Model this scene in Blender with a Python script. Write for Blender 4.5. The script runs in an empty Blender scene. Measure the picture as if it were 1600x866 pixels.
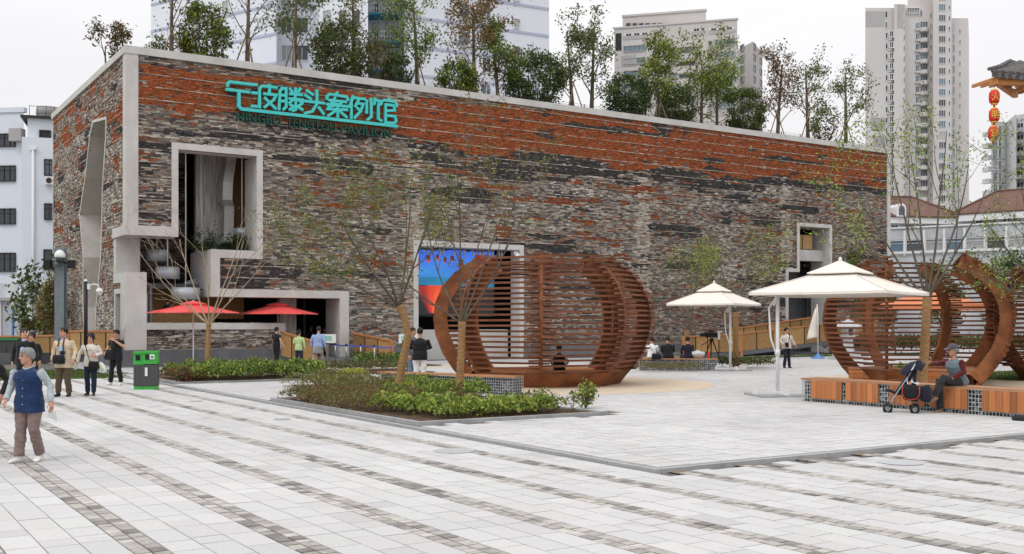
import bpy, bmesh, math, random
import numpy as np
from mathutils import Vector, Matrix
from mathutils.bvhtree import BVHTree
from mathutils.geometry import tessellate_polygon
S = bpy.context.scene
COL = S.collection
R = math.radians
# ------------------------------------------------------------------ camera
FPX, HZ, CXP, CAMH = 1670.0, 507.0, 800.0, 1.83      # focal length and horizon of the 1600 px photograph
cam = bpy.data.cameras.new('camera')
cam.sensor_width = 36.0
cam.lens = 36.0 * FPX / 1600.0
cam.shift_y = (HZ - 433.0) / 1600.0
cam.clip_start = 0.1
cam.clip_end = 3000.0
camo = bpy.data.objects.new('camera', cam)
COL.objects.link(camo)
camo.location = (0, 0, CAMH)
camo.rotation_euler = (R(90), 0, 0)
S.camera = camo
# ------------------------------------------------------------------ overcast sky
SUN_EL, SUN_AZ = R(52), R(-140)                       # azimuth from +Y, clockwise towards +X
w = bpy.data.worlds.new('World')
S.world = w
w.use_nodes = True
nt = w.node_tree
nt.nodes.clear()
def N(t, **k):
    n = nt.nodes.new(t)
    for a, b in k.items():
        setattr(n, a, b)
    return n
out = N('ShaderNodeOutputWorld'); bg = N('ShaderNodeBackground'); sky = N('ShaderNodeTexSky')
sky.sky_type = 'NISHITA'; sky.sun_disc = False; sky.sun_elevation = SUN_EL; sky.sun_rotation = SUN_AZ
sky.air_density = 1.0; sky.dust_density = 3.0
hs = N('ShaderNodeHueSaturation'); hs.inputs['Saturation'].default_value = 0.2
nt.links.new(sky.outputs[0], hs.inputs['Color'])
tc = N('ShaderNodeTexCoord'); sx = N('ShaderNodeSeparateXYZ')
nt.links.new(tc.outputs['Generated'], sx.inputs[0])
mr = N('ShaderNodeMapRange'); mr.inputs['From Min'].default_value = 0; mr.inputs['From Max'].default_value = 1
mr.inputs['To Min'].default_value = 8.2; mr.inputs['To Max'].default_value = 16.5
nt.links.new(sx.outputs[2], mr.inputs['Value'])
mp = N('ShaderNodeMapping'); mp.inputs['Scale'].default_value = (1, 1, 3.0)
nt.links.new(tc.outputs['Generated'], mp.inputs[0])
no = N('ShaderNodeTexNoise'); no.inputs['Scale'].default_value = 2.4; no.inputs['Detail'].default_value = 4
nt.links.new(mp.outputs[0], no.inputs['Vector'])
mr2 = N('ShaderNodeMapRange'); mr2.inputs['From Min'].default_value = .3; mr2.inputs['From Max'].default_value = .7
mr2.inputs['To Min'].default_value = .95; mr2.inputs['To Max'].default_value = 1.05
nt.links.new(no.outputs[0], mr2.inputs['Value'])
mu = N('ShaderNodeMath', operation='MULTIPLY')
nt.links.new(mr.outputs[0], mu.inputs[0]); nt.links.new(mr2.outputs[0], mu.inputs[1])
cc = N('ShaderNodeVectorMath', operation='SCALE'); cc.inputs[0].default_value = (1.0, 0.995, 1.02)
nt.links.new(mu.outputs[0], cc.inputs['Scale'])
mx = N('ShaderNodeMixRGB'); mx.inputs[0].default_value = 0.9
nt.links.new(hs.outputs[0], mx.inputs[1]); nt.links.new(cc.outputs[0], mx.inputs[2])
nt.links.new(mx.outputs[0], bg.inputs['Color'])
bg.inputs['Strength'].default_value = 0.1
nt.links.new(bg.outputs[0], out.inputs[0])
sl = bpy.data.lights.new('sun', 'SUN'); sl.energy = 0.9; sl.angle = R(24); sl.color = (1, .97, .93)
so = bpy.data.objects.new('sun', sl); COL.objects.link(so)
sd = Vector((math.sin(SUN_AZ) * math.cos(SUN_EL), math.cos(SUN_AZ) * math.cos(SUN_EL), math.sin(SUN_EL)))
so.rotation_euler = sd.to_track_quat('Z', 'Y').to_euler()
so.location = sd * 80
vs = S.view_settings
vs.view_transform = 'Standard'; vs.look = 'None'; vs.exposure = 0.0; vs.gamma = 1.0; vs.use_curve_mapping = False
S.cycles.max_bounces = 6; S.cycles.diffuse_bounces = 3; S.cycles.transparent_max_bounces = 6
# ------------------------------------------------------------------ site grid
CA, SA = math.cos(R(32.67)), math.sin(R(32.67))       # the pavilion, the paving and the kerbs share one grid (w along its front, s away)
def W(a, b, z=0.0): return Vector((a * CA - b * SA, a * SA + b * CA, z))
def to_ws(x, y): return x * CA + y * SA, -x * SA + y * CA
ROTZ = R(32.67)
def G(px, py):                                        # ground point seen at a pixel
    Y = CAMH * FPX / (py - HZ)
    return Vector(((px - CXP) / FPX * Y, Y, 0))
def P(px, py, Y): return Vector(((px - CXP) / FPX * Y, Y, CAMH + (HZ - py) / FPX * Y))
C0 = Vector((-16.22, 45.0, 0))
def FW(px, py, v=0.0):                                # (u, z) on the pavilion's front plane, v metres inside it
    d = Vector(((px - CXP) / FPX, 1, (HZ - py) / FPX))
    ev = Vector((-SA, CA, 0)); eu = Vector((CA, SA, 0))
    t = (v + C0.dot(ev)) / d.dot(ev)
    p = d * t
    return (p - C0).dot(eu), CAMH + t * d.z
def LW(px, py, u=0.0):                                # (v, z) on its left side plane
    d = Vector(((px - CXP) / FPX, 1, (HZ - py) / FPX))
    ev = Vector((-SA, CA, 0)); eu = Vector((CA, SA, 0))
    t = (u + C0.dot(eu)) / d.dot(eu)
    p = d * t
    return (p - C0).dot(ev), CAMH + t * d.z
# ------------------------------------------------------------------ objects
def tag(o, label=None, cat=None, group=None, kind=None):
    if label: o['label'] = label
    if cat: o['category'] = cat
    if group: o['group'] = group
    if kind: o['kind'] = kind
    return o
def empty(name, loc=(0, 0, 0), rz=0.0, label=None, cat=None, group=None):
    o = bpy.data.objects.new(name, None); COL.objects.link(o)
    o.empty_display_size = 0.3
    o.location = loc; o.rotation_euler = (0, 0, rz)
    return tag(o, label, cat, group)
def link(name, me, parent=None, loc=None, rot=None):
    o = bpy.data.objects.new(name, me); COL.objects.link(o)
    if parent: o.parent = parent
    if loc is not None: o.location = loc
    if rot is not None: o.rotation_euler = rot
    return o
def children_of(o): return [c for c in COL.objects if c.parent == o]
def copy_tree(o, kids):
    c = o.copy(); COL.objects.link(c)
    for k, sub in kids:
        d = k.copy(); COL.objects.link(d); d.parent = c
        for s in sub:
            e = s.copy(); COL.objects.link(e); e.parent = d
    return c
class MB:
    """collects shapes; build() links them as one mesh object"""
    def __init__(s): s.v = []; s.f = []; s.m = []; s.sm = []
    def add(s, vs, fs, m=0, smooth=False):
        b = len(s.v)
        s.v.extend([tuple(v) for v in vs])
        for f in fs:
            s.f.append([i + b for i in f]); s.m.append(m); s.sm.append(smooth)
        return s
    def box(s, x0, y0, z0, x1, y1, z1, m=0):
        v = [(x0, y0, z0), (x1, y0, z0), (x1, y1, z0), (x0, y1, z0), (x0, y0, z1), (x1, y0, z1), (x1, y1, z1), (x0, y1, z1)]
        return s.add(v, [(0, 3, 2, 1), (4, 5, 6, 7), (0, 1, 5, 4), (1, 2, 6, 5), (2, 3, 7, 6), (3, 0, 4, 7)], m)
    def cbox(s, cx, cy, cz, sx, sy, sz, m=0): return s.box(cx - sx / 2, cy - sy / 2, cz - sz / 2, cx + sx / 2, cy + sy / 2, cz + sz / 2, m)
    def bar(s, a, b, w, h, m=0, up=(0, 0, 1)):
        a = Vector(a); b = Vector(b); d = (b - a).normalized(); up = Vector(up)
        if abs(d.dot(up)) > .98: up = Vector((0, 1, 0))
        x = d.cross(up).normalized(); y = x.cross(d).normalized()
        c = [x * sx_ * w / 2 + y * sy_ * h / 2 for sx_, sy_ in ((-1, -1), (1, -1), (1, 1), (-1, 1))]
        v = [a + k for k in c] + [b + k for k in c]
        return s.add(v, [(3, 2, 1, 0), (4, 5, 6, 7), (0, 1, 5, 4), (1, 2, 6, 5), (2, 3, 7, 6), (3, 0, 4, 7)], m)
    def tube(s, pts, rad, n=8, m=0, cap=True, smooth=True, flat=None):
        pts = [Vector(p) for p in pts]
        if not hasattr(rad, '__len__'): rad = [rad] * len(pts)
        rings = []; ref = None
        for i, p in enumerate(pts):
            d = (pts[min(i + 1, len(pts) - 1)] - pts[max(i - 1, 0)])
            if d.length < 1e-9: d = Vector((0, 0, 1))
            d.normalize()
            if ref is None: ref = Vector((1, 0, 0)) if abs(d.x) < .9 else Vector((0, 1, 0))
            x = (ref - d * ref.dot(d)).normalized(); y = d.cross(x); ref = x
            r = rad[i]; rx, ry = (r if hasattr(r, '__len__') else (r, r))
            rings.append([p + x * rx * math.cos(2 * math.pi * k / n) + y * ry * math.sin(2 * math.pi * k / n) for k in range(n)])
        return s.loft(rings, m, cap, smooth)
    def loft(s, rings, m=0, cap=True, smooth=True):
        n = len(rings[0]); v = [q for r in rings for q in r]
        f = [(i * n + k, i * n + (k + 1) % n, (i + 1) * n + (k + 1) % n, (i + 1) * n + k) for i in range(len(rings) - 1) for k in range(n)]
        s.add(v, f, m, smooth)
        if cap:
            b = len(s.v) - len(v)
            s.f.append([b + k for k in range(n)][::-1]); s.m.append(m); s.sm.append(False)
            s.f.append([b + (len(rings) - 1) * n + k for k in range(n)]); s.m.append(m); s.sm.append(False)
        return s
    def lathe(s, prof, c=(0, 0, 0), n=24, m=0, cap=True, smooth=True):
        return s.loft([[(c[0] + r * math.cos(2 * math.pi * k / n), c[1] + r * math.sin(2 * math.pi * k / n), c[2] + z) for k in range(n)] for r, z in prof], m, cap, smooth)
    def ball(s, c, r, n=10, m=0, rings=6):
        rr = r if hasattr(r, '__len__') else (r, r, r)
        return s.loft([[(c[0] + rr[0] * math.sin(a) * math.cos(2 * math.pi * k / n), c[1] + rr[1] * math.sin(a) * math.sin(2 * math.pi * k / n), c[2] - rr[2] * math.cos(a)) for k in range(n)] for a in [math.pi * (i + .15) / (rings + .3) for i in range(rings + 1)]], m)
    def prism(s, poly, o, ax, ay, an, depth, m=0):
        """2D polygon extruded: o + ax*x + ay*y (+ an*depth)"""
        o = Vector(o); ax = Vector(ax); ay = Vector(ay); an = Vector(an)
        n = len(poly)
        v = [o + ax * a + ay * b for a, b in poly] + [o + ax * a + ay * b + an * depth for a, b in poly]
        tris = tessellate_polygon([[Vector((a, b, 0)) for a, b in poly]])
        f = [tuple(t) for t in tris] + [tuple(i + n for i in t)[::-1] for t in tris]
        f += [(i, (i + 1) % n, n + (i + 1) % n, n + i) for i in range(n)]
        return s.add(v, f, m)
    def mesh(s, name, mats):
        me = bpy.data.meshes.new(name)
        me.from_pydata(s.v, [], s.f)
        mats = mats if isinstance(mats, (list, tuple)) else [mats]
        for k in mats: me.materials.append(k)
        me.polygons.foreach_set('material_index', s.m)
        me.polygons.foreach_set('use_smooth', s.sm)
        bm = bmesh.new(); bm.from_mesh(me); bmesh.ops.recalc_face_normals(bm, faces=bm.faces); bm.to_mesh(me); bm.free()
        me.update()
        return me
    def build(s, name, mats, parent=None, loc=None, rot=None): return link(name, s.mesh(name, mats), parent, loc, rot)
def mesh_np(name, v, q, mat, cols=None, smooth=False):
    v = np.asarray(v, np.float32).reshape(-1, 3); q = np.asarray(q, np.int32)
    k = q.shape[1]
    me = bpy.data.meshes.new(name)
    me.vertices.add(len(v)); me.vertices.foreach_set('co', v.ravel())
    me.loops.add(q.size); me.loops.foreach_set('vertex_index', q.ravel())
    me.polygons.add(len(q))
    me.polygons.foreach_set('loop_start', np.arange(0, q.size, k, dtype=np.int32))
    me.polygons.foreach_set('loop_total', np.full(len(q), k, np.int32))
    me.polygons.foreach_set('use_smooth', np.full(len(q), bool(smooth)))
    me.update(calc_edges=True)
    me.materials.append(mat)
    if cols is not None:
        a = me.attributes.new('Col', 'FLOAT_COLOR', 'FACE')
        c = np.ones((len(q), 4), np.float32); c[:, :3] = cols
        a.data.foreach_set('color', c.ravel())
    return me
BOXF = np.array([(4, 5, 6, 7), (0, 1, 5, 4), (1, 2, 6, 5), (2, 3, 7, 6), (3, 0, 4, 7), (0, 3, 2, 1)])
def boxes_np(b, faces=(0, 1, 2, 3, 4, 5), tilt=None, inset=0.0):
    """b: (n,6) x0,y0,z0,x1,y1,z1 -> verts, quads"""
    b = np.asarray(b, float); n = len(b)
    x0, y0, z0, x1, y1, z1 = b.T
    v = np.stack([np.stack(t, 1) for t in ((x0, y0, z0), (x1, y0, z0), (x1, y1, z0), (x0, y1, z0), (x0, y0, z1), (x1, y0, z1), (x1, y1, z1), (x0, y1, z1))], 1)
    if tilt is not None: v[:, 4:, 2] += tilt
    f = BOXF[list(faces)][None] + (np.arange(n) * 8)[:, None, None]
    return v.reshape(-1, 3), f.reshape(-1, 4)
# ------------------------------------------------------------------ materials
def _m(name):
    m = bpy.data.materials.new(name); m.use_nodes = True
    return m, m.node_tree, m.node_tree.nodes['Principled BSDF']
def mat(name, c, rough=.6, metal=0.0, c2=None, scale=6.0, detail=5.0, stretch=(1, 1, 1), bump=0.0, bscale=None, spec=.3, lo=.35, hi=.65, attr=False, emit=0.0, sheen=0.0, subsurf=0.0):
    """plain or noise-mottled surface; attr multiplies by the piece's own colour"""
    m, t, b = _m(name)
    L = t.links.new
    b.inputs['Roughness'].default_value = rough; b.inputs['Metallic'].default_value = metal
    b.inputs['Specular IOR Level'].default_value = spec
    tcn = t.nodes.new('ShaderNodeTexCoord'); mpn = t.nodes.new('ShaderNodeMapping'); mpn.inputs['Scale'].default_value = stretch
    L(tcn.outputs['Object'], mpn.inputs[0])
    col = None
    if c2 is not None:
        nn = t.nodes.new('ShaderNodeTexNoise'); nn.inputs['Scale'].default_value = scale; nn.inputs['Detail'].default_value = detail; nn.inputs['Roughness'].default_value = .6
        L(mpn.outputs[0], nn.inputs['Vector'])
        rg = t.nodes.new('ShaderNodeMapRange'); rg.inputs['From Min'].default_value = lo; rg.inputs['From Max'].default_value = hi
        L(nn.outputs[0], rg.inputs['Value'])
        mi = t.nodes.new('ShaderNodeMixRGB'); mi.inputs[1].default_value = (*c, 1); mi.inputs[2].default_value = (*c2, 1)
        L(rg.outputs[0], mi.inputs[0]); col = mi.outputs[0]
    if attr:
        an = t.nodes.new('ShaderNodeAttribute'); an.attribute_name = 'Col'
        if col is None: col = an.outputs['Color']
        else:
            mm = t.nodes.new('ShaderNodeMixRGB'); mm.blend_type = 'MULTIPLY'; mm.inputs[0].default_value = 1
            L(col, mm.inputs[1]); L(an.outputs['Color'], mm.inputs[2]); col = mm.outputs[0]
    if col is None: b.inputs['Base Color'].default_value = (*c, 1)
    else: L(col, b.inputs['Base Color'])
    if bump:
        n2 = t.nodes.new('ShaderNodeTexNoise'); n2.inputs['Scale'].default_value = bscale or scale * 3; n2.inputs['Detail'].default_value = 4
        L(mpn.outputs[0], n2.inputs['Vector'])
        bn = t.nodes.new('ShaderNodeBump'); bn.inputs['Strength'].default_value = bump; bn.inputs['Distance'].default_value = .02
        L(n2.outputs[0], bn.inputs['Height']); L(bn.outputs[0], b.inputs['Normal'])
    if emit:
        b.inputs['Emission Color'].default_value = (*c, 1); b.inputs['Emission Strength'].default_value = emit
    if sheen: b.inputs['Sheen Weight'].default_value = sheen
    return m
def leaf_mat(name):
    m, t, b = _m(name); L = t.links.new
    an = t.nodes.new('ShaderNodeAttribute'); an.attribute_name = 'Col'
    b.inputs['Roughness'].default_value = .5; b.inputs['Specular IOR Level'].default_value = .25
    L(an.outputs['Color'], b.inputs['Base Color'])
    tr = t.nodes.new('ShaderNodeBsdfTranslucent'); L(an.outputs['Color'], tr.inputs[0])
    mi = t.nodes.new('ShaderNodeMixShader'); mi.inputs[0].default_value = .35
    L(b.outputs[0], mi.inputs[1]); L(tr.outputs[0], mi.inputs[2])
    L(mi.outputs[0], t.nodes['Material Output'].inputs[0])
    return m
def wood_mat(name, c, c2, axis=0, rough=.55, sc=3.0):
    st = [14, 14, 14]; st[axis] = .7
    return mat(name, c, rough, c2=c2, scale=sc, detail=6, stretch=tuple(st), bump=.25, bscale=sc * 2, lo=.3, hi=.7)
M = {}
M['concrete'] = mat('concrete', (.50, .485, .46), .75, c2=(.60, .585, .56), scale=.9, detail=8, bump=.12, bscale=14, spec=.2)
M['concrete_board'] = mat('board_marked_concrete', (.30, .295, .28), .8, c2=(.62, .60, .57), scale=2.5, detail=6, stretch=(5, 5, .35), bump=.3, bscale=6, spec=.2)
M['mortar'] = mat('mortar', (.20, .185, .17), .9, c2=(.30, .28, .26), scale=9, spec=.1)
M['brick'] = mat('reclaimed_brick', (.82, .82, .82), .85, c2=(1.15, 1.15, 1.15), scale=14, detail=6, attr=True, bump=.3, bscale=40, spec=.15)
M['plinth'] = mat('plinth_grey', (.115, .12, .13), .6, c2=(.15, .155, .165), scale=2, spec=.3)
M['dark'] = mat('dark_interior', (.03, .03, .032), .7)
M['interior'] = mat('interior_grey', (.10, .098, .095), .8, c2=(.14, .135, .13), scale=1.5)
M['glass'] = mat('window_glass', (.09, .11, .13), .08, spec=.6)
M['glass_dark'] = mat('dark_window_glass', (.045, .055, .065), .12, spec=.5)
M['curtain'] = mat('curtained_glass', (.30, .31, .32), .15, c2=(.42, .42, .42), scale=3, stretch=(6, 6, 1), spec=.5)
M['glass_blue'] = mat('blue_window_glass', (.13, .20, .25), .12, spec=.6)
M['frame_dark'] = mat('bronze_window_frame', (.035, .03, .028), .5)
M['frame_white'] = mat('white_window_frame', (.7, .71, .72), .5)
M['white'] = mat('white_paint', (.74, .74, .735), .4)
M['steel'] = mat('brushed_steel', (.45, .46, .47), .35, metal=.8, c2=(.36, .37, .38), scale=20)
M['galv'] = mat('galvanised_wire', (.52, .54, .55), .45, metal=.35)
M['silver'] = mat('silver_drum', (.42, .45, .49), .4, metal=.25)
M['grey_post'] = mat('grey_painted_post', (.16, .19, .215), .5, c2=(.20, .23, .25), scale=5)
M['black'] = mat('black_metal', (.012, .012, .013), .45)
M['rubber'] = mat('black_rubber', (.02, .02, .02), .8)
M['corten'] = mat('rusted_steel', (.115, .042, .021), .75, c2=(.33, .125, .05), scale=1.7, detail=8, bump=.2, bscale=30, spec=.2, lo=.3, hi=.7)
M['slat'] = wood_mat('stained_slat_wood', (.115, .042, .021), (.235, .088, .042), 0, .6)
M['bench_wood'] = wood_mat('bench_wood', (.36, .125, .042), (.50, .20, .075), 2, .5, 2.2)
M['bench_top'] = wood_mat('bench_top_wood', (.36, .17, .08), (.48, .25, .13), 0, .5, 2.2)
M['ramp_wood'] = mat('woven_bamboo_panel', (.34, .19, .075), .65, c2=(.46, .27, .11), scale=5, stretch=(1, 1, 2.5), bump=.3, bscale=50)
M['ramp_rail'] = wood_mat('orange_rail_wood', (.42, .17, .06), (.55, .25, .10), 0, .5)
M['bamboo_dark'] = mat('bamboo_lining', (.16, .085, .035), .7, c2=(.26, .14, .06), scale=4, stretch=(20, 20, 1))
M['rope'] = mat('straw_rope', (.25, .14, .058), .9, c2=(.42, .25, .115), scale=7, stretch=(1, 1, 7), bump=.6, bscale=16)
M['bark'] = mat('bark', (.10, .078, .055), .85, c2=(.17, .14, .10), scale=9, stretch=(2, 2, .6), bump=.4)
M['bark_grey'] = mat('grey_bark', (.085, .07, .052), .85, c2=(.15, .13, .10), scale=9, stretch=(2, 2, .6), bump=.4)
M['stake'] = mat('bamboo_stake', (.30, .23, .15), .8, c2=(.40, .32, .22), scale=6)
M['leaf'] = leaf_mat('leaf')
M['canvas_white'] = mat('cream_canvas', (.76, .69, .61), .8, c2=(.80, .74, .665), scale=3, sheen=.2)
M['canvas_red'] = mat('red_canvas', (.72, .035, .03), .75, c2=(.78, .06, .05), scale=3, sheen=.2)
M['canvas_orange'] = mat('orange_canvas', (.62, .20, .09), .8, c2=(.68, .25, .12), scale=3)
M['paver'] = mat('granite_paver', (.93, .93, .93), .75, c2=(1.05, 1.05, 1.05), scale=26, detail=8, attr=True, bump=.06, bscale=120, spec=.15, lo=.3, hi=.7)
M['cobble'] = mat('granite_cobble', (.75, .75, .75), .85, c2=(1.15, 1.13, 1.1), scale=7, detail=8, attr=True, bump=.35, bscale=60, spec=.15)
M['joint'] = mat('joint_sand', (.13, .125, .12), .95, c2=(.20, .19, .18), scale=6, spec=.05)
M['joint_brown'] = mat('earthy_joint', (.18, .14, .10), .95, c2=(.27, .22, .17), scale=8, spec=.05)
M['paving_far'] = mat('far_paving', (.42, .42, .42), .8, c2=(.52, .52, .52), scale=.9, detail=10, spec=.15)
M['ground'] = mat('ground_concrete', (.36, .355, .345), .85, c2=(.44, .435, .42), scale=.25, detail=10, spec=.1)
M['sandy'] = mat('sand_coloured_paving', (.56, .46, .34), .85, c2=(.62, .53, .41), scale=1.8, detail=10, spec=.1, bump=.1, bscale=60)
M['kerb'] = mat('grey_kerb_stone', (.31, .312, .312), .75, c2=(.41, .412, .412), scale=3, detail=8, bump=.1, bscale=40)
M['soil'] = mat('soil', (.075, .048, .032), .95, c2=(.13, .09, .062), scale=6, detail=9, bump=.8, bscale=14, spec=.05)
M['lawn'] = mat('lawn_soil', (.05, .075, .022), .95, c2=(.085, .115, .035), scale=2.5, spec=.05)
M['skin'] = mat('skin', (.50, .27, .18), .5, c2=(.56, .31, .21), scale=9)
M['skin_tan'] = mat('tanned_skin', (.42, .20, .125), .5, c2=(.48, .24, .15), scale=9)
M['lip'] = mat('lips', (.36, .12, .09), .5)
M['eye'] = mat('eye_dark', (.02, .014, .012), .3)
M['hair_black'] = mat('black_hair', (.010, .009, .009), .5, c2=(.022, .019, .018), scale=30, stretch=(3, 3, .5), bump=.5)
M['hair_grey'] = mat('grey_hair', (.16, .16, .165), .6, c2=(.36, .36, .365), scale=22, stretch=(3, 3, .6), bump=.6)
def cloth(name, c, k=1.25, sc=9.0): return mat(name, c, .85, c2=tuple(min(1, x * k) for x in c), scale=sc, detail=5, bump=.35, bscale=14, sheen=.15, spec=.15)

def vary(m, lo, hi):
    """each piece of timber or steel has its own tone"""
    t = m.node_tree; b = t.nodes['Principled BSDF']; src = b.inputs['Base Color'].links[0].from_socket
    oi = t.nodes.new('ShaderNodeObjectInfo'); r_ = t.nodes.new('ShaderNodeMapRange'); r_.inputs['To Min'].default_value = lo; r_.inputs['To Max'].default_value = hi
    t.links.new(oi.outputs['Random'], r_.inputs['Value'])
    v = t.nodes.new('ShaderNodeVectorMath'); v.operation = 'SCALE'; t.links.new(src, v.inputs[0]); t.links.new(r_.outputs[0], v.inputs['Scale']); t.links.new(v.outputs[0], b.inputs['Base Color'])
for k in ('slat', 'bench_wood', 'bench_top', 'ramp_wood'): vary(M[k], .68, 1.28)
vary(M['corten'], .85, 1.15)
def stain(m, scale, lo, hi, k):
    """scattered dirt marks"""
    t = m.node_tree; b = t.nodes['Principled BSDF']; src = b.inputs['Base Color'].links[0].from_socket
    tc_ = t.nodes.new('ShaderNodeTexCoord'); n_ = t.nodes.new('ShaderNodeTexNoise'); n_.inputs['Scale'].default_value = scale; n_.inputs['Detail'].default_value = 9; n_.inputs['Roughness'].default_value = .7
    t.links.new(tc_.outputs['Object'], n_.inputs['Vector'])
    r_ = t.nodes.new('ShaderNodeMapRange'); r_.inputs['From Min'].default_value = lo; r_.inputs['From Max'].default_value = hi; r_.inputs['To Min'].default_value = 1; r_.inputs['To Max'].default_value = k
    t.links.new(n_.outputs[0], r_.inputs['Value'])
    v = t.nodes.new('ShaderNodeVectorMath'); v.operation = 'SCALE'; t.links.new(src, v.inputs[0]); t.links.new(r_.outputs[0], v.inputs['Scale']); t.links.new(v.outputs[0], b.inputs['Base Color'])
stain(M['paver'], .9, .58, .72, .80); stain(M['paver'], 5.5, .66, .74, .72); stain(M['concrete'], 1.3, .56, .72, .82); stain(M['corten'], 3.5, .55, .7, .6)
# ================================================================== numpy noise
_rs = np.random.RandomState(7)
_T = _rs.rand(256, 256)
def vnoise(x, y):
    x = np.asarray(x, float); y = np.asarray(y, float)
    xi = np.floor(x).astype(int); yi = np.floor(y).astype(int); fx = x - xi; fy = y - yi
    fx = fx * fx * (3 - 2 * fx); fy = fy * fy * (3 - 2 * fy)
    g = lambda a, b: _T[a % 256, b % 256]
    return (g(xi, yi) * (1 - fx) + g(xi + 1, yi) * fx) * (1 - fy) + (g(xi, yi + 1) * (1 - fx) + g(xi + 1, yi + 1) * fx) * fy
def fbm(x, y, o=4):
    s = 0; a = .5; t = 0
    for i in range(o):
        s = s + a * vnoise(np.asarray(x) * 2 ** i + 17.3 * i, np.asarray(y) * 2 ** i + 5.1 * i); t += a; a *= .5
    return s / t
def project(x, y, z):
    y = np.maximum(y, .1)
    return CXP + FPX * x / y, HZ - FPX * (z - CAMH) / y
# ================================================================== ground and paving
def sheet(name, w0, s0, w1, s1, z, m, parent=None, kind='structure', t=.02):
    mb = MB().box(w0, s0, z - t, w1, s1, z, 0)
    o = mb.build(name, m, parent)
    if not parent: o.rotation_euler = (0, 0, ROTZ); tag(o, kind=kind)
    return o
g = MB().box(-900, -60, -.4, 900, 1400, -.08, 0).build('ground', M['ground']); tag(g, kind='structure')
KW, KS = 8.72, 10.25                                   # the corner of the raised square
pavement = sheet('pavement', -30, -3, 75, 60, -.028, M['joint'], t=.05)
def visible(w0, s0, w1, s1, mg=480):
    a = (w0 + w1) / 2; b = (s0 + s1) / 2
    x = a * CA - b * SA; y = a * SA + b * CA
    px, py = project(x, y, 0 * x)
    return (y > 3.5) & (px > -mg) & (px < 1600 + mg) & (py < 866 + 700)
def pieces(name, boxes, cols, material, parent, nmax=300, tilt=None):
    """the pieces that show largest become parts of their own, the rest one part"""
    boxes = np.asarray(boxes, float); cols = np.asarray(cols, float)
    x0, y0, z0, x1, y1, z1 = boxes.T
    a = (x0 + x1) / 2; b = (y0 + y1) / 2
    Y = np.maximum(a * SA + b * CA, .5); X = a * CA - b * SA
    px, py = project(X, Y, 0 * X)
    inside = (px > 0) & (px < 1600) & (py < 866)
    size = np.where(inside, 1 / Y ** 2, 0) * (x1 - x0) * (y1 - y0)
    order = np.argsort(-size)
    rnd = np.random.RandomState(5)
    big = order[:nmax]; rest = order[nmax:]
    v, f = boxes_np(boxes[big]); v = v.reshape(-1, 8, 3)
    for i, k in enumerate(big):
        vv = v[i].copy(); vv[4:, 2] += rnd.uniform(-.0012, .0012, 4)
        vv[4:, :2] += (vv[4:, :2].mean(0) - vv[4:, :2]) * .012
        o = link(name, mesh_np(name, vv, BOXF, material, np.repeat(cols[k][None], 6, 0)), parent)
    if len(rest):
        v, f = boxes_np(boxes[rest], (0, 1, 2, 3, 4), tilt=rnd.uniform(-.0012, .0012, (len(rest), 4)))
        o = link(name + '_field', mesh_np(name + '_field', v, f, material, np.repeat(cols[rest], 5, 0)), parent)
        tag(o, kind='stuff')
rp = np.random.RandomState(11)
PITCH, HALF = 1.13, .135
pb, cb = [], []
for k in range(-22, 30):
    wc = 2.2 + PITCH * k
    # cobble strip: two rows of setts
    for r in range(2):
        w0 = wc - HALF + r * HALF; s = -2.0 + rp.uniform(0, .1)
        while s < 38:
            l = rp.uniform(.13, .20)
            cb.append((w0 + .009, s + .009, -.03, w0 + HALF - .009, s + l - .009, rp.uniform(-.004, .003)))
            s += l
    cw = (PITCH - 2 * HALF) / 3
    for r in range(3):
        w0 = wc + HALF + r * cw; s = -2.0 + rp.uniform(0, .6)
        while s < 38:
            l = rp.choice([.57, .57, .57, .42, .30])
            pb.append((w0 + .004, s + .004, -.04, w0 + cw - .004, s + l - .004, rp.uniform(-.0015, .0015)))
            s += l
def keep(b):
    b = np.array(b); x0, y0, _, x1, y1, _ = b.T
    ok = visible(x0, y0, x1, y1) & ~((x1 > KW - .12) & (y1 > KS - .12))
    return b[ok]
pb = keep(pb); cb = keep(cb)
def tint(n, lo, hi, r, w=.02):
    v = r.uniform(lo, hi, n)[:, None] + r.uniform(-w, w, (n, 3)) * .5
    return v
def pav_cols(b, lo=.50, hi=.555):
    n = len(b); c = tint(n, lo, hi, rp, .012)
    a = (b[:, 0] + b[:, 3]) / 2; s = (b[:, 1] + b[:, 4]) / 2
    c *= (.86 + .26 * fbm(a * .35, s * .35))[:, None] * np.where(rp.rand(n) < .05, rp.uniform(.86, .95, n), 1)[:, None]
    c *= np.array([1.012, 1.0, .985])
    return c
pc = pav_cols(pb)
n = len(cb); a = (cb[:, 0] + cb[:, 3]) / 2; s_ = (cb[:, 1] + cb[:, 4]) / 2
q = rp.rand(n) * .6 + (fbm(a * 3, s_ * 1.6) - .5) * .9 + .12
cc_ = np.where((q > .66)[:, None], (.25, .238, .225), np.where((q > .50)[:, None], (.37, .352, .332), (.47, .45, .425)))
cc_ = cc_ * rp.uniform(.82, 1.15, (n, 1))
pieces('paver', pb, pc, M['paver'], pavement)
jb = []
for k in range(-22, 30):
    wc = 2.2 + PITCH * k
    jb.append((wc - HALF - .004, -2.5, -.026, wc + HALF + .004, 38, -.0095))
jb = np.array(jb); v, f = boxes_np(jb, (0,))
link('strip_bed', mesh_np('strip_bed', v, f, M['joint_brown']), pavement)
pieces('cobble', cb, cc_, M['cobble'], pavement)
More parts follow.
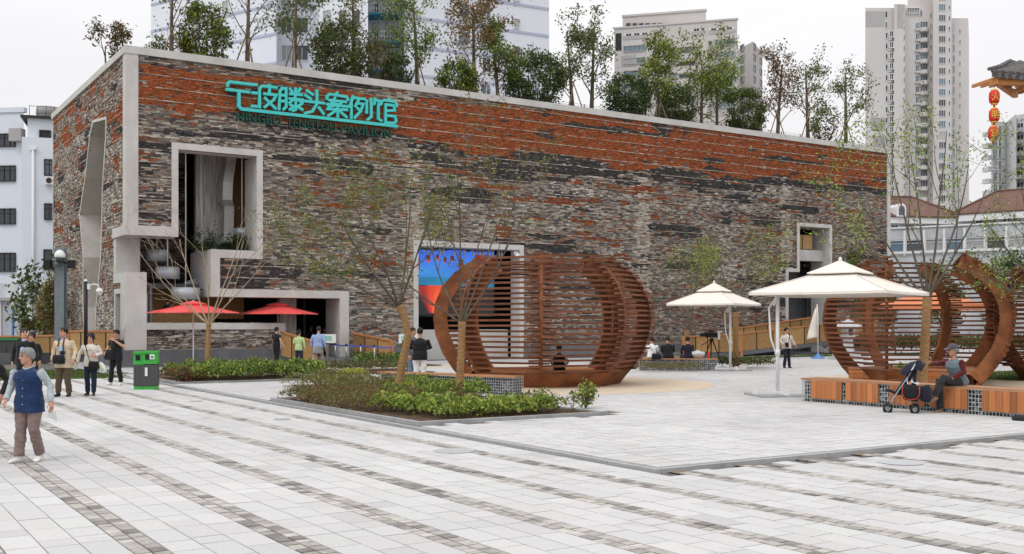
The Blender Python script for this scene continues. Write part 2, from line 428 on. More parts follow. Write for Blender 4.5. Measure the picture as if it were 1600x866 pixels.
# raised square: kerb lines and basket-weave slabs
plaza = sheet('plaza_paving', KW, KS, 70, 39.9, .004, M['joint'])
sheet('entrance_square', KW, 39.9, 70, 60, .016, M['paving_far'])
BED1 = (8.95, 17.1, 13.25, 24.6); BED2 = (9.05, 32.9, 14.2, 37.2)
def in_rect(b, r, g=.03): return (b[:, 3] > r[0] - g) & (b[:, 0] < r[2] + g) & (b[:, 4] > r[1] - g) & (b[:, 1] < r[3] + g)
qb = []
MOD = 1.71; st = MOD / 6
for i in range(0, 36):
    for j in range(0, 18):
        a0 = KW + .16 + i * MOD; b0 = KS + .16 + j * MOD
        for k in range(6):
            off = rp.choice([0, .19, .38]); e = [0] + [t for t in (off + .0, off + .57, off + 1.14, off + 1.71) if .05 < t < MOD - .05] + [MOD]
            for t0, t1 in zip(e[:-1], e[1:]):
                g_ = .008
                if (i + j) % 2: qb.append((a0 + k * st + g_, b0 + t0 + g_, 0, a0 + (k + 1) * st - g_, b0 + t1 - g_, .022 + rp.uniform(-.0015, .0015)))
                else: qb.append((a0 + t0 + g_, b0 + k * st + g_, 0, a0 + t1 - g_, b0 + (k + 1) * st - g_, .022 + rp.uniform(-.0015, .0015)))
qb = np.array(qb)
okv = visible(qb[:, 0], qb[:, 1], qb[:, 3], qb[:, 4]) & ~in_rect(qb, BED1) & ~in_rect(qb, BED2) & (qb[:, 4] < 40)
qb = qb[okv]
pieces('paver', qb, pav_cols(qb, .51, .56), M['paver'], plaza)
def kerb_run(parent, a, b, wd, z, axis, seg=.9):
    n = max(1, round(abs(b[axis] - a[axis]) / seg)); r = random.Random(int(a[0] * 100 + a[1] * 10))
    for i in range(n):
        t0 = i / n; t1 = (i + 1) / n
        mb = MB()
        if axis == 0: mb.box(a[0] + (b[0] - a[0]) * t0 + .004, a[1], -.05, a[0] + (b[0] - a[0]) * t1 - .004, a[1] + wd, z + r.uniform(-.002, .002))
        else: mb.box(a[0], a[1] + (b[1] - a[1]) * t0 + .004, -.05, a[0] + wd, a[1] + (b[1] - a[1]) * t1 - .004, z + r.uniform(-.002, .002))
        mb.build('kerb_stone', M['kerb'], parent)
kerb_run(plaza, (KW - .08, KS - .08), (KW - .08, 40), .09, .035, 1, 1.0)
kerb_run(plaza, (KW + .02, KS - .08), (34, KS - .08), .09, .035, 0, 1.0)
# sand-coloured round paving under the first lattice pavilion
GC1 = (0.92, 32.7); GC2 = (13.08, 33.2)
sand = MB().lathe([(0.01, .02), (5.0, .02), (5.0, .028), (.01, .028)], (GC1[0] + .2, GC1[1] - .2, 0), 64, smooth=False).build('sand_coloured_paving', M['sandy']); tag(sand, kind='structure')
sand2 = MB().lathe([(0.01, .02), (4.6, .02), (4.6, .029), (.01, .029)], (GC2[0] + 1.2, GC2[1] + 1, 0), 64, smooth=False).build('sand_coloured_paving', M['sandy']); tag(sand2, kind='structure')
# lawns
def blades(name, rects, n, parent, h=.06, seed=3):
    r = np.random.RandomState(seed); ar = np.array([(x1 - x0) * (y1 - y0) for x0, y0, x1, y1 in rects]); cnt = (n * ar / ar.sum()).astype(int)
    P_ = np.concatenate([np.stack([r.uniform(x0, x1, k), r.uniform(y0, y1, k)], 1) for (x0, y0, x1, y1), k in zip(rects, cnt)])
    k = len(P_); a = r.uniform(0, 6.28, k); hh = h * r.uniform(.5, 1.3, k); wd = .018
    dx = np.cos(a) * wd; dy = np.sin(a) * wd; lx = r.uniform(-.03, .03, k); ly = r.uniform(-.03, .03, k); z = np.zeros(k)
    v = np.stack([np.stack([P_[:, 0] - dx, P_[:, 1] - dy, z], 1), np.stack([P_[:, 0] + dx, P_[:, 1] + dy, z], 1), np.stack([P_[:, 0] + lx, P_[:, 1] + ly, hh], 1)], 1)
    c = np.array((.085, .14, .03)) * r.uniform(.6, 1.35, (k, 1)) + r.uniform(-.01, .02, (k, 3)) * (1, .6, .3)
    o = link(name, mesh_np(name, v, np.arange(k * 3).reshape(-1, 3), M['leaf'], np.clip(c, 0, 1)), parent)
    return o
lawn_rects = [(-22, 38.3, 8.9, 39.6), (-22, 40.1, 9.4, 45.8), (-22, 45.8, 6.2, 62)]
lawn = MB()
for r_ in lawn_rects: lawn.box(r_[0], r_[1], -.05, r_[2], r_[3], .008)
lawn = lawn.build('lawn', M['lawn']); lawn.rotation_euler = (0, 0, ROTZ); tag(lawn, kind='structure')
o = blades('grass', lawn_rects[:2], 26000, None); o.rotation_euler = (0, 0, ROTZ); o.location = (0, 0, .006); tag(o, kind='stuff')
lawn_r = [(36, 41.2, 62, 43.2), (32, 8, 62, 24.5)]
lawn2 = MB()
for r_ in lawn_r: lawn2.box(r_[0], r_[1], -.05, r_[2], r_[3], .03)
lawn2 = lawn2.build('lawn', M['lawn']); lawn2.rotation_euler = (0, 0, ROTZ); tag(lawn2, kind='structure')
o = blades('grass', lawn_r, 30000, None, seed=9); o.rotation_euler = (0, 0, ROTZ); o.location = (0, 0, .03); tag(o, kind='stuff')
def planter_bed(r):
    bed = MB().box(r[0] + .1, r[1] + .1, -.05, r[2] - .1, r[3] - .1, .05)
    o = bed.build('planting_bed', M['soil']); o.rotation_euler = (0, 0, ROTZ); tag(o, kind='structure')
    kerb_run(o, (r[0], r[1]), (r[2], r[1]), .09, .075, 0, .9); kerb_run(o, (r[0], r[1] + .09), (r[0], r[3]), .09, .075, 1, .9)
    kerb_run(o, (r[0], r[3]), (r[2], r[3]), .09, .075, 0, .9); kerb_run(o, (r[2] - .09, r[1] + .09), (r[2] - .09, r[3]), .09, .075, 1, .9)
    return o
planter_bed(BED1); planter_bed(BED2)
for r_ in ((11.2, 24.62, 13.3, 29.6), (14.4, 35.4, 19.2, 38.9), (19.0, 41.0, 22.6, 44.2)):
    bo = MB().box(r_[0], r_[1], -.05, r_[2], r_[3], .045).build('planting_bed', M['soil']); bo.rotation_euler = (0, 0, ROTZ); tag(bo, kind='structure')
    kerb_run(bo, (r_[0] - .09, r_[1]), (r_[0] - .09, r_[3]), .09, .07, 1, .9); kerb_run(bo, (r_[2], r_[1]), (r_[2], r_[3]), .09, .07, 1, .9); kerb_run(bo, (r_[0], r_[3]), (r_[2], r_[3]), .09, .07, 0, .9)
# ================================================================== the brick pavilion
LEN, DEP, ROOF = 49.3, 17.3, 13.57
pav = empty('brick_pavilion', C0, ROTZ, 'long brick pavilion with red tile bands, white concrete corner and trees on its roof', 'building')
def fpoly(pts): return [FW(*p) for p in pts]
HOLE_A = fpoly([(197.5, 367), (278, 367), (278, 243), (400.5, 243), (400.5, 391), (329, 391), (329, 468), (530, 468), (530, 590), (445, 590), (445, 505), (228.5, 505), (228.5, 425), (197.5, 425)])
HOLE_A[0] = (0.0, HOLE_A[0][1]); HOLE_A[-1] = (0.0, HOLE_A[-1][1])
sy = HOLE_A[0][1]; sy2 = HOLE_A[-1][1]
# square up the outline on the facade
def square_up(p, zs):
    return [(u, min(zs, key=lambda k: abs(k - z))) for u, z in p]
ZA = dict(band=HOLE_A[0][1], top=FW(340, 239)[1], sill=FW(365, 391)[1], lint=FW(430, 465)[1], par=FW(330, 505)[1], wrap=HOLE_A[-1][1])
uA = dict(l=FW(278, 300)[0], r=FW(400.5, 300)[0], b=FW(329, 430)[0], e=FW(530, 500)[0], p=FW(445, 520)[0], c=FW(228.5, 470)[0])
HOLE_A = [(0, ZA['band']), (uA['l'], ZA['band']), (uA['l'], ZA['top']), (uA['r'], ZA['top']), (uA['r'], ZA['sill']), (uA['b'], ZA['sill']), (uA['b'], ZA['lint']),
          (uA['e'], ZA['lint']), (uA['e'], 0.0), (uA['p'], 0.0), (uA['p'], ZA['par']), (uA['c'], ZA['par']), (uA['c'], ZA['wrap']), (0, ZA['wrap'])]
b0 = FW(653, 384); b1 = FW(811, 388)
HOLE_B = [(b0[0], .0), (b1[0], .0), (b1[0], b0[1]), (b0[0], b0[1])]
c_ = dict(l=FW(1231, 470)[0], m=FW(1248.5, 380)[0], r=FW(1295.5, 400)[0], t=FW(1270, 355)[1], s=FW(1240, 425)[1])
HOLE_C = [(c_['l'], 0.0), (c_['r'], 0.0), (c_['r'], c_['t']), (c_['m'], c_['t']), (c_['m'], c_['s']), (c_['l'], c_['s'])]
HOLE_L = [LW(*p) for p in [(147, 192), (166.5, 187), (166, 215), (161, 294), (160, 353), (158, 405), (151, 480), (149, 525), (135, 525), (131, 480), (132, 402), (126, 336), (135, 277), (142, 213)]]
HOLE_L[7] = (HOLE_L[7][0], .75); HOLE_L[8] = (HOLE_L[8][0], .75)
HOLE_W = [(0, sy), (0, sy2), (1.9, sy2), (1.9, sy)]
dl = LW(182, 470); dr = LW(193.5, 470)
HOLE_D = [(dr[0], 0.75), (dl[0], 0.75), (dl[0], LW(188, 459)[1]), (dr[0], LW(188, 459)[1])]
def inside(poly, x, y):
    x = np.asarray(x); y = np.asarray(y); c = np.zeros(np.broadcast(x, y).shape, bool)
    n = len(poly)
    for i in range(n):
        x0, y0 = poly[i]; x1, y1 = poly[(i + 1) % n]
        if y0 == y1: continue
        k = ((y0 > y) != (y1 > y)) & (x < (x1 - x0) * (y - y0) / (y1 - y0) + x0)
        c ^= k
    return c
def holed_sheet(outer, holes, fn):
    loops = [[Vector((a, b, 0)) for a, b in outer]] + [[Vector((a, b, 0)) for a, b in h] for h in holes]
    tris = tessellate_polygon(loops)
    pts = [p for l in loops for p in l]
    return [fn(p.x, p.y) for p in pts], [tuple(t) for t in tris]
# backing walls (mortar) with the openings cut out; holes that touch the edge are part of the outline
def wall_part(name, outer, holes, fn, back):
    v, f = holed_sheet(outer, holes, lambda a, b: fn(a, b, 0.0)); v2, f2 = holed_sheet(outer, holes, lambda a, b: fn(a, b, back))
    mb = MB(); mb.add(v, f); mb.add(v2, f2)
    return mb.build(name, M['mortar'], pav)
Fu = lambda a, b, d: (a, .03 + d, b)                     # front plane
Lu = lambda a, b, d: (.03 + d, a, b)                     # left plane
outerF = [(LEN, 0), (LEN, ROOF), (0.05, ROOF), (0.05, ZA['band']), (uA['l'], ZA['band']), (uA['l'], ZA['top']), (uA['r'], ZA['top']), (uA['r'], ZA['sill']), (uA['b'], ZA['sill']), (uA['b'], ZA['lint']),
          (uA['e'], ZA['lint']), (uA['e'], 0), (HOLE_B[0][0], 0), (HOLE_B[3][0], HOLE_B[3][1]), (HOLE_B[2][0], HOLE_B[2][1]), (HOLE_B[1][0], 0)] + [HOLE_C[0], HOLE_C[5], HOLE_C[4], HOLE_C[3], HOLE_C[2], HOLE_C[1]]
front = wall_part('front_wall', outerF, [], Fu, .34)
parapet_back = MB().box(uA['c'], .04, 0, uA['p'], .34, ZA['par'] - .01).build('terrace_parapet', M['mortar'], pav)
outerL = [(0.05, 0), (0.05, sy2), (1.9, sy2), (1.9, sy), (0.05, sy), (0.05, ROOF), (DEP, ROOF), (DEP, 0), (HOLE_D[1][0], 0), HOLE_D[2], HOLE_D[3], (HOLE_D[0][0], 0)]
left = wall_part('side_wall', outerL, [HOLE_L], Lu, .3)
# ---- bricks
rb = np.random.RandomState(23)
PAL = dict(light=(.48, .445, .39), beige=(.36, .30, .24), grey=(.255, .23, .205), mid=(.175, .153, .135), dark=(.085, .08, .078), brown=(.215, .135, .095), red=(.365, .108, .043), red2=(.26, .085, .04), char=(.066, .061, .060))
PK = np.array([PAL[k] for k in ('light', 'beige', 'grey', 'mid', 'dark', 'brown', 'red', 'red2', 'char')])
def lay_bricks(u0, u1, z0, z1, zone, holes, seams=()):
    """courses of reclaimed brick and tile; zone(u, z) -> 0 mixed, 1 red tile, 2 dark tile"""
    B, Cc = [], []
    z = z0; band = 0; k = 0
    while z < z1 - .02:
        ledger = (k % 8 == 0)
        h = .042 if ledger else rb.uniform(.062, .078)
        h = min(h, z1 - z)
        nmax = int((u1 - u0) / .1) + 4
        L = rb.uniform(.22, .36, nmax) if ledger else np.where(rb.rand(nmax) < .65, rb.uniform(.22, .36, nmax), rb.uniform(.11, .2, nmax))
        e = u0 + np.concatenate([[0], np.cumsum(L)]) - rb.uniform(0, .2)
        e = e[e < u1 + .3]
        a = np.clip(e[:-1], u0, u1); b = np.clip(e[1:], u0, u1)
        ok = b - a > .03; a = a[ok]; b = b[ok]; n = len(a)
        zn = zone((a + b) / 2, z + h / 2 + 0 * a)
        pr = rb.uniform(.0, .03, n)
        r = rb.rand(n)
        bias = fbm((a + b) * .22, np.full(n, z * 1.7)) - .5
        tone = fbm((a + b) * .06 + 40, np.full(n, z * .55 + 9)) - .5
        r2 = np.clip(r - bias * .55 - tone * .35, 0, .999)
        idx = np.select([r2 < .08, r2 < .27, r2 < .53, r2 < .73, r2 < .86, r2 < .975], [0, 1, 2, 3, 4, 5], 7)
        if seams:
            um_ = (a + b) / 2; near = np.min(np.abs(um_[:, None] - np.array(seams)[None]), 1)
            idx = np.where((near < .35 + .25 * vnoise(um_ * 0 + z * 2.3, um_ * 0)) & (rb.rand(n) < .75), np.where(rb.rand(n) < .5, 1, 0), idx)
        idx = np.where((zn == 1) & (rb.rand(n) < .93), np.where(rb.rand(n) < (.8 if z > 9.8 else .3), 6, np.where((z < 9.8) & (rb.rand(n) < .3), 5, 7)), idx)
        idx = np.where((zn == 2) & (rb.rand(n) < .88), np.where(rb.rand(n) < .7, 8, 4), idx)
        if ledger:
            idx = np.where(rb.rand(n) < np.where(zn > 0, .88, .45), np.where(rb.rand(n) < .65, 1, 0), idx); pr = pr * .5 + .03
        tiles = (zn > 0) & (not ledger)
        # whole bricks
        w_ = ~tiles
        g = .0045
        for aa, bb, pp, ii in zip(a[w_], b[w_], pr[w_], idx[w_]):
            B.append((aa + g, -pp, z + g, bb - g, .06, z + h - g)); Cc.append(PK[ii] * rb.uniform(.78, 1.2))
        # tile fragments: two thin rows of short pieces
        for aa, bb, ii in zip(a[tiles], b[tiles], idx[tiles]):
            m_ = 2 if bb - aa > .17 else 1
            for row in range(2):
                for q in range(m_):
                    x0 = aa + (bb - aa) * q / m_; x1 = aa + (bb - aa) * (q + 1) / m_
                    B.append((x0 + .003, -rb.uniform(-.01, .035), z + row * h / 2 + .003, x1 - .003, .06, z + (row + 1) * h / 2 - .003)); Cc.append(PK[ii] * rb.uniform(.6, 1.3))
        z += h; k += 1
    B = np.array(B); Cc = np.array(Cc)
    um = (B[:, 0] + B[:, 3]) / 2; zm = (B[:, 2] + B[:, 5]) / 2
    okk = np.ones(len(B), bool)
    for h_ in holes:
        for uu in (B[:, 0] + .01, um, B[:, 3] - .01): okk &= ~inside(h_, uu, zm)
    return B[okk], Cc[okk]
def frag(u, z, su, sz, o): return fbm(np.asarray(u) * su + o, np.asarray(z) * sz + o * .7, 4)
def zoneF(u, z):
    n1 = frag(u, z, .30, 1.3, 3); n2 = frag(u, z, .20, 1.0, 31); n3 = frag(u, z, .42, 3.4, 57); n4 = frag(u, z, .42, 1.9, 83); n5 = frag(u, z, .8, 3.0, 11)
    right = np.clip((u - 9) / 8, 0, 1)
    lo = 10.95 - .25 * right + (n1 - .5) * 1.3 + (n5 - .5) * .6
    hi = 12.75 + .55 * np.clip((u - 12) / 12, 0, 1) + (n3 - .5) * .8
    red = (z > lo) & (z < hi)
    isl = red & (n4 > .635 + .03 * right)
    red &= ~isl
    top = (z >= hi) & (n2 > .52)
    bot = np.where(u > 12, 9.7 + (n2 - .5) * 2.4 + np.clip((u - 30) / 30, 0, 1) * .5, 9.9 + (n2 - .5) * 1.4)
    dk = (z <= lo) & (z > bot) & (n3 < .40 + .20 * right)
    # red streaks fade out towards the ground and to the right
    low_red = (z <= lo) & (z > 3.5) & (n3 > .728 - .055 * np.clip((z - 5.5) / 4, -2, 1) + .03 * np.clip((u - 20) / 20, 0, 1))
    low_dk = (z < 9.6) & (n2 > .615) & (z > 1) & (n3 < .55)
    return np.where(red, 1, np.where(isl | top, 2, np.where(low_red, 1, np.where(dk | low_dk, 2, 0))))
def zoneL(v, z):
    n1 = frag(v, z, .5, 1.6, 5); n2 = frag(v, z, .4, 1.2, 19); n3 = frag(v, z, .6, 2.0, 43)
    red = (n3 > .645 - .06 * np.clip((z - 8) / 4, -1.2, 1)) & (z > 4)
    return np.where(red, 1, np.where((n2 > .635) & (z > 6), 2, 0))
BF, CF = lay_bricks(.46, LEN - .28, .74, ROOF - .3, zoneF, [HOLE_A, HOLE_B, HOLE_C, [(-.1, 0), (.46, 0), (.46, 14), (-.1, 14)]], [FW(645, 300)[0], FW(1005, 300)[0], FW(1228, 300)[0]])
def add_bricks(B, Cc, parent, tocoords, n_part=0, name='brick', depth_key=None):
    order = np.arange(len(B))
    if n_part:
        order = np.argsort(-depth_key); big = order[:n_part]
        for k in big:
            v, f = boxes_np(B[k:k + 1]); v = tocoords(v)
            link(name, mesh_np(name, v, f, M['brick'], np.repeat(Cc[k][None], 6, 0)), parent)
        order = order[n_part:]
    v, f = boxes_np(B[order], (0, 1, 2, 4, 5))
    o = link('brick_courses', mesh_np('brick_courses', tocoords(v), f, M['brick'], np.repeat(Cc[order], 5, 0)), parent)
    return tag(o, kind='stuff')
key = (BF[:, 3] - BF[:, 0]) * (BF[:, 5] - BF[:, 2]) / (1 + .02 * BF[:, 0]) ** 2
add_bricks(BF, CF, front, lambda v: v, 300, 'brick', key)
# terrace parapet bricks
BP, CP = lay_bricks(uA['c'] - .55, uA['p'] - .3, .74, ZA['par'] - .28, lambda u, z: np.where(frag(u, z, .5, 2, 3) > .6, 2, 0), [])
add_bricks(BP, CP * .95, parapet_back, lambda v: v)
BL, CL = lay_bricks(.05, DEP, .74, ROOF - .3, zoneL, [HOLE_L, [(-.1, sy2 - .35), (2.2, sy2 - .35), (2.2, sy + .1), (-.1, sy + .1)], [(HOLE_D[0][0] - .25, 0), (HOLE_D[1][0] + .25, 0), (HOLE_D[1][0] + .25, HOLE_D[2][1] + .25), (HOLE_D[0][0] - .25, HOLE_D[2][1] + .25)]])
add_bricks(BL, CL * 1.15, left, lambda v: v[:, [1, 0, 2]])  # stronger sun on this side is put into the brick colour as a lighter tone
# ---- concrete frames round the openings
def offset_poly(p, d):
    n = len(p); area = sum(p[i][0] * p[(i + 1) % n][1] - p[(i + 1) % n][0] * p[i][1] for i in range(n))
    s = 1 if area > 0 else -1; o = []
    for i in range(n):
        a = Vector(p[i - 1]); b = Vector(p[i]); c = Vector(p[(i + 1) % n])
        e1 = (b - a).normalized(); e2 = (c - b).normalized()
        n1 = Vector((e1.y, -e1.x)) * s; n2 = Vector((e2.y, -e2.x)) * s
        k = 1 + n1.dot(n2); q = b + (n1 + n2) * d / max(k, .3)
        o.append((q.x, q.y))
    return o
def frame(name, poly, width, fn, depth, proud=.06, skip=(), parent=pav, m=None, widths=None):
    """band round an opening: face, outer edge and inner reveal, edge by edge"""
    n = len(poly); out_ = offset_poly(poly, width); mb = MB()
    for i in range(n):
        if i in skip: continue
        j = (i + 1) % n
        a, b, c, d = poly[i], poly[j], out_[j], out_[i]
        v = [fn(*q, -proud) for q in (a, b, c, d)] + [fn(*q, .2) for q in (c, d)] + [fn(*q, depth) for q in (a, b)]
        mb.add(v, [(0, 1, 2, 3), (3, 2, 4, 5), (0, 1, 7, 6)])
    return mb.build(name, m or M['concrete'], parent)
cf = pav
# opening A is made of single concrete members
mbm = MB()
def member(name, u0, z0, u1, z1, d=.9, pr=.07): return MB().box(u0, -pr, z0, u1, d, z1).build(name, M['concrete'], cf)
t = .28
member('concrete_band', uA['l'] - t, ZA['band'] + .001, uA['l'], ZA['top'] + t, .9)
member('concrete_band', uA['l'] + .002, ZA['top'], uA['r'] - .002, ZA['top'] + t - .003, .9, .067)
member('concrete_band', uA['r'], ZA['sill'] - .36, uA['r'] + t, ZA['top'] + t, 1.0)
member('concrete_sill', uA['b'] + .4, ZA['sill'] - .36, uA['r'] - .002, ZA['sill'], 2.2, .068)
MB().prism([(-.07, ZA['sill'] - .0), (3.1, ZA['sill']), (3.1, ZA['sill'] - 1.55), (.7, ZA['sill'] - 1.75), (.7, ZA['lint'] - .0), (-.07, ZA['lint'] - .0)], (uA['b'], 0, 0), (0, 1, 0), (0, 0, 1), (1, 0, 0), .4).build('concrete_block', M['concrete'], cf)
member('concrete_lintel', uA['b'] + .001, ZA['lint'] - .001, uA['e'] + .47, ZA['lint'] + .34, 1.6, .069)
member('concrete_jamb', uA['e'], 0, uA['e'] + .47, ZA['lint'] - .003, 1.6)
member('concrete_band', -.08, ZA['band'] - .001, uA['l'] - .002, ZA['band'] + .42, 1.4, .1)
MB().box(-.1, -.06, ZA['band'] - .004, .9, 2.3, ZA['band'] + .41).build('concrete_band', M['concrete'], cf)
member('corner_pilaster', -.06, ZA['band'] + .42, .46, ROOF - .001, .46, .06)
member('corner_pilaster', -.06, 0, uA['c'], ZA['wrap'], .9, .08)
MB().box(-.05, .9, ZA['wrap'] - .42, .5, 2.3, ZA['wrap'] - .01).build('concrete_sill', M['concrete'], cf)
MB().box(-.03, 1.9, ZA['wrap'] - .03, 1.0, 2.3, ZA['band'] - .005).build('concrete_reveal', M['concrete'], cf)
member('parapet_coping', uA['c'] - .001, ZA['par'] - .28, uA['p'], ZA['par'], .45, .09)
member('parapet_post', uA['p'] - .3, 0, uA['p'] + .001, ZA['par'] - .281, .45, .07)
member('parapet_post', uA['c'] - .9, ZA['par'] - .28, uA['c'] - .002, ZA['par'] - .004, .3, .075)
frame('concrete_frame', HOLE_B, .26, lambda a, b, d: (a, d, b), .8, skip=(0,))
frame('concrete_frame', HOLE_C, .22, lambda a, b, d: (a, d, b), 1.5, skip=(0,))
frame('concrete_frame', HOLE_L, .13, lambda a, b, d: (d, a, b), 1.3, proud=.05)
frame('door_frame', HOLE_D, .22, lambda a, b, d: (d, a, b), 1.0, proud=.05, skip=(0,))
MB().box(-.1, -.1, ROOF - .32, LEN + .06, .34, ROOF).build('roof_coping', M['concrete'], pav)
MB().box(-.1, .345, ROOF - .3, .3, DEP + .1, ROOF - .002).build('roof_coping', M['concrete'], pav)
MB().box(LEN - .28, -.07, 0, LEN + .03, .6, ROOF - .325).build('end_pilaster', M['concrete'], pav)
MB().box(-.03, DEP - .1, 0, .35, DEP + .05, ROOF - .31).build('end_pilaster', M['concrete'], pav)
MB().box(LEN - .05, .6, 0, LEN, DEP, ROOF - .33).build('end_wall', M['mortar'], pav)
MB().box(.35, DEP - .06, 0, LEN - .06, DEP, ROOF - .33).build('rear_wall', M['mortar'], pav)
MB().box(.32, .36, ROOF - .62, LEN - .06, DEP - .07, ROOF - .33).build('roof_slab', M['interior'], pav)
MB().box(.5, .5, ROOF - .325, LEN - .3, DEP - .3, ROOF - .12).build('roof_soil', M['soil'], pav)
# plinth
for u0, u1 in ((uA['c'] - .001 - 1.15, uA['p'] - .003), (uA['e'] + .47, HOLE_B[0][0] - .26), (HOLE_B[1][0] + .26, HOLE_C[0][0] - .22), (HOLE_C[1][0] + .22, LEN - .29)):
    MB().box(u0, -.16, -.02, u1, .035, .74).build('plinth', M['plinth'], pav)
MB().box(-.16, .9, -.02, .036, HOLE_D[0][0] - .23, .74).build('plinth', M['plinth'], pav)
MB().box(-.16, HOLE_D[1][0] + .23, -.02, .036, DEP, .74).build('plinth', M['plinth'], pav)
# ---- interior
MB().box(.3, .4, -.02, LEN - .1, DEP - .1, .05).build('interior_floor', M['plinth'], pav)
MB().box(.4, 1.7, ZA['sill'] - 1.9, uA['b'] - .3, 1.75, ZA['sill'] - 1.85)
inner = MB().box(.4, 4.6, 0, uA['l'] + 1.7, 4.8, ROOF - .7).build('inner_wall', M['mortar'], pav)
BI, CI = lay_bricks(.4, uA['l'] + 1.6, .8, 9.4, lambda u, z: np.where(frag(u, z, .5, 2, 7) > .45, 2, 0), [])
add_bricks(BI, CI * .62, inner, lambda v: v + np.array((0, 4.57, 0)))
MB().box(uA['l'] + 1.7, 3.2, ZA['sill'] - 1.0, uA['r'] + 3.2, 3.5, ROOF - .7).build('board_marked_wall', M['concrete_board'], pav)
# folded concrete fin seen through the tall opening
secs = [(354, 369, 240, 2.4), (354, 369, 251, 2.4), (349, 364, 284, 1.9), (348, 363, 312, 2.0), (351, 366, 321, 2.5), (350, 365, 363, 2.4), (349, 364, 380, 2.0)]
V = []
for xl, xr, y, v in secs:
    ul_, z_ = FW(xl, y, v); ur_, _ = FW(xr, y, v); V += [(ul_, v, z_), (ur_, v, z_), (ur_ + .05, 3.05, z_), (ul_ + .05, 3.05, z_)]
F = [(0, 1, 2, 3), tuple(len(V) - 4 + q for q in (3, 2, 1, 0))]
for i in range(len(secs) - 1):
    for a, b in ((0, 1), (1, 2), (2, 3), (3, 0)): F.append((i * 4 + a, i * 4 + b, i * 4 + 4 + b, i * 4 + 4 + a))
MB().add(V, F).build('concrete_fin', M['concrete'], pav)
bl = MB()
ub0, ub1 = FW(366, 300, 2.9)[0], FW(393, 300, 2.9)[0]
kk = 0; x = ub0
while x < ub1:
    MB().box(x, 2.9, ZA['sill'] - .6, x + .085, 2.96, ZA['top'] + .3).build('bamboo_slat', M['bamboo_dark'], pav); x += .1
fin2 = [(392, 250), (391, 285), (394, 320), (396, 360), (399, 392)]
pts = [FW(x, y, 1.2) for x, y in fin2]
MB().prism([(u, z) for u, z in pts] + [(uA['r'] - .003, pts[-1][1] + .03), (uA['r'] - .003, pts[0][1])], (0, 1.05, 0), (1, 0, 0), (0, 0, 1), (0, 1, 0), .5).build('concrete_fin', M['concrete'], pav)
# upper floor slab, ramps with bamboo lining seen through the corner opening
MB().box(.5, 3.0, ZA['par'] + .2, uA['b'] + 2.5, 3.15, ZA['par'] + 1.75).build('bamboo_panel', M['ramp_wood'], pav)
MB().box(.5, 1.35, ZA['par'] - .55, uA['b'] + .6, 1.45, ZA['par'] + .52).build('bamboo_panel', M['ramp_wood'], pav)
MB().box(.45, 1.3, ZA['par'] + .522, uA['b'] + .6, 1.5, ZA['par'] + .58).build('ramp_rail', M['ramp_rail'], pav)
a = FW(300, 452, 2.2); b = FW(329, 430, 2.2)
MB().bar((a[0] - .3, 2.2, a[1] + .05), (b[0] + .3, 2.2, b[1] - .15), .2, .55).build('ramp_edge', M['silver'], pav)
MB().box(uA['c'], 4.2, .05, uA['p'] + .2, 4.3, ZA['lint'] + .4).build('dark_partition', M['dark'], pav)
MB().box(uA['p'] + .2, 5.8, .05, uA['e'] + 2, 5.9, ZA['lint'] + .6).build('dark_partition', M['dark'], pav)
ux0, ux1 = FW(437, 490, 1.3)[0], FW(463, 490, 1.3)[0]
MB().box(ux0, 1.3, .06, ux1, 1.6, ZA['lint'] + .2).build('entrance_pier', M['concrete_board'], pav)
MB().box(.4, 1.7, ZA['lint'] + .36, uA['e'] + 3, 4.55, ZA['lint'] + .6).build('floor_slab', M['interior'], pav)
ug = FW(474, 500, 2.2)[0]
MB().box(ug, 2.2, .06, ug + .12, 2.4, ZA['lint'] + .3).box(ug + 2.3, 2.2, .06, ug + 2.42, 2.4, ZA['lint'] + .3).box(ug + .12, 2.25, 2.4, ug + 2.3, 2.35, 2.5).build('entrance_door_frame', M['black'], pav)
# slot in the side wall: dark room behind
MB().box(1.35, HOLE_L[5][0] - 1, .1, 1.4, HOLE_L[11][0] + 2.5, ROOF - .7).build('inner_wall', M['bamboo_dark'], pav)
MB().box(1.0, HOLE_D[0][0] - .3, .1, 1.1, HOLE_D[1][0] + .4, HOLE_D[2][1] + .3).build('door_leaf', M['plinth'], pav)
# opening C: balcony, bamboo rail, room behind
za, zb = FW(1270, 391, .5)[1], FW(1270, 408, .5)[1]
MB().box(c_['m'] + .01, .5, zb, c_['r'] - .01, 1.4, za).build('balcony_slab', M['concrete'], pav)
zt = FW(1270, 368, .6)[1]
for k in range(2):
    u0 = c_['m'] + .05 + k * .94; MB().box(u0 + .02, .62, za + .06, u0 + .9, .66, zt).build('bamboo_panel', M['ramp_wood'], pav)
    MB().box(u0 - .03, .6, za, u0 + .015, .66, zt + .03).build('rail_post', M['black'], pav)
MB().box(c_['m'], 5.5, zb, c_['r'] + 2.5, 5.6, ROOF - .7).build('inner_wall', M['interior'], pav)
MB().bar((c_['m'] - .3, 3.2, FW(1255, 366, 3.2)[1]), (c_['r'] + 2, 3.2, FW(1295, 362, 3.2)[1] + .7), .3, .5).build('ramp_edge', M['white'], pav)
uu = FW(1262, 460, 2.5)[0]
MB().box(uu, 2.5, 0.05, uu + 1.4, 4.0, FW(1262, 412, 2.5)[1]).build('concrete_pier', M['concrete_board'], pav)
MB().box(c_['l'] - .2, 2.4, .05, uu - .2, 2.5, FW(1240, 426, 2.4)[1]).build('dark_partition', M['plinth'], pav)
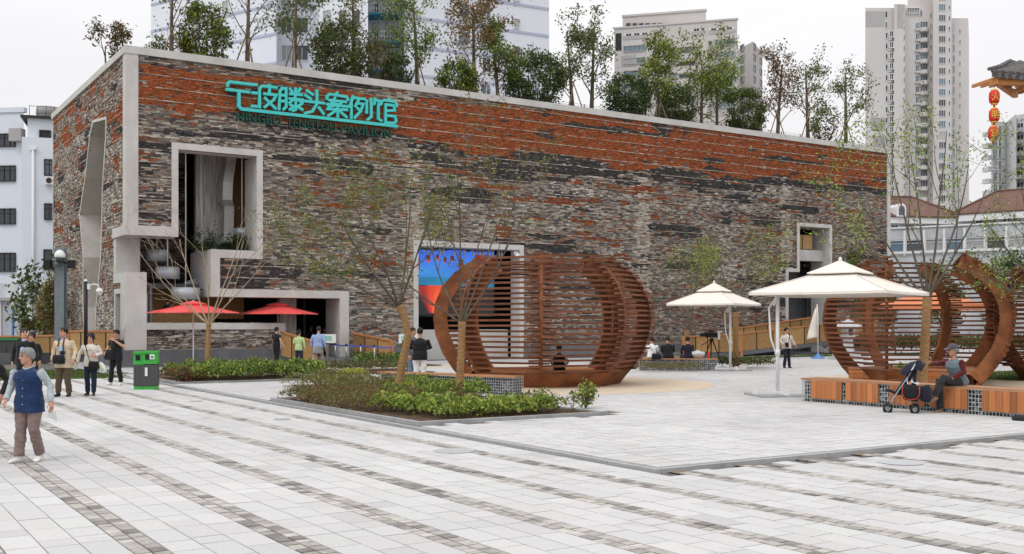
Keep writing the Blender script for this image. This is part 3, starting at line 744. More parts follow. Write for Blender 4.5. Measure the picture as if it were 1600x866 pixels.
# opening B: the screen with its picture, dark hall and row of lamps
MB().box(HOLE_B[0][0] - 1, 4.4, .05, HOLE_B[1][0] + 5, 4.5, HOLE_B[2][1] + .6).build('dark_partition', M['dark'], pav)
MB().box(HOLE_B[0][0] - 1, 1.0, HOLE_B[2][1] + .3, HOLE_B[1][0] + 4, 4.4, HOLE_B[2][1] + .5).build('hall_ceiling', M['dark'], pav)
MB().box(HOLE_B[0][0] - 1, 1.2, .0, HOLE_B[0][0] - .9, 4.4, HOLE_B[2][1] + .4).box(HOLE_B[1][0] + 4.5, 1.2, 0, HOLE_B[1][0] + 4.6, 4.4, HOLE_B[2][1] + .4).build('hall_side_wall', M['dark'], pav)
# ---- the lit screen in the hall behind opening B, and what hangs there
def screen_mesh():
    nx, nz = 96, 84
    u0, u1 = HOLE_B[0][0] - .1, FW(772, 430, 1.3)[0]; z0, z1 = FW(700, 492, 1.3)[1], HOLE_B[2][1] + .12
    gx = np.linspace(0, 1, nx + 1); gz = np.linspace(0, 1, nz + 1)
    X, Z = np.meshgrid(gx, gz, indexing='ij')
    v = np.stack([u0 + X * (u1 - u0), np.full_like(X, 1.3), z0 + Z * (z1 - z0)], -1).reshape(-1, 3)
    i, j = np.meshgrid(np.arange(nx), np.arange(nz), indexing='ij'); a = (i * (nz + 1) + j).ravel()
    q = np.stack([a, a + nz + 1, a + nz + 2, a + 1], 1)
    x = ((i + .5) / nx).ravel(); z = ((j + .5) / nz).ravel()
    c = np.zeros((len(x), 3)) + (.012, .012, .016)
    nz_ = fbm(x * 6, z * 6)
    edge = .985 - .08 * fbm(x * 9, x * 0 + 2)
    blue = (z > .42 + .05 * (fbm(x * 5, z * 3) - .5)) & (z < edge)
    bl = np.stack([.02 + .05 * z * nz_, .12 + .22 * (1 - np.abs(z - .6) * 2) * nz_ + .1 * x * 0, .42 + .5 * z], 1)
    bl = np.where((z < .55)[:, None], np.stack([.01 + 0 * z, .10 + .2 * nz_, .24 + .3 * nz_], 1), bl)
    c = np.where(blue[:, None], bl, c)
    d = np.abs(x - (.34 + .10 * (z - .2))) / (.05 + .55 * np.clip(z, 0, .46))
    fl = (z < .42 + .06 * (nz_ - .5)) & (d < .9) & (z > .02)
    heat = np.clip(1 - d + .5 * (fbm(x * 14, z * 3) - .5), 0, 1) * np.clip(1.15 - z * 1.2, 0, 1)
    fr = np.stack([.12 + 1.1 * heat, .01 + .16 * heat ** 2, .012 + .03 * heat ** 2], 1)
    c = np.where(fl[:, None], fr, c)
    for lx, lz, r in ((.12, .74, .045), (.26, .82, .025), (.36, .84, .02), (.44, .80, .018), (.02, .72, .03), (.62, .76, .03), (.52, .83, .02)):
        m_ = (np.abs(x - lx) < r) & (np.abs(z - lz) < r * 2.2); c[m_] = (.10, .012, .01)
        m_ = (np.abs(x - lx) < r * .7) & (np.abs(z - lz + r * 1.6) < r * .6); c[m_] = (.55, .09, .02)
    rr = ((x - .86) / .12) ** 2 + ((z - .76) / .16) ** 2 < 1; c[rr] = np.array((.28, .03, .02)) * (.5 + nz_[rr][:, None])
    me = mesh_np('screen', v, q, M['screen'], c)
    return me
_mm, _t, _b = _m('lit_screen')
_an = _t.nodes.new('ShaderNodeAttribute'); _an.attribute_name = 'Col'
_b.inputs['Base Color'].default_value = (.01, .01, .01, 1); _b.inputs['Roughness'].default_value = .4
_t.links.new(_an.outputs['Color'], _b.inputs['Emission Color']); _b.inputs['Emission Strength'].default_value = .95
M['screen'] = _mm
scr = empty('video_screen', C0, ROTZ, 'large lit video screen with blue sky and red flare inside the wall opening', 'screen')
link('screen_picture', screen_mesh(), scr)
u0, u1 = HOLE_B[0][0] - .1, FW(772, 430, 1.3)[0]; z0, z1 = FW(700, 492, 1.3)[1], HOLE_B[2][1] + .12
MB().box(u0, 1.32, z0 - .1, u1, 1.45, z1).build('screen_case', M['black'], scr)
spot_src = None
for i, px in enumerate([676, 687, 693, 709, 718, 725, 739, 750, 755, 764, 770, 780, 784]):
    u, z = FW(px, 384, .65)
    t = empty('spotlight', W(0, 0) + C0 + Vector((CA * u - SA * .65, SA * u + CA * .65, HOLE_B[2][1] + .27)), ROTZ, '%s silver spotlight from the left under the top of the screen opening' % ('first second third fourth fifth sixth seventh eighth ninth tenth eleventh twelfth last'.split()[i]), 'spotlight', 'row of spotlights over the screen')
    MB().tube([(0, 0, -.3), (0, 0, -.62)], .055, 10).build('lamp_body', M['silver'], t); MB().tube([(0, 0, .0), (0, 0, -.3)], .012, 6).build('lamp_rod', M['black'], t)
u, z = FW(805, 397, -.1)
t = empty('dome_camera', C0 + W(u, -.15, z), ROTZ, 'white dome camera on the right post of the screen opening', 'camera')
MB().box(-.05, -.02, -.05, .05, .09, .12).build('bracket', M['white'], t); MB().tube([(0, -.02, .03), (0, -.12, .08), (0, -.16, .0)], .03).lathe([(.02, .0), (.1, -.02), (.12, -.14), (.1, -.18)], (0, -.16, .02), 16).build('housing', M['white'], t); MB().ball((0, -.16, -.17), .085).build('dome', M['glass_dark'], t)
# bench and white steps seen low in opening B
MB().box(HOLE_B[0][0] + .1, 1.0, .05, HOLE_B[1][0] - .05, 1.1, FW(740, 515, 1)[1]).build('low_white_wall', M['concrete'], pav)
# pendant drum lamps in the corner opening
def at_front(px, py, v): u, z = FW(px, py, v); return u, v, z
for px, py, v, r, lab in ((245, 400, 2.6, .5, 'silver drum lamp hanging against the dark brick, farthest left'), (262, 427, 1.6, .52, 'silver drum lamp hanging over the bamboo ramp, above the red parasol'),
                          (290, 459, .9, .62, 'wide silver drum lamp hanging lowest, just behind the red parasol'), (314, 378, 2.3, .32, 'silver drum lamp half hidden by the planting on the sill'), (378, 364, 1.5, .36, 'silver drum lamp hanging at the right of the tall opening')):
    u, z = FW(px, py, v)
    t = empty('drum_lamp', C0 + W(u, v, z), ROTZ, lab, 'pendant lamp', 'drum lamps hanging in the corner opening')
    h = .26 if r > .4 else .2
    MB().lathe([(r * .96, -h), (r, -h), (r, h), (r * .96, h)], (0, 0, 0), 32).build('lamp_shade', M['silver'], t)
    MB().tube([(0, 0, h), (0, 0, (ROOF - 1.0 - z) if r > .6 or px > 300 else ZA['lint'] + (3.6 if px < 250 else 3.3) - z)], .022, 6).build('lamp_rod', M['canvas_white'], t)
# ---- roof-edge wire fence
fence = empty('roof_fence', C0 + W(0, 0, ROOF), ROTZ, 'low black wire fence along the roof edge behind the white coping', 'fence')
mb = MB()
for k in range(24): MB().box(9 + k * 1.7, .52, -.1, 9.04 + k * 1.7, .56, .32).build('fence_post', M['black'], fence)
for z in (.08, .2, .3): mb.bar((9, .54, z), (9 + 23 * 1.7, .54, z), .012, .012)
mb.build('fence_wire', M['black'], fence)
# ================================================================== lettering on the wall
sign = empty('building_sign', C0, ROTZ, 'turquoise Chinese sign with underline and dark green English lettering on the brick wall', 'sign')
M['turq'] = mat('turquoise_letter', (.06, .56, .54), .4, c2=(.07, .61, .58), scale=3)
M['turq_side'] = M['turq']
M['dkgreen'] = mat('dark_green_letter', (.008, .075, .055), .5)
def SG(x, y): return FW(340 + x * 300 / 1600, 110 + y * 120 / 640, -.22)
CH = [
 [[(85, 130), (85, 108), (100, 95), (270, 115)], [(275, 117), (330, 121)], [(75, 158), (265, 182)], [(287, 187), (330, 191)]],
 [[(285, 298), (330, 301)], [(350, 312), (350, 150), (372, 130), (495, 143)], [(432, 122), (432, 205)], [(385, 195), (488, 206), (468, 245), (390, 308)], [(392, 228), (485, 322)]],
 [[(512, 328), (520, 175), (540, 148), (570, 152), (572, 302), (548, 327)], [(524, 205), (566, 210)], [(524, 255), (566, 259)], [(602, 152), (622, 182)], [(692, 152), (668, 184)], [(600, 196), (705, 206)], [(596, 236), (712, 247)],
  [(652, 150), (645, 228), (595, 275)], [(655, 238), (710, 274)], [(650, 258), (650, 328), (622, 338)], [(602, 285), (632, 302)], [(598, 328), (636, 302)], [(696, 282), (668, 302)], [(664, 304), (708, 330)]],
 [[(745, 168), (795, 204)], [(730, 206), (780, 240)], [(692, 252), (890, 275)], [(828, 165), (828, 278), (790, 342), (725, 358)], [(842, 308), (886, 366)]],
 [[(912, 240), (914, 215), (935, 198), (1078, 222), (1086, 250)], [(995, 184), (998, 204)], [(980, 226), (950, 270), (1050, 302)], [(928, 248), (1072, 264)], [(1040, 262), (1008, 288), (920, 304)], [(908, 282), (1100, 304)], [(912, 322), (1082, 330)], [(1000, 306), (1000, 390)], [(982, 338), (920, 380)], [(1018, 342), (1076, 392)]],
 [[(1132, 214), (1104, 292)], [(1115, 270), (1115, 400)], [(1142, 230), (1230, 240)], [(1178, 240), (1146, 302)], [(1166, 275), (1214, 282), (1190, 342), (1140, 398)], [(1160, 310), (1186, 336)], [(1242, 250), (1242, 356)], [(1280, 236), (1280, 388), (1248, 412)]],
 [[(1316, 234), (1304, 284)], [(1315, 250), (1370, 260), (1358, 288)], [(1340, 275), (1340, 402), (1366, 422)], [(1388, 248), (1476, 262), (1492, 278), (1492, 302)], [(1430, 238), (1432, 252)], [(1400, 282), (1400, 436)], [(1402, 286), (1468, 294), (1476, 334), (1402, 338)], [(1402, 376), (1478, 384), (1488, 424), (1470, 440), (1402, 437)]],
]
def stroke_mesh(mb, pl, wd, y0, y1):
    p = [Vector((a, b)) for a, b in pl]
    L_, R_ = [], []
    for i, q in enumerate(p):
        d1 = (q - p[i - 1]).normalized() if i else None; d2 = (p[i + 1] - q).normalized() if i < len(p) - 1 else None
        d = ((d1 or d2) + (d2 or d1)).normalized(); nrm = Vector((-d.y, d.x)); k = 1 / max(.5, nrm.dot(Vector((-(d1 or d2).y, (d1 or d2).x))))
        ext = Vector((0, 0))
        if i == 0: ext = -d * wd * .25
        if i == len(p) - 1: ext = d * wd * .25
        L_.append(q + ext + nrm * wd / 2 * k); R_.append(q + ext - nrm * wd / 2 * k)
    n = len(p); v = []
    for y in (y0, y1):
        v += [(a.x, y, a.y) for a in L_] + [(a.x, y, a.y) for a in R_]
    f = []
    for i in range(n - 1):
        f += [(i, i + 1, n + i + 1, n + i), (2 * n + i, 3 * n + i, 3 * n + i + 1, 2 * n + i + 1), (i, 2 * n + i, 2 * n + i + 1, i + 1), (n + i, n + i + 1, 3 * n + i + 1, 3 * n + i)]
    f += [(0, n, 3 * n, 2 * n), (n - 1, 3 * n - 1, 4 * n - 1, 2 * n - 1)]
    mb.add(v, f)
for ch in CH:
    mb = MB()
    for i, st_ in enumerate(ch): stroke_mesh(mb, [SG(*q) for q in st_], .122, -.24 - .002 * i, -.10)
    mb.build('character', M['turq'], sign)
mb = MB(); stroke_mesh(mb, [SG(*q) for q in [(178, 168), (178, 300), (200, 323), (1495, 466)]], .14, -.245, -.09); mb.build('underline', M['turq'], sign)
mb = MB()
for k in range(14):
    q = SG(215 + k * 96, 326 + k * 10.6); mb.bar((q[0], -.1, q[1]), (q[0], .06, q[1]), .05, .05)
mb.build('sign_bracket', M['plinth'], sign)
def text_mesh(txt, size, ext, name):
    cu = bpy.data.curves.new(name, 'FONT'); cu.body = txt; cu.size = size; cu.extrude = ext; cu.resolution_u = 2
    o = bpy.data.objects.new(name, cu); COL.objects.link(o)
    dg = bpy.context.evaluated_depsgraph_get(); dg.update()
    me = bpy.data.meshes.new_from_object(o.evaluated_get(dg)); me.name = name
    bpy.data.objects.remove(o); bpy.data.curves.remove(cu)
    return me
def fit_text(me, w, h):
    n = len(me.vertices); c = np.empty(n * 3, np.float32); me.vertices.foreach_get('co', c); c = c.reshape(-1, 3)
    lo = c.min(0); hi = c.max(0)
    c[:, 0] = (c[:, 0] - lo[0]) / (hi[0] - lo[0]) * w; c[:, 1] = (c[:, 1] - lo[1]) / (hi[1] - lo[1]) * h
    me.vertices.foreach_set('co', c.ravel()); me.update(); return me
words_ = [('NINGBO', 155, 530, 358, 467), ('TENGTOU', 572, 985, 395, 525), ('PAVILION', 1030, 1448, 465, 563)]
for txt, x0, x1, y0, y1 in words_:
    a = SG(x0, y0 + 62); b = SG(x1, y1 - 2); h = .42
    me = fit_text(text_mesh(txt, 1, .07, 'lettering'), b[0] - a[0], h)
    me.materials.clear(); me.materials.append(M['dkgreen'])
    o = link('lettering', me, sign, (a[0], -.2, (SG(x0, y0 + 62)[1] + SG(x1, y1)[1]) / 2), (R(90), 0, 0))
# ================================================================== lattice pavilions
PROF = [(2.42, .12), (2.72, .45), (3.05, .95), (3.26, 1.5), (3.33, 2.0), (3.27, 2.5), (3.05, 3.0), (2.68, 3.42), (2.25, 3.72), (1.95, 3.86)]
def prof_r(z):
    for (r0, z0), (r1, z1) in zip(PROF[:-1], PROF[1:]):
        if z0 <= z <= z1: return r0 + (r1 - r0) * (z - z0) / (z1 - z0)
    return PROF[-1][0] if z > 3 else PROF[0][0]
def lattice(ribs, open_spans, label, seed, clean=()):
    """ribs: (x, y, bearing) of each upright arc, in order round the pavilion; bearing 0 points towards -y, positive to +x.
    open_spans: gaps left as entrance (index of the rib before); clean: ribs past which no slat runs"""
    r = random.Random(seed)
    cx = sum(q[0] for q in ribs) / len(ribs); cy = sum(q[1] for q in ribs) / len(ribs)
    g = empty('lattice_pavilion', (cx, cy, 0), 0, label, 'pavilion', 'rusted slat pavilions on the square')
    D = lambda a: Vector((math.sin(R(a)), -math.cos(R(a)), 0))
    K = [(Vector((x - cx, y - cy, 0)), D(a)) for x, y, a in ribs]; n = len(PROF)
    for c, d in K:
        tan = Vector((-d.y, d.x, 0)); inn = []
        for i, (q, z) in enumerate(PROF):
            p0 = PROF[max(i - 1, 0)]; p1 = PROF[min(i + 1, n - 1)]; tx, tz = p1[0] - p0[0], p1[1] - p0[1]; l = math.hypot(tx, tz)
            inn.append((q - tz / l * .42, z + tx / l * .42))
        th = .045; poly = PROF + inn[::-1]; m_ = len(poly); F = []
        V = [c + d * q + Vector((0, 0, z)) + tan * th for q, z in poly] + [c + d * q + Vector((0, 0, z)) - tan * th for q, z in poly]
        for i in range(n - 1): F += [(i, i + 1, m_ - 2 - i, m_ - 1 - i), (m_ + i, 2 * m_ - 1 - i, 2 * m_ - 2 - i, m_ + i + 1)]
        for i in range(m_): F.append((i, m_ + i, m_ + (i + 1) % m_, (i + 1) % m_))
        MB().add(V, F).build('rib', M['corten'], g)
    step = .152; N_ = len(K)
    for si in range(N_):
        (c0, d0), (c1, d1) = K[si], K[(si + 1) % N_]
        z = .50 + (step / 2 if si % 2 else 0)
        if si in open_spans:
            if si == open_spans[0]: continue
            z = 3.46 + (step / 2 if si % 2 else 0)
        while z < 3.86:
            q = prof_r(z) - (.06 if z < 3.5 else .02)
            p0 = c0 + d0 * q; p1 = c1 + d1 * q; dd = (p1 - p0).normalized(); e = r.uniform(.22, .46) if si not in clean else -.04; e2 = r.uniform(.22, .46) if (si + 1) % N_ not in clean else -.04
            p0 = p0 - dd * e; p1 = p1 + dd * e2; L = (p1 - p0).length
            me = MB().box(-L / 2, -.055, -.029, L / 2, .055, .029).mesh('slat', M['slat'])
            mid = (p0 + p1) / 2
            link('slat', me, g, (mid.x, mid.y, z + r.uniform(-.008, .008)), (r.uniform(-.02, .02), 0, math.atan2(dd.y, dd.x) + r.uniform(-.006, .006)))
            z += step
        b0, b1, t0, t1 = c0 + d0 * 2.36, c1 + d1 * 2.36, c0 + d0 * 2.70, c1 + d1 * 2.70; up = Vector((0, 0, .44)); i0, i1 = c0 + d0 * 2.2, c1 + d1 * 2.2; j0, j1 = c0 + d0 * 2.52, c1 + d1 * 2.52
        MB().add([b0, b1, t1 + up, t0 + up, i0, i1, j1 + up, j0 + up], [(0, 1, 2, 3), (5, 4, 7, 6), (3, 2, 6, 7), (0, 3, 7, 4), (1, 5, 6, 2), (0, 4, 5, 1)]).build('base_plate', M['corten'], g)
        k0, k1, i0, i1 = c0 + d0 * 2.5, c1 + d1 * 2.5, c0 + d0 * 2.0, c1 + d1 * 2.0
        for row in range(4):
            f0 = row / 4; f1 = (row + .92) / 4
            q = [k0.lerp(i0, f0), k1.lerp(i1, f0), k1.lerp(i1, f1), k0.lerp(i0, f1)]
            MB().add([p_ + Vector((0, 0, .40)) for p_ in q] + [p_ + Vector((0, 0, .45)) for p_ in q], [(3, 2, 1, 0), (4, 5, 6, 7), (0, 1, 5, 4), (1, 2, 6, 5), (2, 3, 7, 6), (3, 0, 4, 7)]).build('bench_board', M['bench_top'], g)
        h_ = Vector((0, 0, .399)); m0, m1 = c0 + d0 * 2.06, c1 + d1 * 2.06
        MB().add([i0, i1, i1 + h_, i0 + h_, m0, m1, m1 + h_, m0 + h_], [(0, 3, 2, 1), (3, 7, 6, 2), (4, 5, 6, 7)]).build('bench_front', M['bench_wood'], g)
    return g
lattice([(GC1[0], GC1[1], a) for a in (-90, -46, -2, 44, 90, 135, 180, 225)], [0, 5, 6], 'rusted slat pavilion standing on the sandy circle in front of the video screen', 3, (0,))
x2, y2 = GC2
lattice([(x2, y2, -113.5), (11.89, 33.92, -19.3), (11.21, 31.55, 63.5), (12.85, 36.1, 68.5), (11.89, 34.45, 118.5), (x2, y2, 199.5)], [1, 5], 'rusted slat pavilion with a wide entrance behind the man with the pushchair', 4, (0,))
q0, q1 = P(1326, 0, 33.2), P(1522, 0, 30.9); q0.z = q1.z = 0
eb = empty('entrance_bench', q0, math.atan2((q1 - q0).y, (q1 - q0).x), 'low timber bench across the entrance of the right slat pavilion', 'bench'); L_ = (q1 - q0).length
for k in range(3): MB().box(.0, .0, .03 + k * .14, L_, .05, .16 + k * .14).build('front_board', M['bench_wood'], eb)
for k in range(3): MB().box(-.02, -.03 + k * .19, .455, L_ + .02, .15 + k * .19, .495).build('seat_board', M['bench_top'], eb)
for x in (.1, L_ / 2, L_ - .1): MB().box(x - .05, .06, 0, x + .05, .5, .45).build('support', M['corten'], eb)
lattice([(18.9, 34.6, a) for a in (-90, -46, -2, 44, 90, 135, 180, 225)], [], 'rusted slat pavilion cut off by the right edge of the picture', 5)
# ================================================================== gabion benches
def gabion_bench(a, b, h, depth, label, panels, front, top=True, cell=.075):
    """a, b: ends of the front line; panels: list of (t0, t1) in metres clad in upright boards"""
    a = Vector(a); b = Vector(b); L = (b - a).length; rz = math.atan2((b - a).y, (b - a).x)
    g = empty('gabion_bench', a, rz, label, 'bench')
    y0, y1 = (0, depth) if front < 0 else (-depth, 0)
    MB().box(.03, y0 + .05, 0, L - .03, y1 - .05, h - .09).build('dark_core', M['dark'], g)  # plain dark box painted in for the shade inside the wire basket
    mb = MB(); n = int(L / cell); r = .0055
    for (yy) in (y0 + .01, y1 - .01):
        for i in range(n + 1): mb.cbox(i * L / n, yy, (h - .05) / 2, r * 2, r * 2, h - .05)
        k = int((h - .05) / cell)
        for j in range(k + 1): mb.cbox(L / 2, yy, .01 + j * (h - .07) / k, L, r * 2, r * 2)
    for xx in (0, L):
        k = int(depth / cell)
        for i in range(1, k): mb.cbox(xx, y0 + i * depth / k, (h - .05) / 2, r * 2, r * 2, h - .05)
        k = int((h - .05) / cell)
        for j in range(k + 1): mb.cbox(xx, (y0 + y1) / 2, .01 + j * (h - .07) / k, r * 2, depth, r * 2)
    mb.build('wire_mesh', M['galv'], g)
    rr = random.Random(int(L * 100))
    mb = MB()
    for i in range(int(L * h * 90)):
        x = rr.uniform(.06, L - .06); z = rr.uniform(.04, h - .1); s_ = rr.uniform(.03, .055); mb.ball((x, (y0 + .05 if front < 0 else y1 - .05), z), (s_, s_ * .6, s_ * .8), 5, 0, 3)
    tag(mb.build('stones', M['kerb'], g), kind='stuff')
    yf = y0 if front < 0 else y1
    for t0, t1 in panels:
        nb = max(2, round((t1 - t0) / .145)); wd = (t1 - t0) / nb
        for i in range(nb):
            x = t0 + i * wd
            MB().box(x + .004, yf - .035 if front < 0 else yf + .012, .11, x + wd - .004, yf - .012 if front < 0 else yf + .035, h - .045).build('board', M['bench_wood'], g)
    if top:
        nb = 4; wd = depth / nb
        for i in range(nb): MB().box(-.02, y0 + i * wd + .004 - (.04 if i == 0 else 0), h - .04, L + .02, y0 + (i + 1) * wd - .004, h).build('seat_board', M['bench_top'], g)
    return g
gabion_bench(W(19.4, 17.55), W(19.4, 6.5), .57, .62, 'long wood-clad gabion bench where the man in the cap sits', [(.29, 1.19), (1.30, 2.19), (2.47, 3.37), (3.48, 4.36), (4.68, 5.58), (5.69, 6.6), (6.9, 7.8), (7.9, 8.8), (9.1, 10)], -1)
gabion_bench(Vector((-3.75, 30.1, 0)), Vector((.0, 27.35, 0)), .50, .5, 'wire gabion bench with reddish seat boards behind the front flower bed', [], -1)
gabion_bench(Vector((5.0, 41.9, 0)), Vector((8.0, 41.7, 0)), .5, .6, 'wire gabion bench with three people sitting near the brick wall', [], -1)
gabion_bench(Vector((4.2, 44.5, 0)), Vector((7.6, 45.6, 0)), .45, .5, 'wire gabion bench half hidden behind the first slat pavilion', [], -1)
# ================================================================== parasols
def canopy_mesh(n, r, h, drop, sag, rot, mb, mm, c=(0, 0, 0), rin=0.0, hin=0.0, sub=4, val=.1):
    """n-sided canopy from the top (rin, hin) down to the eave, sides sagging between the ribs, with a valance"""
    rings = []
    for i in range(sub + 1):
        t = i / sub; ring = []
        for k in range(n * 4):
            f = (k % 4) / 4; a0 = rot + 2 * math.pi * (k // 4) / n; a1 = a0 + 2 * math.pi / n
            q = rin + (r - rin) * t
            p = Vector((math.cos(a0), math.sin(a0))).lerp(Vector((math.cos(a1), math.sin(a1))), f) * q
            z = hin + (h - hin) * t
            z -= sag * math.sin(math.pi * f) * t * .6 + sag * .9 * math.sin(math.pi * t)
            ring.append((c[0] + p.x, c[1] + p.y, c[2] + z))
        rings.append(ring)
    m_ = n * 4
    if val: rings.append([(x, y, z - val) for x, y, z in rings[-1]])
    v = [q for rg in rings for q in rg]; f = [(i * m_ + k, i * m_ + (k + 1) % m_, (i + 1) * m_ + (k + 1) % m_, (i + 1) * m_ + k) for i in range(len(rings) - 1) for k in range(m_)]
    mb.add(v, f, mm, False)
def side_parasol(loc, cdir, arm, label, half, rz):
    g = empty('cantilever_parasol', loc, 0, label, 'parasol', 'white cantilever parasols on the square')
    c = Vector(cdir).normalized() * arm
    MB().cbox(0, 0, .05, 1.3, 1.3, .05).build('base_slab', M['kerb'], g, rot=(0, 0, rz))
    mb = MB()
    for k in range(2): mb.cbox(0, 0, .105 + k * .003, 1.25 if k == 0 else .1, .1 if k == 0 else 1.25, .06)
    for sx_, sy_ in ((1, 0), (-1, 0), (0, 1), (0, -1)): mb.cbox(sx_ * .58, sy_ * .58, .12, .12, .12, .16)
    mb.build('base_cross', M['white'], g, rot=(0, 0, rz))
    MB().tube([(0, 0, .08), (0, 0, 2.75)], .048, 12).build('pole', M['white'], g)
    MB().tube([Vector((0, 0, .95)), Vector((-.18, -.02, 1.5)) , Vector((-.22, 0, 2.25)), Vector((.02, 0, 2.62))], .024, 8).build('strut', M['white'], g)
    MB().tube([(0, 0, 1.05), (0, 0, 1.2)], .07, 10).build('clamp', M['white'], g)
    MB().tube([Vector((-.1, 0, 2.3)), Vector((0, 0, 2.66)), c * .5 + Vector((0, 0, 3.05)), c + Vector((0, 0, 3.42))], .035, 8).build('arm', M['white'], g)
    top, eave = 3.42, 2.60
    mb = MB(); canopy_mesh(4, half, eave + .03, 0, .02, rz, mb, 0, (c.x, c.y, 0), .12, top - .14, 6, .06)
    mb.build('canopy', M['canvas_white'], g)
    mb = MB(); canopy_mesh(4, half * .37, top - .30, 0, .01, rz, mb, 0, (c.x, c.y, .02), .03, top + .02, 4, .03)
    mb.build('top_canopy', M['canvas_white'], g)
    mb = MB()
    for k in range(4):
        a = rz + k * math.pi / 2
        mb.tube([(c.x + math.cos(a) * half * f, c.y + math.sin(a) * half * f, top - .14 + (eave + .03 - top + .14) * (f - .05) / .95 - .018 * math.sin(math.pi * f) + .012) for f in (.36, .6, .8, 1.0)], .014, 5)
        b_ = a + math.pi / 2; mb.tube([(c.x + math.cos(a) * half, c.y + math.sin(a) * half, eave - .03), (c.x + (math.cos(a) + math.cos(b_)) * half / 2, c.y + (math.sin(a) + math.sin(b_)) * half / 2, eave - .035), (c.x + math.cos(b_) * half, c.y + math.sin(b_) * half, eave - .03)], .012, 5)
    mb.build('seam', M['canvas_white'], g)
    MB().lathe([(.03, top), (.05, top + .03), (.04, top + .1), (.015, top + .13)], (c.x, c.y, 0), 10).build('finial', M['white'], g)
    for k in range(4):
        a = rz + k * math.pi / 2
        MB().bar((c.x, c.y, top - .3), (c.x + math.cos(a) * half * .97, c.y + math.sin(a) * half * .97, eave + .05), .025, .03).build('canopy_rib', M['white'], g)
    return g
q = G(1215, 620)
side_parasol((q.x, q.y, 0), (1.0, .12, 0), 1.66, 'large white cantilever parasol with its arm to the right, beside the wooden bench', 2.42, R(8))
q = G(1141, 580)
side_parasol((q.x, q.y, 0), (-1.0, .1, 0), .62, 'white cantilever parasol farther back beside the tripod camera', 1.98, R(12))
def red_parasol(loc, label, r, ztop, zeave, base=True):
    g = empty('red_parasol', loc, 0, label, 'parasol', 'red parasols along the brick wall')
    MB().tube([(0, 0, .0), (0, 0, ztop + .02)], .026, 10).build('pole', M['white'], g)
    mb = MB(); canopy_mesh(8, r, zeave, 0, .02, R(10), mb, 0, (0, 0, 0), .28, ztop - .14, 5, .0); mb.build('canopy', M['canvas_red'], g)
    mb = MB(); canopy_mesh(8, .52, ztop - .12, 0, .0, R(10), mb, 0, (0, 0, .0), .02, ztop, 2, .06); mb.build('top_vent', M['canvas_red'], g)
    for k in range(8):
        a = R(10) + k * math.pi / 4
        MB().bar((math.cos(a) * .05, math.sin(a) * .05, ztop - .12), (math.cos(a) * r * .98, math.sin(a) * r * .98, zeave - .02), .014, .018).build('rib', M['white'], g)
    mb = MB()
    for k in range(8):
        a = R(10) + k * math.pi / 4; mb.tube([(math.cos(a) * q, math.sin(a) * q, ztop - .14 + (zeave - ztop + .14) * (q - .28) / (r - .28) - .018 * math.sin(math.pi * (q - .28) / (r - .28)) + .008) for q in (.3, .8, 1.3, r)], .012, 5)
    mb.build('seam', M['canvas_red'], g)
    if base: MB().lathe([(.28, 0), (.28, .05), (.06, .09), (.05, .3)], (0, 0, 0), 20).build('base', M['kerb'], g)
    return g
P0 = P(302, 575, 43.6); red_parasol((P0.x, P0.y, .0), 'red parasol on a tall white pole behind the bare tree, left of the two', 1.84, P(302, 470, 43.6).z, P(302, 489, 43.6).z)
uq, zq = FW(434, 500, .75)
p_ = C0 + W(uq, .75); red_parasol((p_.x, p_.y, .05), 'red parasol standing in the terrace opening beside the entrance, right of the two', 1.85, FW(434, 472, .75)[1] - .05, FW(434, 491, .75)[1] - .05)
# orange tent canopy behind the second pavilion
g = empty('orange_parasol', P(1452, 560, 46) * 1.0, 0, 'orange canopy standing on the lawn behind the right slat pavilion', 'parasol'); g.location.z = 0
mb = MB(); canopy_mesh(6, 2.3, P(0, 476, 46).z, 0, .03, R(20), mb, 0, (0, 0, 0), .05, P(0, 452, 46).z, 5, .22); mb.build('canopy', M['canvas_orange'], g)
MB().tube([(0, 0, 0), (0, 0, P(0, 453, 46).z)], .04, 10).build('pole', M['bench_wood'], g); MB().lathe([(.4, 0), (.4, .08), (.08, .12)], (0, 0, 0), 18).build('base', M['kerb'], g)
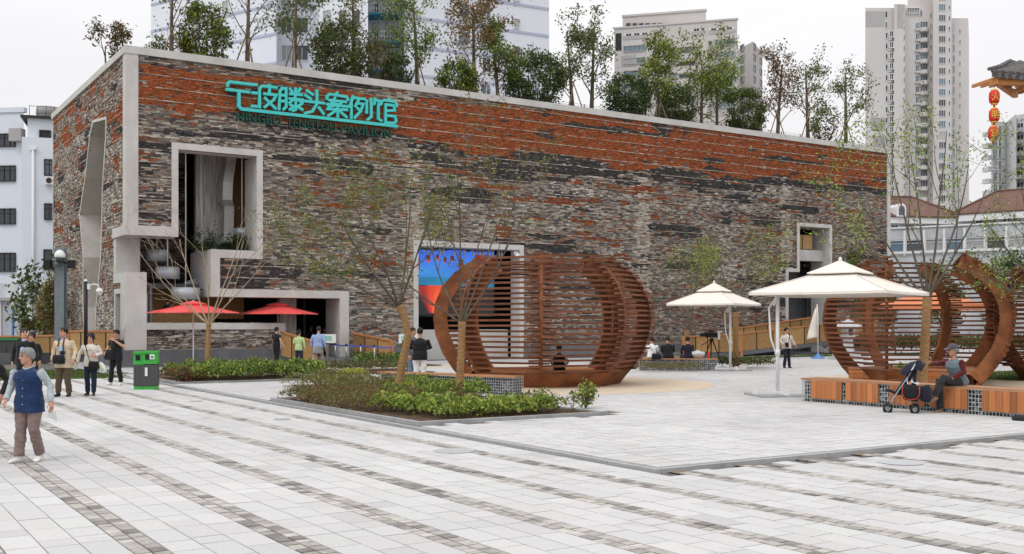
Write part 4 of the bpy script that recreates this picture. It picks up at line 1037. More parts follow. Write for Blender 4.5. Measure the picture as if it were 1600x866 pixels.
# ================================================================== smaller street furniture
q = G(229, 608)
t = empty('litter_bin', (q.x, q.y, 0), R(12), 'green and grey twin litter bin standing on the paving', 'litter bin')
for s_ in (0, 1):
    x0, y0 = (-.31, -.26) if s_ == 0 else (-.05, -.30)
    x1, y1 = (-.06, .24) if s_ == 0 else (.31, .26)
    MB().box(x0, y0, 0, x1, y1, .09).build('base', M['bin_green'] if 'bin_green' in M else M.setdefault('bin_green', mat('green_bin_plastic', (.05, .36, .06), .4, c2=(.06, .40, .07), scale=5)), t)
    for (fx0, fy0, fx1, fy1, ax) in ((x0, y0, x1, y0, 0), (x0, y1, x1, y1, 0), (x0, y0, x0, y1, 1), (x1, y0, x1, y1, 1)):
        n = 7 if ax == 0 else 8
        if ax == 0 and s_ == 0: n = 5
        for k in range(n):
            a = (fx0 if ax == 0 else fy0) + ((fx1 - fx0) if ax == 0 else (fy1 - fy0)) * (k + .5) / n; wd = abs((fx1 - fx0) if ax == 0 else (fy1 - fy0)) / n * .86
            if ax == 0: MB().cbox(a, fy0, .40, wd, .02, .60).build('slat', M.setdefault('bin_slat', mat('grey_bin_slat', (.085, .085, .085), .5)), t)
            else: MB().cbox(fx0, a, .40, .02, wd, .60).build('slat', M['bin_slat'], t)
    MB().box(x0 + .02, y0 + .02, .09, x1 - .02, y1 - .02, .70).build('liner', M['black'], t)
    hz = .70 if s_ == 0 else .72
    hd = MB().box(x0 - .015, y0 - .015, hz, x1 + .015, y1 + .015, hz + .10).box(x0 - .01, y0 + .0, hz + .10, x1 + .01, y1, hz + .30).box(x0 - .02, y0 - .02, hz + .30, x1 + .02, y1 + .02, hz + .36).build('hood', M['bin_green'], t)
    MB().box(x0 + .05, y0 - .012, hz + .12, x0 + .17, y0 - .004, hz + .27).build('opening', M['black'], t)
MB().box(.12, -.318, .93 - .08, .25, -.302, .93 + .06).build('label_plate', M['white'], t)
MB().box(.15, -.322, .88, .22, -.319, .95).build('printed_mark', M['bin_green'], t)
MB().box(-.005, -.334, .38, .065, -.322, .62).build('label_plate', M['white'], t)
# grey column with dome camera and floodlights, black pole with camera
q = P(95, 0, 44.0)
t = empty('camera_column', (q.x, q.y, 0), R(0), 'tall grey steel column with white dome camera and two black floodlights', 'camera post')
hh = P(0, 387, 44).z
MB().box(-.19, -.17, 0, .19, -.13, hh).box(-.19, .13, 0, .19, .17, hh).box(-.05, -.13, 0, .05, .13, hh).box(-.19, -.17, -.0, .19, .17, .3).build('column', M['grey_post'], t)
zc = P(0, 401, 44).z
MB().box(-.1, -.42, zc - .35, .1, -.17, zc - .25).build('bracket', M['grey_post'], t)
MB().lathe([(.20, -.06), (.22, 0), (.20, .12), (.12, .22), (.02, .27)], (.14, -.42, zc - .02), 18).build('camera_hood', M['white'], t)
MB().ball((.14, -.42, zc - .14), (.17, .17, .17), 14).build('camera_dome', M['glass_dark'], t)
for sx_ in (-1, 1):
    MB().tube([(sx_ * .18 + .05, -.3, zc - .25), (sx_ * .42 + .1, -.34, zc - .32)], .03).cbox(sx_ * .48 + .1, -.36, zc - .34, .26, .22, .34).build('floodlight', M['black'], t)
q = P(134, 0, 42.0)
t = empty('camera_pole', (q.x, q.y, 0), 0, 'slim black pole with a white dome camera on a curved arm', 'camera post')
hh = P(0, 440, 42).z
MB().tube([(0, 0, 0), (0, 0, hh)], .075, 12).build('pole', M['black'], t)
MB().ball((0, 0, hh + .02), .07).build('pole_cap', M['white'], t)
MB().cbox(.13, -.02, hh - .2, .1, .1, .22).tube([(.13, 0, hh - .2), (.3, 0, hh - .1), (.48, 0, hh - .14), (.54, 0, hh - .26)], .026).build('arm', M['white'], t)
MB().lathe([(.03, .12), (.12, .08), (.14, -.03), (.12, -.06)], (.54, 0, hh - .38), 14).build('camera_hood', M['white'], t); MB().ball((.54, 0, hh - .45), .105, 12).build('camera_dome', M['white'], t)
# ---- entrance: ramps with bamboo rails, belt posts, boards
def rail(a, b, za0, zb0, za1, zb1, n, label, endpost=None, thick=.06):
    """panel rail from a to b; bottom heights za0->zb0, top za1->zb1"""
    a = Vector(a); b = Vector(b); L = (b - a).length; rz = math.atan2((b - a).y, (b - a).x)
    g = empty('bamboo_rail', (a.x, a.y, 0), rz, label, 'railing')
    for k in range(n):
        x0 = L * k / n; x1 = L * (k + 1) / n
        f = lambda x, p, q: p + (q - p) * x / L
        MB().prism([(x0 + .03, f(x0, za0, zb0)), (x1 - .03, f(x1, za0, zb0)), (x1 - .03, f(x1, za1, zb1) - .06), (x0 + .03, f(x0, za1, zb1) - .06)], (0, -.02, 0), (1, 0, 0), (0, 0, 1), (0, 1, 0), .04).build('bamboo_panel', M['ramp_wood'], g)
        if k: MB().box(x0 - .028, -.035, f(x0, za0, zb0) - .1, x0 + .028, .035, f(x0, za1, zb1) - .06).build('post', M['black'], g)
    MB().bar((-.02, 0, za1 - .02), (L + .02, 0, zb1 - .02), .12, .075).build('handrail', M['ramp_rail'], g)
    if endpost is not None:
        for x, zt_, zb_ in ((0, za1, za0), (L, zb1, zb0)):
            if (x > 0) in endpost: MB().box(x - .06, -.07, min(zb_ - .2, 0), x + .06, .07, zt_ - .05).build('end_post', M['ramp_rail'], g)
    return g
def ramp(name, label, pts0, pts1, z0, z1):
    """sloping deck between two edges"""
    g_ = MB()
    a, b = [Vector(p) for p in pts0]; c, d = [Vector(p) for p in pts1]
    v = [a + Vector((0, 0, z0)), b + Vector((0, 0, z1)), d + Vector((0, 0, z1)), c + Vector((0, 0, z0))]
    v += [p - Vector((0, 0, .22)) for p in v]
    g_.add(v, [(0, 1, 2, 3), (7, 6, 5, 4), (0, 4, 5, 1), (1, 5, 6, 2), (2, 6, 7, 3), (3, 7, 4, 0)])
    o = g_.build(name, M['plinth']); return tag(o, kind='structure')
def FP(u, v): p = C0 + W(u, v); return p
ue = FW(538, 540, -.1)[0]
ub = uA['e'] + .62
rail(FP(ub, -.2), FP(ub, -4.3), .42, .12, FW(538, 520, -.2)[1], 1.12, 3, 'bamboo railing sloping down on the right of the entrance', (True,))
ul = uA['p'] - .25
rail(FP(ul, -.25), FP(ul, -4.2), .42, .10, 1.5, 1.1, 3, 'bamboo railing sloping down on the left of the entrance', (True,))
ramp('entrance_ramp', '', (FP(ul + .05, -4.2), FP(ul + .05, .9)), (FP(ub - .05, -4.3), FP(ub - .05, .9)), .04, .36)
ep = MB()
ep.box(uA['e'] - 3.5, -8.6, -.03, uA['e'] + 7, -4.25, .018)
epo = ep.build('entrance_paving', M['sandy'], None, C0, (0, 0, ROTZ)); tag(epo, kind='structure')
posts = []
for px, py in ((524, 569), (541, 572), (563.5, 572), (585, 575)):
    q = G(px, py); posts.append(q)
    t = empty('belt_post', (q.x, q.y, .02), 0, {524: 'belt barrier post nearest the entrance info board', 541: 'second belt barrier post from the entrance', 563.5: 'third belt barrier post, in front of the bamboo railing', 585: 'belt barrier post at the end of the bamboo railing'}[px], 'barrier post', 'belt barrier posts at the entrance')
    MB().lathe([(.17, 0), (.17, .02), (.05, .05)], (0, 0, 0), 16).build('base', M['steel'], t); MB().tube([(0, 0, .03), (0, 0, .93)], .032, 10).build('post', M['steel'], t); MB().tube([(0, 0, .86), (0, 0, .95)], .045, 10).build('belt_cassette', M['black'], t)
M['belt'] = mat('blue_belt', (.06, .11, .55), .6)
bp_ = [G(513, 566)] + posts + [G(613, 578)]
for i in range(len(bp_) - 1):
    a, b = bp_[i], bp_[i + 1]; mb = MB(); n = 6
    for k in range(n):
        f0, f1 = k / n, (k + 1) / n; s0 = -.04 * math.sin(math.pi * f0); s1 = -.04 * math.sin(math.pi * f1)
        mb.bar(a.lerp(b, f0) + Vector((0, 0, .91 + s0)), a.lerp(b, f1) + Vector((0, 0, .91 + s1)), .006, .055)
    tag(mb.build('barrier_belt', M['belt']), ('blue barrier belt running left from the first post', 'blue barrier belt between the first and second posts', 'blue barrier belt between the second and third posts', 'blue barrier belt between the third and fourth posts', 'blue barrier belt running right behind the rope-wrapped trunk')[i], 'belt', 'blue barrier belts')
M['board_white'] = mat('info_board', (.68, .72, .70), .35)
M['board_green'] = mat('info_print', (.25, .52, .42), .4)
for px, py, Y, lab in ((511, 572, 46.2, 'white info board on a stand beside the entrance'), (638, 575, 44.5, 'white info board behind the man in the black jacket')):
    q = P(px, 0, Y)
    t = empty('info_board', (q.x, q.y, .02), R(-8), lab, 'info board')
    MB().box(-.05, .02, 0, .05, .06, .95).box(-.2, -.12, 0, .2, .2, .03).build('stand', M['steel'], t)
    zt = P(0, 523, Y).z; b_ = MB().box(-.4, -.03, zt - .38, .4, .0, zt).build('panel', M['board_white'], t); b_.rotation_euler = (0, 0, 0)
    MB().box(-.30, -.034, zt - .28, .22, -.031, zt - .08).build('print', M['board_green'], t)
# left fence along the side of the pavilion
a = P(108, 0, 46.5); b = P(186, 0, 44.9)
rail((a.x, a.y, 0), (b.x, b.y, 0), .55, .55, P(0, 517, 46.5).z, P(0, 517, 44.9).z, 4, 'bamboo railing along the left side of the pavilion behind the beige jacket', (False,))
a = P(-30, 0, 52); b = P(108, 0, 48.3)
rail((a.x, a.y, 0), (b.x, b.y, 0), .6, .5, 1.25, 1.35, 5, 'bamboo railing behind the man in the black suit jacket', ())
lp = MB().box(-.1, -3.0, 0, .0, 5.5, .5); lo = lp.build('ramp_wall', M['plinth'], None); lo.location = P(30, 0, 50) * 1.0; lo.location.z = 0; lo.rotation_euler = (0, 0, R(118)); tag(lo, 'grey plinth wall below the bamboo railing at the left', 'wall')
# right ramp in front of the wall
v1 = -2.6
uu = [FW(px, 540, v1)[0] for px in (1068, 1158, 1372)]
zt = [FW(1068, 526, v1)[1], FW(1158, 521, v1)[1], FW(1372, 497, v1)[1]]
zb = [FW(1068, 552, v1)[1], FW(1158, 549, v1)[1], FW(1372, 524, v1)[1]]
rail(FP(uu[0], v1), FP(uu[1], v1), zb[0], zb[1], zt[0], zt[1], 5, 'level bamboo railing in front of the brick wall beside the tripod camera', (True, False))
rail(FP(uu[1], v1 + .1), FP(uu[2], v1 + .1), zb[1], zb[2], zt[1], zt[2], 9, 'long bamboo railing rising along the ramp to the right end of the wall', ())
rail(FP(uu[1] + 1, -.8), FP(uu[2] - 4, -.8), zb[1], zb[2] - .4, zt[1] + .25, zt[2] + .05, 7, 'far bamboo railing of the ramp against the brick wall', ())
ramp('wall_ramp', '', (FP(uu[0] - 1, v1 + .03), FP(uu[1], v1 + .03)), (FP(uu[0] - 1, -.17), FP(uu[1], -.17)), zb[0] - .04, zb[1] - .02)
ramp('wall_ramp', '', (FP(uu[1], v1 + .05), FP(uu[2], v1 + .05)), (FP(uu[1], -.18), FP(uu[2], -.18)), zb[1] - .02, zb[2] - .02)
# stone lantern
q = P(1325, 0, 55.0)
M['granite'] = mat('pale_granite', (.42, .43, .44), .8, c2=(.54, .55, .56), scale=4, detail=8, bump=.2)
t = empty('stone_lantern', (q.x, q.y, 0), R(20), 'pale stone lantern seen through the slats of the right pavilion', 'stone lantern')
MB().box(-.72, -.72, 0, .72, .72, .18).box(-.55, -.55, .18, .55, .55, .42).build('base', M['granite'], t)
MB().lathe([(.34, .42), (.30, .6), (.24, 1.05), (.3, 1.15)], (0, 0, 0), 8, smooth=False).build('shaft', M['granite'], t)
MB().box(-.36, -.36, 1.15, .36, .36, 1.27).box(-.25, -.25, 1.27, -.15, .25, 1.62).box(.15, -.25, 1.27, .25, .25, 1.62).box(-.15, .15, 1.27, .15, .25, 1.62).build('light_box', M['granite'], t)
MB().lathe([(.2, 1.62), (.78, 1.68), (.72, 1.76), (.3, 1.98), (.12, 2.04), (.1, 2.12), (.02, 2.24)], (0, 0, 0), 6, smooth=False).build('roof', M['granite'], t)
# white banner
q = G(1278, 561)
t = empty('feather_flag', (q.x, q.y, 0), 0, 'white feather flag on a pole with a blue base by the ramp', 'flag')
M['blue_base'] = mat('blue_plastic', (.10, .25, .6), .4)
MB().lathe([(.38, 0), (.36, .08), (.12, .16), (.05, .3)], (0, 0, 0), 18).build('base', M['blue_base'], t)
MB().tube([(0, 0, .2), (0, 0, 2.3), (-.05, 0, 2.9)], .028, 8).build('pole', M['white'], t)
mb = MB(); n = 12; vs_ = []
for k in range(n + 1):
    f = k / n; z = 1.15 + 1.75 * f; wd = .5 * (1 - f) ** .6 + .03
    vs_ += [(-.03, .02 * math.sin(f * 7), z), (-.03 - wd, .1 * math.sin(f * 5 + 1), z - .12)]
mb.add(vs_, [(2 * k, 2 * k + 1, 2 * k + 3, 2 * k + 2) for k in range(n)], 0, True)
fl = mb.build('cloth', M['canvas_white'], t); sm_ = fl.modifiers.new('solid', 'SOLIDIFY'); sm_.thickness = .01
# small weights on the square and drain covers
for px, py, lab in ((1268, 628, 'dark round weight on the paving at the bench end by the parasol'), (1596, 659, 'dark round weight on the paving at the right edge')):
    q = G(px, py); tag(MB().lathe([(.15, .02), (.17, .04), (.15, .10), (.05, .12)], (q.x, q.y, .0), 18).build('ground_weight', M['rubber']), lab, 'weight')
for px, py, lab in ((441, 655.5, 'small dark drain cover in the paving beside the front bed'), (306, 627, 'small dark drain cover in the paving near the litter bin'), (710, 705, 'pale round cover set in the paving'), (1407, 723, 'pale round cover set in the paving at the right')):
    q = G(px, py); dk_ = py < 690
    tag(MB().lathe([(.01, .004), (.16 if dk_ else .3, .004), (.16 if dk_ else .3, .010), (.01, .010)], (q.x, q.y, 0), 24, smooth=False).build('drain_cover', M['kerb'] if dk_ else M['paver_cover'] if 'paver_cover' in M else M['galv']), lab, 'drain cover')
# video camera on its tripod
q = G(1112, 577)
t = empty('video_camera', (q.x, q.y, 0), R(10), 'black video camera on a tripod in front of the bamboo railing', 'camera')
hd = P(0, 529, q.y).z
for a in (80, 200, 320): MB().tube([(math.cos(R(a)) * .05, math.sin(R(a)) * .05, hd - .1), (math.cos(R(a)) * .55, math.sin(R(a)) * .4, .01)], [.028, .02], 8).build('leg', M['black'], t)
MB().cbox(0, 0, hd - .05, .12, .12, .14).build('tripod_head', M['black'], t); MB().tube([(0, 0, hd - .02), (-.5, -.1, hd - .3)], .015).build('pan_handle', M['black'], t)
MB().cbox(0, 0, hd + .14, .5, .16, .2).tube([(-.25, 0, hd + .15), (-.48, 0, hd + .15)], .07, 12).cbox(-.02, 0, hd + .29, .3, .05, .05).cbox(-.05, 0, hd + .25, .03, .04, .06).build('camera_body', M['black'], t)
MB().cbox(.28, -.02, hd + .1, .1, .14, .3).cbox(.32, -.02, hd + .28, .2, .14, .06).build('monitor', M['white'], t)
# bag and red can on the far gabion bench
q = P(1092, 556, 42.0)
mb = MB(); mb.ball((0, 0, .14), (.32, .18, .15), 12, 0, 7)
bag = mb.build('plastic_bag', M['board_white'], None, (7.3, 42.0, .5)); tag(bag, 'crumpled white plastic bag on the gabion bench', 'bag')
for v_ in bag.data.vertices: v_.co += Vector((.05 * math.sin(v_.co.x * 31 + v_.co.z * 17), .04 * math.sin(v_.co.z * 23), .04 * math.sin(v_.co.x * 27 + 1)))
tag(MB().lathe([(.04, 0), (.05, .01), (.05, .2), (.03, .24)], (7.72, 41.95, .5), 12).build('red_bottle', M['canvas_red']), 'small red bottle standing on the gabion bench', 'bottle')
# ================================================================== trees and shrubs
LEAFC = dict(olive=(.145, .15, .045), green=(.10, .16, .042), dark=(.05, .08, .026), yellow=(.25, .27, .055), brown=(.20, .105, .045), rust=(.165, .06, .04), lime=(.36, .41, .08), bright=(.24, .34, .065), tan=(.26, .185, .085))
def leaves_np(C, size, cols, r, elong=1.9, var=.3, up=.25):
    n = len(C)
    size = np.asarray(size) * r.uniform(.65, 1.3, n)
    d = r.normal(size=(n, 3)); d[:, 2] -= .25; d /= np.linalg.norm(d, axis=1)[:, None]
    nn = r.normal(size=(n, 3)); nn[:, 2] += up * 3
    sd_ = np.cross(d, nn); sd_ /= np.linalg.norm(sd_, axis=1)[:, None] + 1e-9
    nm = np.cross(sd_, d)
    a = C - d * (size * .5)[:, None]; b = C + d * (size * .5)[:, None]
    m = C + nm * (size * .10)[:, None]
    l = m + sd_ * (size * .5 / elong)[:, None]; k = m - sd_ * (size * .5 / elong)[:, None]
    v = np.stack([a, k, b, l], 1).reshape(-1, 3); q = np.arange(4 * n).reshape(-1, 4)
    pick = r.randint(0, len(cols), n); c = np.array(cols)[pick] * r.uniform(1 - var, 1 + var, (n, 1)) * r.uniform(.92, 1.08, (n, 3))
    return v, q, np.clip(c, 0, 1)
class Tree:
    def __init__(s, seed): s.r = random.Random(seed); s.n = np.random.RandomState(seed); s.mb = MB(); s.tips = []; s.wood = 0
    def branch(s, p, d, L, r0, depth, curve=.25, lift=.12, kids=(3, 5), ang=(25, 50), ratio=.62, leaf_from=1, segs=5, rmin=.004, sides=6):
        pts = [Vector(p)]; d = Vector(d).normalized(); dirs = [d.copy()]
        for i in range(segs):
            d = (d + Vector((s.r.gauss(0, curve), s.r.gauss(0, curve), s.r.gauss(0, curve * .6) + lift)) * (1.6 / segs)).normalized()
            pts.append(pts[-1] + d * L / segs); dirs.append(d.copy())
        rad = [max(rmin, r0 * (1 - .72 * i / segs)) for i in range(segs + 1)]
        s.mb.tube(pts, rad, max(3, sides), 0, cap=False)
        if depth <= leaf_from:
            for i in range(1, segs + 1): s.tips.append((pts[i], dirs[i], depth))
        if depth > 0:
            k = s.r.randint(*kids)
            for j in range(k):
                t = .3 + .7 * (j + s.r.random()) / k; x = t * segs; i = min(int(x), segs - 1)
                q = pts[i].lerp(pts[i + 1], x - i); dd = dirs[i]
                az = s.r.uniform(0, 6.283); a = R(s.r.uniform(*ang))
                o = dd.orthogonal().normalized(); o.rotate(Matrix.Rotation(az, 3, dd)); nd = dd * math.cos(a) + o * math.sin(a)
                s.branch(q, nd, L * ratio * s.r.uniform(.7, 1.2) * (1.15 - .4 * t), max(rmin, rad[i] * .6), depth - 1, curve, lift, kids, ang, ratio, leaf_from, max(3, segs - 1), rmin, max(3, sides - 1))
        return pts
    def leafpoints(s, per, spread):
        T = np.array([tuple(t[0]) for t in s.tips]); k = np.repeat(np.arange(len(T)), per)
        return T[k] + s.n.normal(0, spread, (len(k), 3))
def finish_tree(t, name, loc, label, cat, group, bark, cols, C, size, stake=None, var=.3, elong=1.9, trunk_name='trunk', rz=0):
    g = empty(name, loc, rz, label, cat, group)
    t.mb.build(trunk_name, M[bark], g)
    if len(C):
        v, q, c = leaves_np(C, size, [LEAFC[k] for k in cols], t.n, elong, var)
        link('crown', mesh_np('crown', v, q, M['leaf'], c), g)
    if stake:
        h, n, sp = stake
        for k in range(n):
            a = 2 * math.pi * k / n + .5
            MB().tube([(math.cos(a) * sp, math.sin(a) * sp, -.1), (math.cos(a) * .04, math.sin(a) * .04, h), (-math.cos(a) * .1, -math.sin(a) * .1, h * 1.13)], .035, 6).build('stake', M['stake'], g)
    return g
def roof_tree(px, pbase, v, top_px, kind, label, width=70, cols=('green', 'olive'), nleaf=1.0, stake=True, seed=0, bark='bark', leafsize=.17):
    """tree on the roof: foot on the planting soil v metres behind the front"""
    u, z = FW(px, 100, v); foot = C0 + W(u, v, ROOF - .13)
    Y = foot.y; H = P(0, top_px, Y).z - foot.z; wd = width * Y / FPX
    t = Tree(seed)
    if kind == 'open':
        n = 3 if wd < 2.4 else 4
        t.branch((0, 0, -.1), (t.r.uniform(-.05, .05), t.r.uniform(-.05, .05), 1), H * .96, .045 + .018 * H, 0, .04, .02, segs=8, leaf_from=0)
        main = [x[0] for x in t.tips]; t.tips = t.tips[-2:]
        nb = int(8 + H * 1.3)
        for j in range(nb):
            f = .20 + .74 * (j + t.r.random()) / nb; x = f * 8; i = min(int(x), 7); p0 = main[i - 1] if i > 0 else Vector((0, 0, 0)); q = p0.lerp(main[i], x - int(x)) if i > 0 else main[0]
            az = t.r.uniform(0, 6.283); el = t.r.uniform(.55, 1.0)
            reach = wd * .62 * (1 - .5 * abs(f - .42) * 1.4) * t.r.uniform(.55, 1.2)
            d = Vector((math.cos(az) * math.cos(el), math.sin(az) * math.cos(el), math.sin(el)))
            t.branch(q, d, reach / max(.5, math.cos(el)), .018 + .004 * H * (1 - f), 2, .26, .05, (2, 3), (22, 55), .55, 1, 4, .006, 5)
        C = t.leafpoints(max(1, round(4.6 * nleaf)), .15 + .02 * wd); sz = leafsize
    elif kind == 'bush':
        for j in range(9):
            az = t.r.uniform(0, 6.283); el = t.r.uniform(.75, 1.45)
            t.branch((t.r.uniform(-.1, .1), t.r.uniform(-.1, .1), -.1), (math.cos(az) * math.cos(el), math.sin(az) * math.cos(el), math.sin(el)), H * .7, .045, 1, .15, .05, (3, 5), (20, 45), .5, 1, 5, .008, 5)
        nl = int(3300 * nleaf * max(.6, wd / 3)); rr = t.n
        # clumps through the crown's volume
        nc = int(26 + wd * 16); th = rr.uniform(0, 6.283, nc); cz = rr.uniform(-.95, 1, nc); rad = rr.uniform(.55, 1.0, nc) ** .5
        cx = np.sqrt(np.maximum(0, 1 - cz ** 2 * .92)) * np.cos(th) * rad * wd * .44; cy = np.sqrt(np.maximum(0, 1 - cz ** 2 * .92)) * np.sin(th) * rad * wd * .44; cz_ = H * .54 + cz * H * .42
        k = rr.randint(0, nc, nl); C = np.stack([cx[k], cy[k], cz_[k]], 1) + rr.normal(0, 1, (nl, 3)) * np.array((.20, .20, .15)) * (.55 + .18 * wd)
        C = C[C[:, 2] > .1]; sz = leafsize
    g = finish_tree(t, 'roof_tree' if kind == 'open' else 'roof_shrub', foot, label, 'tree' if kind == 'open' else 'shrub', 'trees and shrubs planted on the pavilion roof', bark, cols, C, sz, (H * .36, 3, .75) if stake else None, rz=t.r.uniform(0, 6))
    return g
RT = roof_tree
RT(268, 76, 2.2, -45, 'open', 'sparse tree with heavy trunk and stakes, first beyond the roof corner', 120, ('olive', 'brown', 'green'), .45, True, 11)
RT(319, 85, 2.2, 8, 'bush', 'dense bright green rounded shrub between the first two staked roof trees', 84, ('green', 'olive', 'lime', 'dark'), 1.3, False, 12)
RT(386, 92, 2.2, -60, 'open', 'nearly bare dark-trunked roof tree with three bamboo stakes', 110, ('olive', 'green'), .22, True, 13)
RT(459, 102, 2.2, -40, 'open', 'thin-leaved staked roof tree between the bare tree and the large olive shrub', 96, ('green', 'olive'), .8, True, 14)
RT(530, 108, 2.6, 32, 'bush', 'large olive green shrub on the roof above the sign', 92, ('olive', 'green', 'dark', 'olive'), 1.4, False, 15)
RT(552, 112, 3.6, -30, 'open', 'tall thin roof tree rising behind the large olive shrub', 90, ('olive', 'tan', 'green'), .6, False, 16)
RT(592, 120, 2.4, 62, 'bush', 'small brownish loose shrub on the roof right of the large olive shrub', 50, ('olive', 'tan', 'green'), .6, False, 17)
RT(622, 122, 2.0, 82, 'bush', 'low dark green shrub at the foot of the tall staked roof tree', 42, ('dark', 'green'), .7, False, 18)
RT(653, 128, 2.2, -5, 'open', 'tall green staked roof tree in front of the blue balconies', 84, ('green', 'olive', 'bright'), 1.35, True, 19)
RT(713, 137, 2.0, 95, 'bush', 'small compact yellow-green shrub beside the brown-leaved roof tree', 58, ('green', 'lime', 'dark'), 1.3, False, 20)
RT(741, 141, 2.0, 0, 'open', 'brown-leaved roof tree on pale crossed stakes', 82, ('brown', 'olive', 'brown', 'tan'), 1.8, True, 21)
RT(780, 146, 2.4, 38, 'open', 'light green slender roof tree right of the brown-leaved tree', 60, ('green', 'bright', 'olive'), 1.3, False, 22)
RT(833, 150, 2.6, 80, 'bush', 'wide dark olive shrub on the roof at the edge of the blue tower', 100, ('dark', 'green', 'dark', 'olive'), 1.6, False, 23)
RT(896, 160, 2.2, 40, 'open', 'left stem of the airy pair of roof trees against the open sky', 56, ('green', 'olive'), 1.15, True, 24)
RT(924, 164, 2.2, 36, 'open', 'right stem of the airy pair of roof trees against the open sky', 60, ('green', 'olive'), 1.1, False, 25)
RT(981, 172, 2.4, 118, 'bush', 'dark green spreading shrub at the left foot of the cream building', 80, ('dark', 'green', 'dark'), 1.5, False, 26)
RT(1029, 180, 2.2, 68, 'open', 'yellow-green forked roof tree in front of the cream building', 72, ('lime', 'olive', 'green'), 2.4, True, 27)
RT(1056, 182, 2.8, 140, 'bush', 'mid green shrub under the yellow-green roof trees', 62, ('green', 'dark', 'olive'), 1.3, False, 28)
RT(1096, 186, 2.4, 84, 'open', 'yellow-green roof tree at the right part of the cream building', 72, ('lime', 'green', 'olive'), 2.2, False, 29)
RT(1120, 190, 3.0, 112, 'open', 'smaller light green roof tree close behind the yellow-green one', 50, ('green', 'bright'), 1.8, False, 40)
RT(1165, 198, 2.2, 143, 'bush', 'round olive shrub on the roof between the green and the reddish trees', 62, ('olive', 'green', 'dark'), 1.4, False, 30)
RT(1214, 206, 2.2, 93, 'open', 'reddish brown sparse roof tree on two stakes', 58, ('rust', 'brown', 'olive'), 1.2, True, 31)
RT(1263, 211, 2.2, 96, 'open', 'fine-leaved roof tree right of the reddish one', 62, ('olive', 'green'), .9, True, 32)
RT(1287, 214, 2.4, 165, 'bush', 'small twiggy brown-green shrub near the right end of the roof', 40, ('olive', 'tan', 'dark'), .45, False, 33)
RT(1322, 218, 2.2, 106, 'open', 'last sparse roof tree at the right end of the roof', 56, ('green', 'olive'), .8, True, 34)
RT(245, 78, 4.5, 55, 'bush', 'small twiggy shrub beside the first staked roof tree', 30, ('olive', 'green'), .3, False, 35)
# tree at the left edge of the roof
v_, z_ = LW(168, 112, 1.6)
t = Tree(50); foot = C0 + W(1.6, v_, ROOF - .13); H = P(0, 12, foot.y).z - foot.z
t.branch((0, 0, -.1), (0, 0, 1), H * .60, .10, 3, .12, .16, (3, 5), (18, 45), .62, 1, 5, .008, 6)
finish_tree(t, 'roof_tree', foot, 'dark reddish sparse tree overhanging the left edge of the roof', 'tree', 'trees and shrubs planted on the pavilion roof', 'bark', ('rust', 'brown', 'dark', 'olive'), t.leafpoints(4, .14), .17)
# ---- planting on the sill of the tall opening
r9 = np.random.RandomState(77); Cs = []
for k in range(14):
    u = r9.uniform(uA['b'] - .7, uA['r'] - .2); v = r9.uniform(.5, 1.7); n = 130; h = r9.uniform(.35, .75)
    Cs.append(np.stack([u + r9.normal(0, .16, n), v + r9.normal(0, .2, n), ZA['sill'] + np.abs(r9.normal(0, h * .6, n))], 1))
v, q, c = leaves_np(np.concatenate(Cs), .2, [LEAFC['dark'], (.03, .05, .03), LEAFC['dark']], r9, 5, .3)
g = empty('sill_planting', C0, ROTZ, 'dark spiky planting on the concrete sill of the tall opening', 'plant'); link('leaves', mesh_np('leaves', v, q, M['leaf'], c), g)
# ---- street trees with rope-wrapped trunks
def street_tree(base, trunk, r0, limbs, label, seed, cols, per, spread, size, bark='bark_grey', depth=2, name='street_tree', ratio=.55, kids=(2, 4), lean=None, ropeto=None, leaf_from=0, group='rope-wrapped street trees', tipsel=None, ang=(18, 50)):
    """trunk: list of points; limbs: list of (dx, dy, dz) end points from the trunk top"""
    t = Tree(seed)
    g = empty(name, base, 0, label, 'tree', group)
    # wrapped trunk: rings bulge as the rope winds round
    pts = [Vector(p) for p in trunk]; P_ = []; Rr = []
    tot = sum((b - a).length for a, b in zip(pts[:-1], pts[1:])); n = int(tot / .035)
    for i in range(n + 1):
        s_ = tot * i / n; k = 0
        while k < len(pts) - 2 and s_ > (pts[k + 1] - pts[k]).length: s_ -= (pts[k + 1] - pts[k]).length; k += 1
        P_.append(pts[k].lerp(pts[k + 1], min(1, s_ / (pts[k + 1] - pts[k]).length)))
        f = i / n; Rr.append(r0 * (1.12 - .22 * f + (.18 * max(0, f - .85) / .15)) + (.007 if i % 2 else -.006) + t.r.uniform(-.004, .004))
    # smooth the bends
    for _ in range(8): P_ = [P_[0]] + [(P_[i - 1] + P_[i] * 2 + P_[i + 1]) / 4 for i in range(1, n)] + [P_[-1]]
    MB().tube(P_, Rr, 14).build('trunk', M['rope'], g)
    tp = P_[-1]
    for lx, ly, lz in limbs:
        d = Vector((lx, ly, lz)); L = d.length
        st_ = Vector((lx * .25, ly * .25, lz * .45))
        t.branch(tp - Vector((0, 0, .05)), (d * .75 + st_ * .35 + Vector((lx * .3, ly * .3, -.4))), L, r0 * .33, depth, .24, .17, kids, ang, ratio, leaf_from, 7, .005, 7)
    t.mb.build('limbs', M[bark], g)
    C = t.leafpoints(per, spread) if per else []
    if len(C):
        v, q, c = leaves_np(C, size, [LEAFC[k] for k in cols], t.n, 2.6, .3)
        link('crown', mesh_np('crown', v, q, M['leaf'], c), g)
    return g
b = Vector((-2.72, 25.5, .04)); sc = 25.5 / FPX
pt = lambda x, y: (((x - 800) * sc) - b.x, 0, CAMH + (HZ - y) * sc - b.z)
